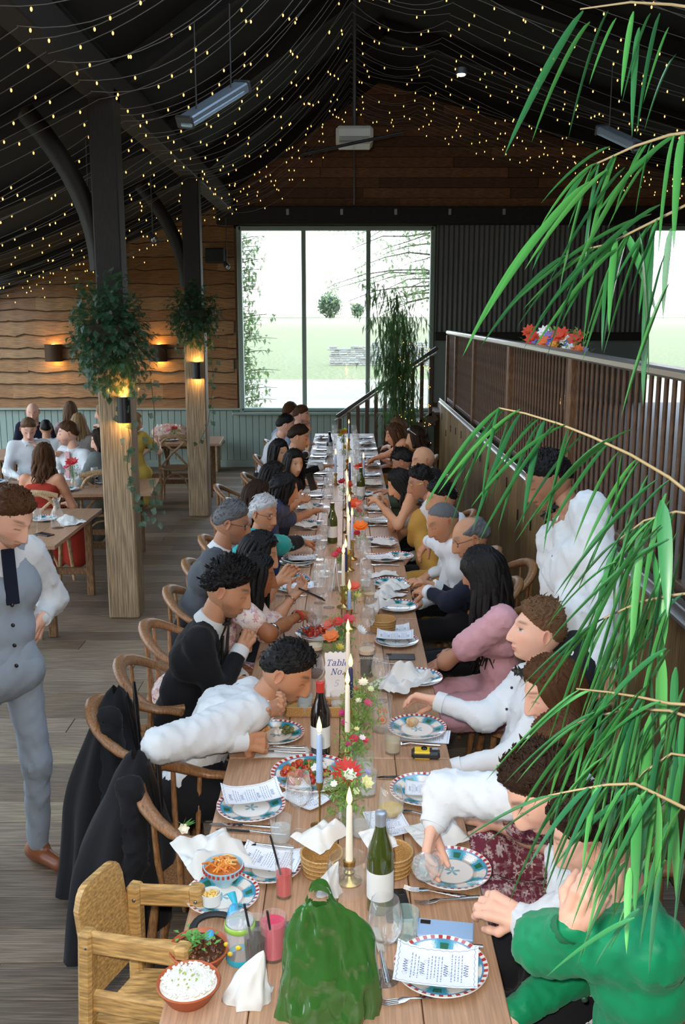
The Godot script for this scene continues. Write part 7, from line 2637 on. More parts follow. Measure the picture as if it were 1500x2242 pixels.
func letters(t: Node3D, text: String, at: Vector3, size: float, mt: Material, b := Basis()) -> MeshInstance3D:
	var tm := TextMesh.new()
	var f := SystemFont.new()
	f.font_names = PackedStringArray(["Droid Serif"])
	tm.font = f
	tm.text = text
	tm.font_size = 32
	tm.pixel_size = size / 32.0
	tm.depth = 0.0008
	var o := MeshInstance3D.new()
	o.mesh = tm
	o.material_override = mt
	o.name = "lettering"
	t.add_child(o, true)
	o.transform = Transform3D(b, at)
	return o


func guinness(at: Vector3, label: String, lettered: bool) -> void:
	var p := pv([0.0, 0.0, 0.030, 0.0, 0.031, 0.005, 0.034, 0.08, 0.041, 0.125, 0.040, 0.15, 0.0385, 0.15, 0.039, 0.125, 0.032, 0.08, 0.029, 0.008, 0.0, 0.007])
	var stout := mat("black_stout", Color(0.012, 0.005, 0.003), 0.08)
	var head_ := mat("stout_head", Color(0.55, 0.40, 0.26), 0.6)
	var f := [[pv([0.0, 0.0075, 0.0285, 0.0085, 0.0315, 0.08, 0.038, 0.115, 0.0, 0.115]), stout], [pv([0.0, 0.115, 0.0382, 0.1155, 0.0386, 0.132, 0.0, 0.131]), head_]]
	var t := vessel("pint_glass", label, "glass", at, p, f)
	if lettered:
		var a := Vector3(-at.x, 0, -at.z).normalized()
		letters(t, "GUINNESS", a * 0.0385 + Vector3(0, 0.102, 0), 0.0135, mat("cream_ink", Color(0.75, 0.72, 0.62), 0.5), Basis(Vector3.UP, atan2(a.x, a.z)))


func table_sign(at: Vector3) -> void:
	# white card with a scalloped edge, hand-lettered in blue
	var t := thing("table_sign", "white scalloped table number sign lettered in blue ink", "sign", at, "", 0.04)
	t.rotation.x = -0.12
	var w := 0.105
	var h := 0.2
	var m := M.new()
	var pts := PackedVector3Array()
	var n := 96
	for k in n:
		var a := TAU * k / n
		var c := Vector2(cos(a), sin(a))
		var s := 1.0 / maxf(absf(c.x), absf(c.y))
		var r := 1.0 + 0.035 * sin(k * TAU / 6.0)
		pts.append(Vector3(c.x * s * w * 0.5 * r, h / 2 + c.y * s * h * 0.5 * r, 0))
	for z in [0.002, -0.002]:
		var o := m.put(Vector3(0, h / 2, z), Vector3(0, 0, signf(z)))
		var ring := []
		for p in pts:
			ring.append(m.put(p + Vector3(0, 0, z), Vector3(0, 0, signf(z))))
		for k in n:
			m.tri(o, ring[k], ring[(k + 1) % n])
	for k in n:
		m.face([pts[k] + Vector3(0, 0, 0.002), pts[k] - Vector3(0, 0, 0.002), pts[(k + 1) % n] - Vector3(0, 0, 0.002), pts[(k + 1) % n] + Vector3(0, 0, 0.002)])
	obj("card", m, mat("white_card", Color(0.75, 0.76, 0.78), 0.8), t)
	var ink := mat("blue_ink", rgb("2f3f86"), 0.6)
	var slant := Basis(Vector3(1, 0, 0), Vector3(0.28, 1, 0), Vector3(0, 0, 1))
	letters(t, "Table", Vector3(0.004, 0.152, 0.0025), 0.037, ink, slant)
	letters(t, "No.", Vector3(0.004, 0.112, 0.0025), 0.037, ink, slant)
	letters(t, "5", Vector3(0.0, 0.06, 0.0025), 0.04, mat("pale_blue_ink", rgb("a9b6d6"), 0.6), slant)


# =====================================================================  chairs, high chair, jackets, side tables
func cross_back_chair(at: Vector3, turn: float, label: String) -> void:
	var w := wood("chair_ash", rgb("d8b182"), Vector3(9, 2, 9), 0.45)
	if proto.has("cross_chair"):
		copy(proto["cross_chair"], at, turn, label)
		return
	var t := thing("cross_back_chair", label, "chair", at, "cross-back chairs", turn)
	proto["cross_chair"] = t
	var m := M.new()
	m.lathe(pv([0.0, 0.44, 0.19, 0.44, 0.205, 0.45, 0.2, 0.468, 0.17, 0.472, 0.0, 0.47]), 24)
	obj("seat", m, w, t)
	# curved back hoop: the posts run up and join in a bent top rail; +z is the back
	m = M.new()
	var p := PackedVector3Array()
	for k in 17:
		var s := k / 16.0
		var a := PI * s
		var x := -0.19 * cos(a)
		var y := 0.46 + 0.43 * pow(sin(a), 0.35)
		p.append(Vector3(x * 1.02, y, 0.17 + 0.06 * (y - 0.46) / 0.43 + 0.02 * sin(a)))
	m.tube(p, 0.016, 8)
	obj("back_hoop", m, w, t)
	m = M.new()
	m.tube(PackedVector3Array([Vector3(-0.205, 0.875, 0.225), Vector3(-0.1, 0.895, 0.245), Vector3(0, 0.9, 0.25), Vector3(0.1, 0.895, 0.245), Vector3(0.205, 0.875, 0.225)]), [0.02, 0.03, 0.032, 0.03, 0.02], 8, 0.5, Vector3.BACK)
	obj("top_rail", m, w, t)
	for e in [-1.0, 1.0]:
		m = M.new()
		m.tube(PackedVector3Array([Vector3(-0.17 * e, 0.5, 0.175), Vector3(-0.02 * e, 0.68, 0.215 + 0.004 * e), Vector3(0.175 * e, 0.85, 0.225)]), 0.014, 6, 0.5, Vector3.BACK)
		obj("cross_brace", m, w, t)
		m = M.new()
		m.tube(PackedVector3Array([Vector3(0.16 * e, 0.46, -0.14), Vector3(0.175 * e, 0.22, -0.17), Vector3(0.185 * e, 0.0, -0.19)]), [0.019, 0.018, 0.014], 8)
		obj("leg", m, w, t)
		m = M.new()
		m.tube(PackedVector3Array([Vector3(0.19 * e, 0.5, 0.175), Vector3(0.185 * e, 0.25, 0.21), Vector3(0.19 * e, 0.0, 0.27)]), [0.019, 0.018, 0.014], 8)
		obj("leg", m, w, t)
	m = M.new()
	p = PackedVector3Array()
	for k in 13:
		var a := PI * k / 12.0
		p.append(Vector3(-0.175 * cos(a), 0.16 + 0.24 * sin(a), 0.22 - 0.03 * sin(a)))
	m.tube(p, 0.011, 7)
	obj("hoop_stretcher", m, w, t)


func hoop_chair(at: Vector3, turn: float, label: String, group: String) -> void:
	# captain's chair: saddle seat, spindles, bent arm rail round the back
	var w := wood("chair_beech", rgb("ad7b50"), Vector3(9, 2, 9), 0.4)
	if proto.has("hoop_chair"):
		copy(proto["hoop_chair"], at, turn, label, group)
		return
	var t := thing("hoop_back_chair", label, "chair", at, group, turn)
	proto["hoop_chair"] = t
	var m := M.new()
	m.lathe(pv([0.0, 0.425, 0.19, 0.425, 0.21, 0.44, 0.205, 0.458, 0.16, 0.455, 0.0, 0.445]), 24)
	obj("seat", m, w, t)
	m = M.new()
	var p := PackedVector3Array()
	var r := PackedFloat32Array()
	for k in 17:
		var a := -0.15 * PI + 1.3 * PI * k / 16.0
		p.append(Vector3(-0.235 * cos(a), 0.70 + 0.13 * pow(maxf(0.0, sin(a)), 1.5), -0.02 + 0.225 * sin(a)))
		r.append(0.022 + 0.012 * maxf(0.0, sin(a)))
	m.tube(p, r, 8, 0.7)
	obj("bent_rail", m, w, t)
	for k in 7:
		var a := 0.06 * PI + 0.88 * PI * k / 6.0
		m = M.new()
		m.tube(PackedVector3Array([Vector3(-0.18 * cos(a), 0.45, 0.165 * sin(a)), Vector3(-0.21 * cos(a), 0.58, -0.01 + 0.2 * sin(a)), Vector3(-0.235 * cos(a), 0.70 + 0.12 * pow(sin(a), 1.5), -0.02 + 0.225 * sin(a))]), [0.009, 0.012, 0.009], 7)
		obj("spindle", m, w, t)
	for e in [-1.0, 1.0]:
		for q in [-1.0, 1.0]:
			m = M.new()
			m.tube(PackedVector3Array([Vector3(0.14 * e, 0.43, 0.13 * q), Vector3(0.165 * e, 0.2, 0.155 * q), Vector3(0.185 * e, 0.0, 0.18 * q)]), [0.016, 0.021, 0.013], 8)
			obj("leg", m, w, t)
	m = M.new()
	m.tube(PackedVector3Array([Vector3(-0.165, 0.18, 0), Vector3(0.165, 0.18, 0)]), 0.011, 7)
	obj("stretcher", m, w, t)


func furniture() -> void:
	# chairs of the long table; the back is local +z
	var rows := [[-1, -3.72, "bare hoop-back chair of the bent man, under the hanging jackets"], [-1, -4.2, "hoop-back chair of the man in the dinner jacket"], [-1, -4.75, "hoop-back chair of the woman in the floral dress"], [-1, -5.4, "hoop-back chair of the man in the grey suit"], [-1, -6.05, "hoop-back chair of the white-haired woman"], [-1, -6.75, "hoop-back chair of the woman in sequins"], [-1, -7.4, "hoop-back chair of the sleek-haired woman"], [-1, -8.2, "hoop-back chair of the woman facing the camera"], [-1, -9.6, "hoop-back chair of the man raising his hand"], [-1, -10.9, "hoop-back chair of the white shirt under the window"], [-1, -12.3, "hoop-back chair of the men at the window end"],
		[1, -1.98, "hoop-back chair of the woman in green"], [1, -2.44, "hoop-back chair of the pourer"], [1, -2.95, "hoop-back chair of the leaf-print dress"], [1, -3.5, "hoop-back chair of the fair-haired man"], [1, -4.42, "hoop-back chair of the woman in pink"], [1, -5.02, "hoop-back chair of the navy suit"], [1, -5.6, "hoop-back chair of the cropped-haired man"], [1, -6.4, "hoop-back chair of the mustard dress"], [1, -7.7, "hoop-back chair beside the bald man"], [1, -9.5, "hoop-back chair of the sage dress"], [1, -10.9, "hoop-back chair at the stair end"]]
	for r in rows:
		hoop_chair(Vector3(0.84 * r[0], 0, r[1]), -PI / 2 if r[0] < 0 else PI / 2, r[2], "hoop-back chairs at the long table")
	# empty chairs that stand out behind the guests
	hoop_chair(Vector3(-1.02, 0, -8.9), -PI / 2, "hoop-back chair pulled back beside the grey window panelling", "hoop-back chairs at the long table")
	hoop_chair(Vector3(-0.53, 0, -3.12), -PI / 2, "hoop-back chair under the jacket with the white rose", "hoop-back chairs at the long table")
	hoop_chair(Vector3(1.0, 0, -6.0), PI / 2 + 0.2, "hoop-back chair against the plank wall behind the young man in glasses", "hoop-back chairs at the long table")
	high_chair()
	jackets()
	# side tables on the left
	var a := on_y(120, 1180, TOP)
	dining_table(Vector3(-2.62, 0, -7.55), 0.95, 1.4, 0.0, "small plank table behind the man in the waistcoat")
	var wt := on_y(128, 1066, TOP)
	dining_table(Vector3(-3.45, 0, -11.75), 1.9, 0.8, 0.0, "plank table nearest the waney-board wall", "", 5)
	dining_table(wt * Vector3(1, 0, 1), 1.9, 0.85, 0.1, "plank table of the guests by the waney-board wall", "", 5)
	dining_table(Vector3(-2.45, 0, -13.0), 1.5, 0.8, 0.05, "plank table behind the two pillars")
	cross_back_chair(on_y(96, 1000, 1.17) * Vector3(1, 0, 1) + Vector3(0, 0, 0.1), 0.0, "cross-back chair of the woman in the rust-red dress")
	cross_back_chair(on_y(222, 965, 1.17) * Vector3(1, 0, 1) + Vector3(-0.03, 0, 0.12), 0.4, "cross-back chair of the woman in grey-green")
	cross_back_chair(on_y(388, 1098, 0.0), 0.1, "empty cross-back chair between the two pillars")
	cross_back_chair(Vector3(-2.5, 0, -6.75), 0.0, "cross-back chair at the small plank table")
	# things on the side tables
	var at := Vector3(-2.45, TOP, -7.5)
	wine_glass(at + Vector3(0.05, 0, 0.25), "wine glass on the small side table")
	carafe_at(at + Vector3(0.15, 0, 0.05), "glass water carafe on the small side table")
	posy(at + Vector3(-0.12, 0, 0.02), "green sprigs on the small side table", [[0.0, 0.18, 0.0, 0.02, "d9a0a8", 8]], 0.2, 30)
	napkin(at + Vector3(0.22, 0, -0.1), Vector2(0.2, 0.15), 0.4, "white napkin on the small side table", "", 0.06, 31.0)
	phone(at + Vector3(0.12, 0, 0.3), 1.0, "phone lying on the small side table", Color(0.02, 0.02, 0.025))
	plate(at + Vector3(-0.05, 0, -0.25), "painted plate on the small side table")
	posy(wt + Vector3(0.15, 0, 0), "tall red bloom on the wall-side table", [[0.0, 0.24, 0.0, 0.045, "d23a3a", 9], [-0.05, 0.2, 0.0, 0.03, "c95a6a", 9]], 0.24, 26)
	for k in 6:
		wine_glass(wt + Vector3(-0.75 + k * 0.28, 0, rng.randf_range(-0.15, 0.2)), "wine glass on the wall-side table", "wall-side glasses")
		plate(wt + Vector3(-0.7 + k * 0.28, 0, 0.2 if k % 2 else -0.22), "painted plate on the wall-side table", "wall-side plates")
	var tt := Vector3(-2.4, TOP, -12.95)
	for k in 4:
		plate(tt + Vector3(-0.5 + k * 0.26, 0, -0.1 * (k % 2)), "painted plate on the table behind the pillars", "pillar table plates")
		wine_glass(tt + Vector3(-0.45 + k * 0.26, 0, -0.25), "wine glass on the table behind the pillars", "pillar table glasses")
	posy(tt + Vector3(0.05, 0, -0.1), "red and pink posy on the table behind the pillars", [[0.0, 0.15, 0.0, 0.035, "cf3b34", 9], [-0.07, 0.13, 0.0, 0.035, "d9808a", 9], [0.06, 0.12, 0.0, 0.025, "d9c06a", 8]], 0.16, 30)
	# bench cushion by the panelling
	var t := thing("bench_cushion", "red and cream patterned bolster cushion against the panelling", "cushion", Vector3(on_z(372, 932, FAR - 0.3).x, 0.605, -FAR + 0.3))
	var m := M.new()
	m.ball(Vector3.ZERO, Vector3(0.3, 0.14, 0.09), 20, 12)
	obj("cover", m, mat("kilim_print", Color(0.7, 0.62, 0.58), 0.9, {"tex": flower_print("kilim", [Color("e9d9cf"), Color("c06a62"), Color("d79a86"), Color("a9504e")]), "tri": Vector3(4, 4, 4)}), t)
	t = thing("bench", "low wooden bench under the panelling", "bench", Vector3(-2.85, 0, -FAR + 0.35))
	m = M.new()
	m.box(Vector3(0, 0.44, 0), Vector3(1.8, 0.05, 0.4), Basis(), 0.006)
	obj("seat", m, wood("chair_ash", rgb("d8b182")), t)
	for e in [-0.8, 0.8]:
		m = M.new()
		m.box(Vector3(e, 0.21, 0), Vector3(0.05, 0.42, 0.36), Basis(), 0.006)
		obj("leg", m, wood("chair_ash", rgb("d8b182")), t)
	# flowers lying on the gallery ledge
	var fl := on_x(1205, 772, 1.62)
	t = thing("flower_garland", "low arrangement of orange, blue and white flowers on the gallery rail", "flowers", fl)
	var lv := M.new()
	var spec := [["e0522c", 0.06], ["4a57b8", 0.05], ["e9a03a", 0.04], ["eceef4", 0.045], ["d8452f", 0.065], ["5b6ac4", 0.05], ["e8b64a", 0.035], ["eceef4", 0.05], ["cf3b2c", 0.06], ["8a6fc0", 0.045], ["e06a2c", 0.05]]
	spec.append_array(spec.duplicate())
	for k in spec.size():
		var b := M.new()
		var c := Vector3(rng.randf_range(-0.05, 0.08), 0.02 + rng.randf() * 0.15, (k - 11) * 0.085)
		bloom(b, c, Vector3(-0.5, 0.6, 0.6).normalized(), spec[k][1] * 1.2, 9, 0.35)
		bloom(b, c + Vector3(0, 0.004, 0.002), Vector3(-0.5, 0.6, 0.6).normalized(), spec[k][1] * 0.65, 8, 0.6)
		obj("bloom", b, mat("petal_" + spec[k][0], rgb(spec[k][0]), 0.6), t)
	for k in 300:
		leaf(lv, Vector3(rng.randf_range(-0.06, 0.1), rng.randf_range(-0.02, 0.18), rng.randf_range(-1.0, 1.0)), Vector3(rng.randfn(), rng.randf(), rng.randfn()).normalized(), 0.06, 0.02)
	tag(obj("greenery", lv, mat("posy_leaf", rgb("6f9442")), t), "", "", "", "stuff")
	# pendant flame lamp glimpsed behind the uprights
	t = thing("candle_lantern", "small glowing lantern seen behind the balustrade", "lantern", on_x(1230, 880, 2.4))
	m = M.new()
	m.lathe(pv([0.0, -0.06, 0.04, -0.06, 0.045, 0.05, 0.02, 0.08]), 14)
	obj("glass_body", m, glass(), t)
	m = M.new()
	m.ball(Vector3(0, -0.01, 0), Vector3(0.018, 0.026, 0.018), 8, 6)
	obj("flame", m, mat("lantern_flame", Color(1, 0.6, 0.2), 0.5, {"glow": Color(1.0, 0.5, 0.12), "power": 3.0}), t)
	m = M.new()
	m.box(Vector3(0, -0.42, 0), Vector3(0.3, 0.7, 0.3), Basis(), 0.01)
	obj("stand", m, wood("post_brown", Color(0.26, 0.125, 0.055)), t)
	var l := OmniLight3D.new()
	l.name = "lantern_light"
	t.add_child(l)
	l.light_color = Color(1.0, 0.6, 0.25)
	l.light_energy = 0.02
	l.light_size = 0.02
	l.omni_range = 10
	l.omni_attenuation = 2
	l.shadow_enabled = true


func carafe_at(at: Vector3, label: String) -> void:
	vessel("water_carafe", label, "carafe", at, pv([0.0, 0.0, 0.05, 0.0, 0.055, 0.02, 0.05, 0.12, 0.026, 0.17, 0.024, 0.21, 0.034, 0.24, 0.032, 0.24, 0.022, 0.21, 0.024, 0.17, 0.048, 0.12, 0.0, 0.008]))


func high_chair() -> void:
	# wooden restaurant high chair at the near corner: four corner posts, rails, back board, seat
	var w := wood("high_chair_beech", rgb("d9ac6a"), Vector3(1, 9, 6), 0.45)
	var A := on_y(192, 2050, 0.8)
	var B := on_y(296, 1948, 0.8)
	var C := on_y(430, 1952, 0.8)
	var D := on_y(400, 2082, 0.8)
	var base := Vector3((A.x + C.x) / 2, 0, (A.z + C.z) / 2)
	var t := thing("high_chair", "pale wooden child's high chair pulled up to the near table corner", "high chair", base)
	var out := (A - D).normalized()
	for e in [[A, D], [B, C]]:
		var m := M.new()
		for q in 2:
			var p: Vector3 = e[q] - base
			m = M.new()
			m.bar(p + Vector3(0, 0.02, 0), Vector3(p.x * 1.25, 0.0, p.z * 1.2), 0.045, 0.04, out, 0.008)
			obj("leg", m, w, t)
			for y in [0.78, 0.6]:
				m = M.new()
				m.ball(Vector3(p.x, y, p.z) + Vector3(0, 0, 0.022), Vector3(0.006, 0.006, 0.004), 10, 6)
				obj("bolt", m, mat("bolt_steel", Color(0.25, 0.24, 0.22), 0.35, {"metal": 0.9}), t)
		for y in [0.785, 0.61]:
			m = M.new()
			m.bar((e[0] as Vector3) - base + Vector3(0, y - 0.8, 0) + out * 0.01, (e[1] as Vector3) - base + Vector3(0, y - 0.8, 0) - out * 0.01, 0.024, 0.065, Vector3.UP, 0.008)
			obj("side_rail", m, w, t)
	var m := M.new()
	m.sheet(14, 10, func(u: float, v: float) -> Vector3:
		var rr := 1.0 - 0.5 * pow(absf(u - 0.5) * 2.0, 6.0)
		return A.lerp(B, 0.04 + u * 0.92) - base + Vector3(0, lerpf(-0.2, 0.115 * rr, v), 0) + out * (0.03 * v), 0.02)
	obj("back_board", m, w, t)
	m = M.new()
	m.sheet(4, 4, func(u: float, v: float) -> Vector3: return A.lerp(B, u).lerp(D.lerp(C, u), v) - base + Vector3(0, -0.27, 0), 0.018)
	obj("seat", m, w, t)
	m = M.new()
	m.bar(D - base + Vector3(0, -0.1, 0), C - base + Vector3(0, -0.1, 0), 0.028, 0.07, Vector3.UP, 0.008)
	obj("front_bar", m, w, t)


func jackets() -> void:
	# two black jackets hung over chair backs, one with a white rose
	var blk := cloth("black_jacket_cloth", Color(0.011, 0.011, 0.013), 0.3)
	var spots := [[Vector3(-0.95, 0.90, -3.72), 0.40, 0.86, "long black jacket hung over a chair back, reaching near the floor"], [Vector3(-0.74, 0.90, -3.12), 0.36, 0.70, "black jacket with a white rose hung over the nearer chair back"]]
	for k in 2:
		var c: Vector3 = spots[k][0]
		var w: float = spots[k][1]
		var h: float = spots[k][2]
		var t := thing("hung_jacket", spots[k][3], "jacket", Vector3(c.x, 0.02, c.z))
		var m := M.new()
		var nu := 44
		var nv := 34
		for b in nv + 1:
			var v := float(b) / nv
			for a in nu:
				var g := TAU * a / nu
				# shoulders at the top, flaring and folding towards the hem
				var half := w * 0.5 * (0.55 + 0.45 * smoothstep(0.0, 0.25, v) + 0.28 * v)
				var dep := 0.055 + 0.11 * smoothstep(0.0, 0.6, v)
				if v < 0.12:
					var s := sqrt(maxf(0.0, v / 0.12))
					half *= 0.3 + 0.7 * s
					dep *= 0.2 + 0.8 * s
				var fd := 1.0 + 0.16 * v * sin(g * 7.0 + k * 2.0 + v * 2.0) + 0.10 * fold.get_noise_3d(cos(g) * 0.12, v * 0.1, sin(g) * 0.12 + k)
				var y := c.y * 1.0 - h * v + 0.012 * cos(g * 2.0) * (1.0 - v)
				m.put(Vector3(-0.10 * v + cos(g) * dep * fd, y - 0.02, sin(g) * half * fd), Vector3.ZERO)
		for b in nv:
			for a in nu:
				var q := b * nu + a
				var r := b * nu + (a + 1) % nu
				m.quad(q, q + nu, r + nu, r)
		m.smooth()
		obj("body", m, blk, t)
		m = M.new()
		sdf(m, [[Vector3(0.01, c.y - 0.09, w * 0.36), Vector3(0.02, c.y - 0.32, w * 0.44), 0.05, 0.048], [Vector3(0.02, c.y - 0.32, w * 0.44), Vector3(-0.03, c.y - 0.58, w * 0.5), 0.046, 0.044]], 0.014, 0.03, 0.014, 1.6)
		obj("sleeve", m, blk, t)
		m = M.new()
		m.tube(PackedVector3Array([Vector3(0.06, c.y - 0.02, -0.07), Vector3(0.075, c.y - 0.12, -0.03), Vector3(0.09, c.y - 0.34, 0.0)]), [0.02, 0.035, 0.01], 8, 0.25, Vector3.RIGHT)
		m.tube(PackedVector3Array([Vector3(0.06, c.y - 0.02, 0.07), Vector3(0.075, c.y - 0.12, 0.05), Vector3(0.09, c.y - 0.34, 0.02)]), [0.02, 0.035, 0.01], 8, 0.25, Vector3.RIGHT)
		obj("lapel", m, mat("black_satin", Color(0.008, 0.008, 0.009)), t)
	var rose := on_y(402, 1815, 0.74)
	var t := thing("boutonniere", "white rose buttonhole pinned to the nearer hung jacket", "flower", rose)
	var m := M.new()
	for k in 3:
		bloom(m, Vector3(0, 0.002 * k, 0.003 * k), Vector3(0.3, 0.6, 0.7).normalized(), 0.02 - 0.004 * k, 6, 0.4 + 0.3 * k)
	obj("rose", m, mat("rose_cream", rgb("ece6d2"), 0.6), t)
	m = M.new()
	for k in 5:
		leaf(m, Vector3.ZERO, Vector3(0.8 - 0.25 * k, 0.5, -0.3 + 0.1 * k).normalized(), 0.045, 0.016)
	obj("leaves", m, mat("rocket_leaf", rgb("5f9a4c")), t)


# =====================================================================  plants
func strap_leaf(a: Vector3, b: Vector3, w: float, droop: float, nseg := 9) -> M:
	# a long narrow leaf from a to its tip b, arching over and folded along the midrib; local to a
	var m := M.new()
	var d := b - a
	var ctrl := d * 0.45 + Vector3.UP * droop
	var s := d.cross(Vector3.UP).normalized()
	s = (s + (view * Vector3(1, 0.2, 0)) * 0.9).normalized()
	var prev := []
	for k in nseg + 1:
		var t := float(k) / nseg
		var p := ctrl * (2.0 * t * (1.0 - t)) + d * (t * t)
		var tan_ := (ctrl * (2.0 - 4.0 * t) + d * (2.0 * t)).normalized()
		var side := (s - tan_ * s.dot(tan_)).normalized()
		var nn := tan_.cross(side).normalized()
		if nn.y < 0:
			nn = -nn
		var hw := w * 0.5 * 2.0 * pow(t + 0.01, 0.5) * pow(1.0 - t, 0.75)
		var cur := [m.put(p + side * hw + nn * hw * 0.35, (nn - side * 0.35).normalized()), m.put(p, nn), m.put(p - side * hw + nn * hw * 0.35, (nn + side * 0.35).normalized())]
		if k:
			m.quad(prev[0], cur[0], cur[1], prev[1])
			m.quad(prev[1], cur[1], cur[2], prev[2])
		prev = cur
	return m


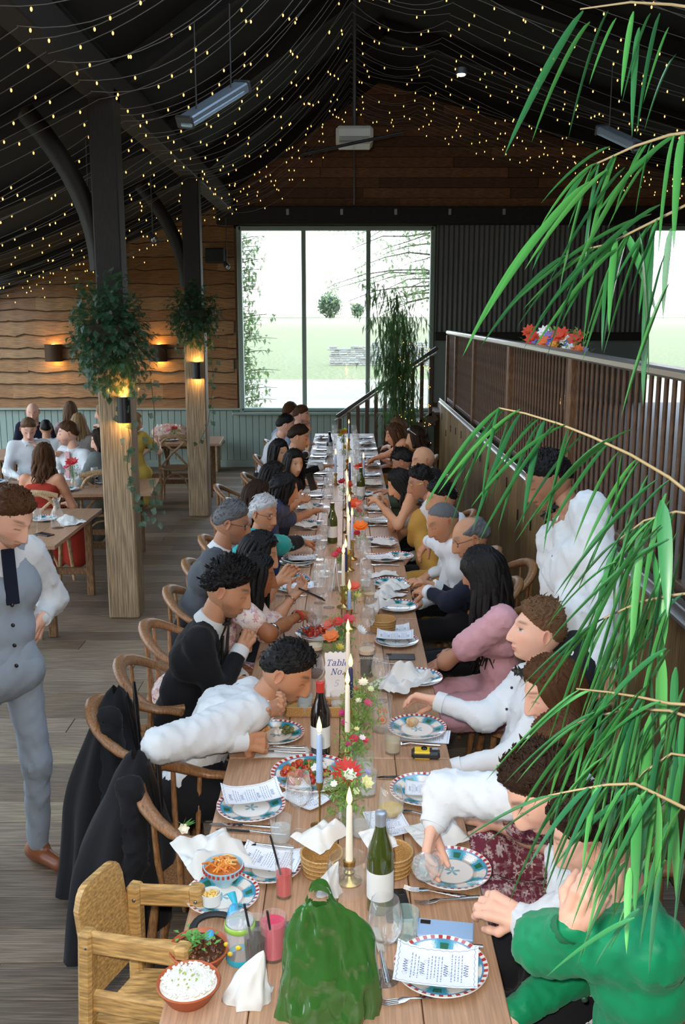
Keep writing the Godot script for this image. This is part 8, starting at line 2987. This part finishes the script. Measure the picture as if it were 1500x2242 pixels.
func plants() -> void:
	# ---- big house plant at the photographer's right
	var root := Vector3(0.98, 0.0, -1.12)
	var t := thing("house_plant", "tall house plant with long narrow drooping leaves in the right foreground", "plant", root)
	var pot := M.new()
	pot.lathe(pv([0.0, 0.0, 0.12, 0.0, 0.15, 0.28, 0.155, 0.3, 0.14, 0.3, 0.135, 0.26, 0.0, 0.26]), 24)
	obj("pot", pot, mat("terracotta", rgb("a8542f"), 0.5), t)
	var bark := mat("cane_bark", rgb("8a7a58"), 0.6)
	var tr := M.new()
	var trunk := PackedVector3Array()
	for k in 9:
		trunk.append(Vector3(-0.04 * sin(k * 0.8), 0.25 + k * 0.34, 0.03 * cos(k * 1.1)))
	tr.tube(trunk, [0.03, 0.028, 0.027, 0.025, 0.023, 0.02, 0.017, 0.013, 0.008], 8)
	obj("trunk", tr, bark, t)
	var greens := []
	for c in ["3f8a4c", "357a48", "4c9a50", "2c6b46", "58a558"]:
		greens.append(mat("strap_leaf_" + c, rgb(c) * 0.95, 0.38, {"back": Color(0.03, 0.12, 0.02), "coat": 0.15}))
	# stems by their pixels, nearest last point first at the right edge; depth
	var stems := [
		[[[1540, 285], [1465, 296], [1390, 320], [1320, 352], [1288, 366]], 1.62, 9], [[[1540, 430], [1465, 468], [1400, 500], [1330, 535], [1270, 548]], 1.7, 9], [[[1540, 1105], [1465, 1045], [1380, 995], [1300, 958], [1225, 928], [1150, 905], [1092, 893]], 1.55, 12],
		[[[1540, 1295], [1465, 1304], [1400, 1318], [1340, 1345], [1290, 1370]], 1.66, 9], [[[1540, 1545], [1465, 1540], [1400, 1526], [1330, 1515], [1262, 1508]], 1.5, 9], [[[1540, 1580], [1465, 1556], [1390, 1552], [1310, 1566], [1240, 1590]], 1.58, 9],
		[[[1540, 1790], [1465, 1752], [1390, 1716], [1330, 1718], [1260, 1730], [1200, 1742]], 1.42, 10], [[[1540, 1130], [1480, 1120], [1410, 1140], [1350, 1185]], 1.7, 8], [[[1540, 1660], [1470, 1650], [1410, 1690], [1370, 1740]], 1.6, 8], [[[1540, 20], [1470, 10], [1380, 5], [1270, 20]], 1.6, 0]]
	var leaves := []
	for s in stems:
		var z: float = s[1]
		var p := PackedVector3Array()
		var first := deep(s[0][0][0], s[0][0][1], z)
		p.append(Vector3(root.x, clampf(first.y - 0.12, 0.6, 2.75), root.z - 0.02))
		for q in s[0]:
			p.append(deep(q[0], q[1], z + rng.randf_range(-0.01, 0.01)))
		var m := M.new()
		var rel := PackedVector3Array()
		for q in p:
			rel.append(q - root)
		var rad := PackedFloat32Array()
		for k in rel.size():
			rad.append(lerpf(0.0036, 0.0013, float(k) / (rel.size() - 1)))
		m.tube(rel, rad, 6)
		obj("stem", m, bark, t)
		for k in int(s[2] * 1.5):
			var f := rng.randf_range(0.5, s[0].size() - 1.001)
			var i := int(f)
			var x := lerpf(s[0][i][0], s[0][i + 1][0], f - i)
			var y := lerpf(s[0][i][1], s[0][i + 1][1], f - i)
			leaves.append([x, y, x - rng.randf_range(15, 190), y + rng.randf_range(130, 300), z + rng.randf_range(-0.05, 0.1)])
	# leaves read off one by one: start, tip, depth
	for q in [[1278, 25, 1104, 342, 1.55], [1292, 50, 1164, 312, 1.6], [1332, 25, 1244, 306, 1.55], [1350, 40, 1290, 186, 1.65], [1388, 25, 1360, 212, 1.6], [1425, 30, 1362, 226, 1.58], [1446, 30, 1394, 296, 1.55], [1465, 60, 1408, 228, 1.6], [1480, 120, 1410, 290, 1.66], [1400, 60, 1384, 300, 1.7],
			[1335, 322, 1184, 446, 1.6], [1330, 372, 1148, 592, 1.56], [1368, 368, 1200, 622, 1.6], [1404, 350, 1240, 640, 1.64], [1438, 330, 1330, 500, 1.7], [1290, 400, 1058, 702, 1.55], [1248, 450, 1012, 782, 1.58], [1445, 450, 1178, 700, 1.6], [1425, 470, 1098, 690, 1.66], [1350, 545, 1170, 762, 1.6], [1315, 545, 1146, 766, 1.62],
			[1330, 600, 1318, 770, 1.68], [1300, 590, 1282, 705, 1.7], [1362, 500, 1438, 690, 1.75], [1400, 510, 1420, 832, 1.68], [1432, 520, 1408, 890, 1.72], [1455, 560, 1398, 800, 1.66], [1240, 560, 1052, 760, 1.7], [1270, 560, 1130, 720, 1.64], [1300, 540, 1195, 790, 1.6], [1466, 620, 1360, 915, 1.6], [1470, 500, 1452, 700, 1.7],
			[1140, 896, 958, 1082, 1.5], [1092, 893, 990, 1020, 1.52], [1240, 930, 1030, 1112, 1.53], [1182, 928, 1090, 1162, 1.56], [1335, 960, 1128, 1188, 1.52], [1332, 972, 1190, 1182, 1.56], [1385, 940, 1172, 1130, 1.6], [1355, 990, 1255, 1196, 1.58], [1400, 1010, 1290, 1250, 1.56], [1440, 1050, 1210, 1310, 1.5], [1420, 1040, 1345, 1290, 1.62], [1460, 1080, 1400, 1370, 1.6],
			[1448, 1150, 1205, 1490, 1.5], [1420, 1150, 1300, 1480, 1.55], [1465, 1180, 1190, 1420, 1.54], [1410, 1180, 1380, 1500, 1.6], [1390, 1200, 1230, 1540, 1.55], [1460, 1230, 1405, 1560, 1.58], [1350, 1230, 1195, 1375, 1.6], [1440, 1280, 1330, 1600, 1.52], [1465, 1330, 1385, 1640, 1.55],
			[1270, 1510, 1062, 1712, 1.45], [1302, 1560, 1100, 1720, 1.47], [1340, 1540, 1130, 1790, 1.45], [1380, 1530, 1195, 1720, 1.5], [1400, 1520, 1240, 1800, 1.48], [1210, 1742, 1010, 1842, 1.4], [1240, 1735, 1060, 1850, 1.42], [1320, 1660, 1165, 1850, 1.45], [1365, 1590, 1300, 1890, 1.5], [1320, 1720, 1218, 1930, 1.38], [1290, 1725, 1152, 1905, 1.4], [1370, 1720, 1260, 1960, 1.42],
			[1420, 1600, 1350, 1890, 1.52], [1450, 1620, 1400, 1940, 1.5], [1400, 1740, 1390, 2010, 1.4], [1440, 1745, 1430, 2030, 1.42], [1380, 1900, 1372, 2090, 1.38], [1465, 1800, 1400, 2080, 1.45], [1450, 1900, 1420, 2140, 1.42], [1390, 2010, 1195, 2140, 1.2], [1400, 1990, 1300, 2120, 1.3], [1420, 1500, 1270, 1680, 1.5], [1460, 1420, 1250, 1640, 1.52], [1430, 1390, 1300, 1560, 1.56]]:
		leaves.append(q)
	for k in 60:
		var x := rng.randf_range(1330, 1530)
		var y := rng.randf_range(1080, 1900)
		leaves.append([x, y, x - rng.randf_range(-20, 150), y + rng.randf_range(150, 300), rng.randf_range(1.58, 1.8)])
	for q in leaves:
		var a := deep(q[0], q[1], q[4])
		var b := deep(q[2], q[3], q[4] + rng.randf_range(-0.05, 0.04))
		var l := a.distance_to(b)
		var o := obj("leaf", strap_leaf(a, b, clampf(l * 0.13, 0.015, 0.034) * rng.randf_range(0.85, 1.15), l * rng.randf_range(0.06, 0.16)), greens[rng.randi() % greens.size()], t)
		o.position = a - root
	# ---- leafy bamboo beside the stairs, with fairy lights
	var base := Vector3(0.96, 0.0, -13.85)
	t = thing("bamboo_plant", "tall dark bamboo plant wound with fairy lights beside the stairs", "plant", base)
	pot = M.new()
	pot.lathe(pv([0.0, 0.0, 0.15, 0.0, 0.18, 0.3, 0.165, 0.3, 0.16, 0.26, 0.0, 0.26]), 20)
	obj("pot", pot, mat("dark_pot", Color(0.03, 0.03, 0.03), 0.5), t)
	var canes := M.new()
	var lv := M.new()
	for k in 8:
		var top := Vector3(rng.randf_range(-0.36, 0.2), rng.randf_range(2.0, 3.1), rng.randf_range(-0.2, 0.3))
		if k == 0:
			top = Vector3(-0.6, 3.2, 0.0)
		var foot := Vector3(rng.randf_range(-0.1, 0.1), 0.2, rng.randf_range(-0.1, 0.1))
		var p := PackedVector3Array()
		for q in 8:
			var s := q / 7.0
			p.append(foot.lerp(top, s) + Vector3(0, 0, 0) + Vector3(-0.1 * sin(PI * s), 0, 0))
		canes.tube(p, [0.014, 0.013, 0.012, 0.011, 0.009, 0.007, 0.005, 0.003], 6)
		for q in 240:
			var s := 0.35 + 0.65 * pow(rng.randf(), 0.7)
			var at := p[int(s * 6.99)] + Vector3(rng.randfn() * 0.11, rng.randfn() * 0.1, rng.randfn() * 0.1)
			leaf(lv, at, Vector3(rng.randfn() * 0.5, -1.0 + rng.randf() * 0.5, rng.randfn() * 0.5).normalized(), rng.randf_range(0.13, 0.24), 0.03, 0.25)
	obj("canes", canes, mat("bamboo_cane", rgb("6f7a3c"), 0.5), t)
	tag(obj("foliage", lv, mat("bamboo_leaf", rgb("3d6238") * 0.8, 0.5, {"back": Color(0.08, 0.16, 0.04)}), t), "", "", "", "stuff")
	var fs := thing("fairy_light_string", "fairy light string wound through the bamboo plant by the stairs", "fairy lights", base)
	var wire := M.new()
	var bulbs := M.new()
	var p := PackedVector3Array()
	for k in 90:
		var s := k / 89.0
		p.append(Vector3(0.05 + 0.22 * cos(k * 0.45) - 0.05 * s, 0.35 + 1.7 * s, 0.16 * sin(k * 0.45) + 0.1))
		bulbs.ball(p[k], Vector3(0.006, 0.008, 0.006), 5, 4)
	wire.tube(p, 0.0015, 4, 1.0, Vector3.UP, false)
	obj("cable", wire, mat("green_cable", Color(0.02, 0.05, 0.02), 0.6), fs)
	tag(obj("bulbs", bulbs, mats["fairy_bulb_glow"], fs), "", "", "", "stuff")
	# ---- ivy baskets on the pillars
	ivy(Vector3(-1.80, 2.28, -7.40), Vector3(0.37, 0.52, 0.34), 2300, 0.062, [[[285, 850], [275, 900], [285, 960], [278, 1020], [288, 1075], [312, 1120], [318, 1142]], [[330, 830], [338, 900], [335, 985]], [[335, 1050], [340, 1100], [344, 1152]]], -7.38, "big dark green ivy bush hung on the nearer oak pillar")
	ivy(Vector3(-1.78, 2.42, -11.47), Vector3(0.36, 0.44, 0.3), 1600, 0.062, [[[462, 780], [468, 830], [462, 880], [455, 930], [436, 970]], [[395, 700], [392, 745], [396, 790]]], -11.42, "smaller ivy bush hung on the farther oak pillar")


func ivy(c: Vector3, r: Vector3, count: int, size: float, vines: Array, z: float, label: String) -> void:
	var t := thing("hanging_ivy", label, "plant", c)
	var m := M.new()
	m.lathe(pv([0.0, -0.12, 0.12, -0.1, 0.19, 0.02, 0.2, 0.06, 0.18, 0.06, 0.0, 0.0]), 18)
	obj("basket", m, mat("moss_basket", Color(0.03, 0.025, 0.012), 0.9), t)
	m = M.new()
	for k in count:
		var d := Vector3(rng.randfn(), rng.randfn(), rng.randfn()).normalized()
		var q := pow(rng.randf(), 0.33) * (0.8 + 0.45 * fold.get_noise_3dv(d * 0.2 + c))
		var p := Vector3(d.x * r.x, d.y * r.y, d.z * r.z) * q
		if absf(p.x) < 0.11 and p.z < -0.02:
			continue
		leaf(m, p, (d + Vector3(rng.randfn(), rng.randfn() - 1.0, rng.randfn()) * 0.6).normalized(), size * rng.randf_range(0.7, 1.15), size * 0.8, 0.2)
	var green := mat("ivy_leaf", rgb("2f5238") * 0.75, 0.45, {"back": Color(0.04, 0.1, 0.03)})
	tag(obj("foliage", m, green, t), "", "", "", "stuff")
	# hanging sprays at the side and the long trailing vines, leaf by leaf
	var lone := M.new()
	leaf(lone, Vector3.ZERO, Vector3(0, -1, 0.25).normalized(), 0.07, 0.062, 0.2)
	var shared := lone.mesh()
	for v in vines:
		var p := PackedVector3Array()
		for q in v:
			p.append(on_z(q[0], q[1], -z) - c)
		m = M.new()
		m.tube(p, 0.003, 5)
		obj("vine", m, mat("vine_stem", Color(0.05, 0.06, 0.02), 0.7), t)
		for k in p.size() - 1:
			for e in 5:
				var o := obj("leaf", shared, green, t)
				o.position = p[k].lerp(p[k + 1], rng.randf()) + Vector3(rng.randfn() * 0.035, rng.randfn() * 0.02, rng.randf_range(0.0, 0.03))
				o.rotation = Vector3(rng.randf_range(-0.5, 0.3), rng.randf_range(-0.7, 0.7), rng.randf_range(-0.7, 0.7))
				var s := rng.randf_range(0.7, 1.1)
				o.scale = Vector3(s, s, s)
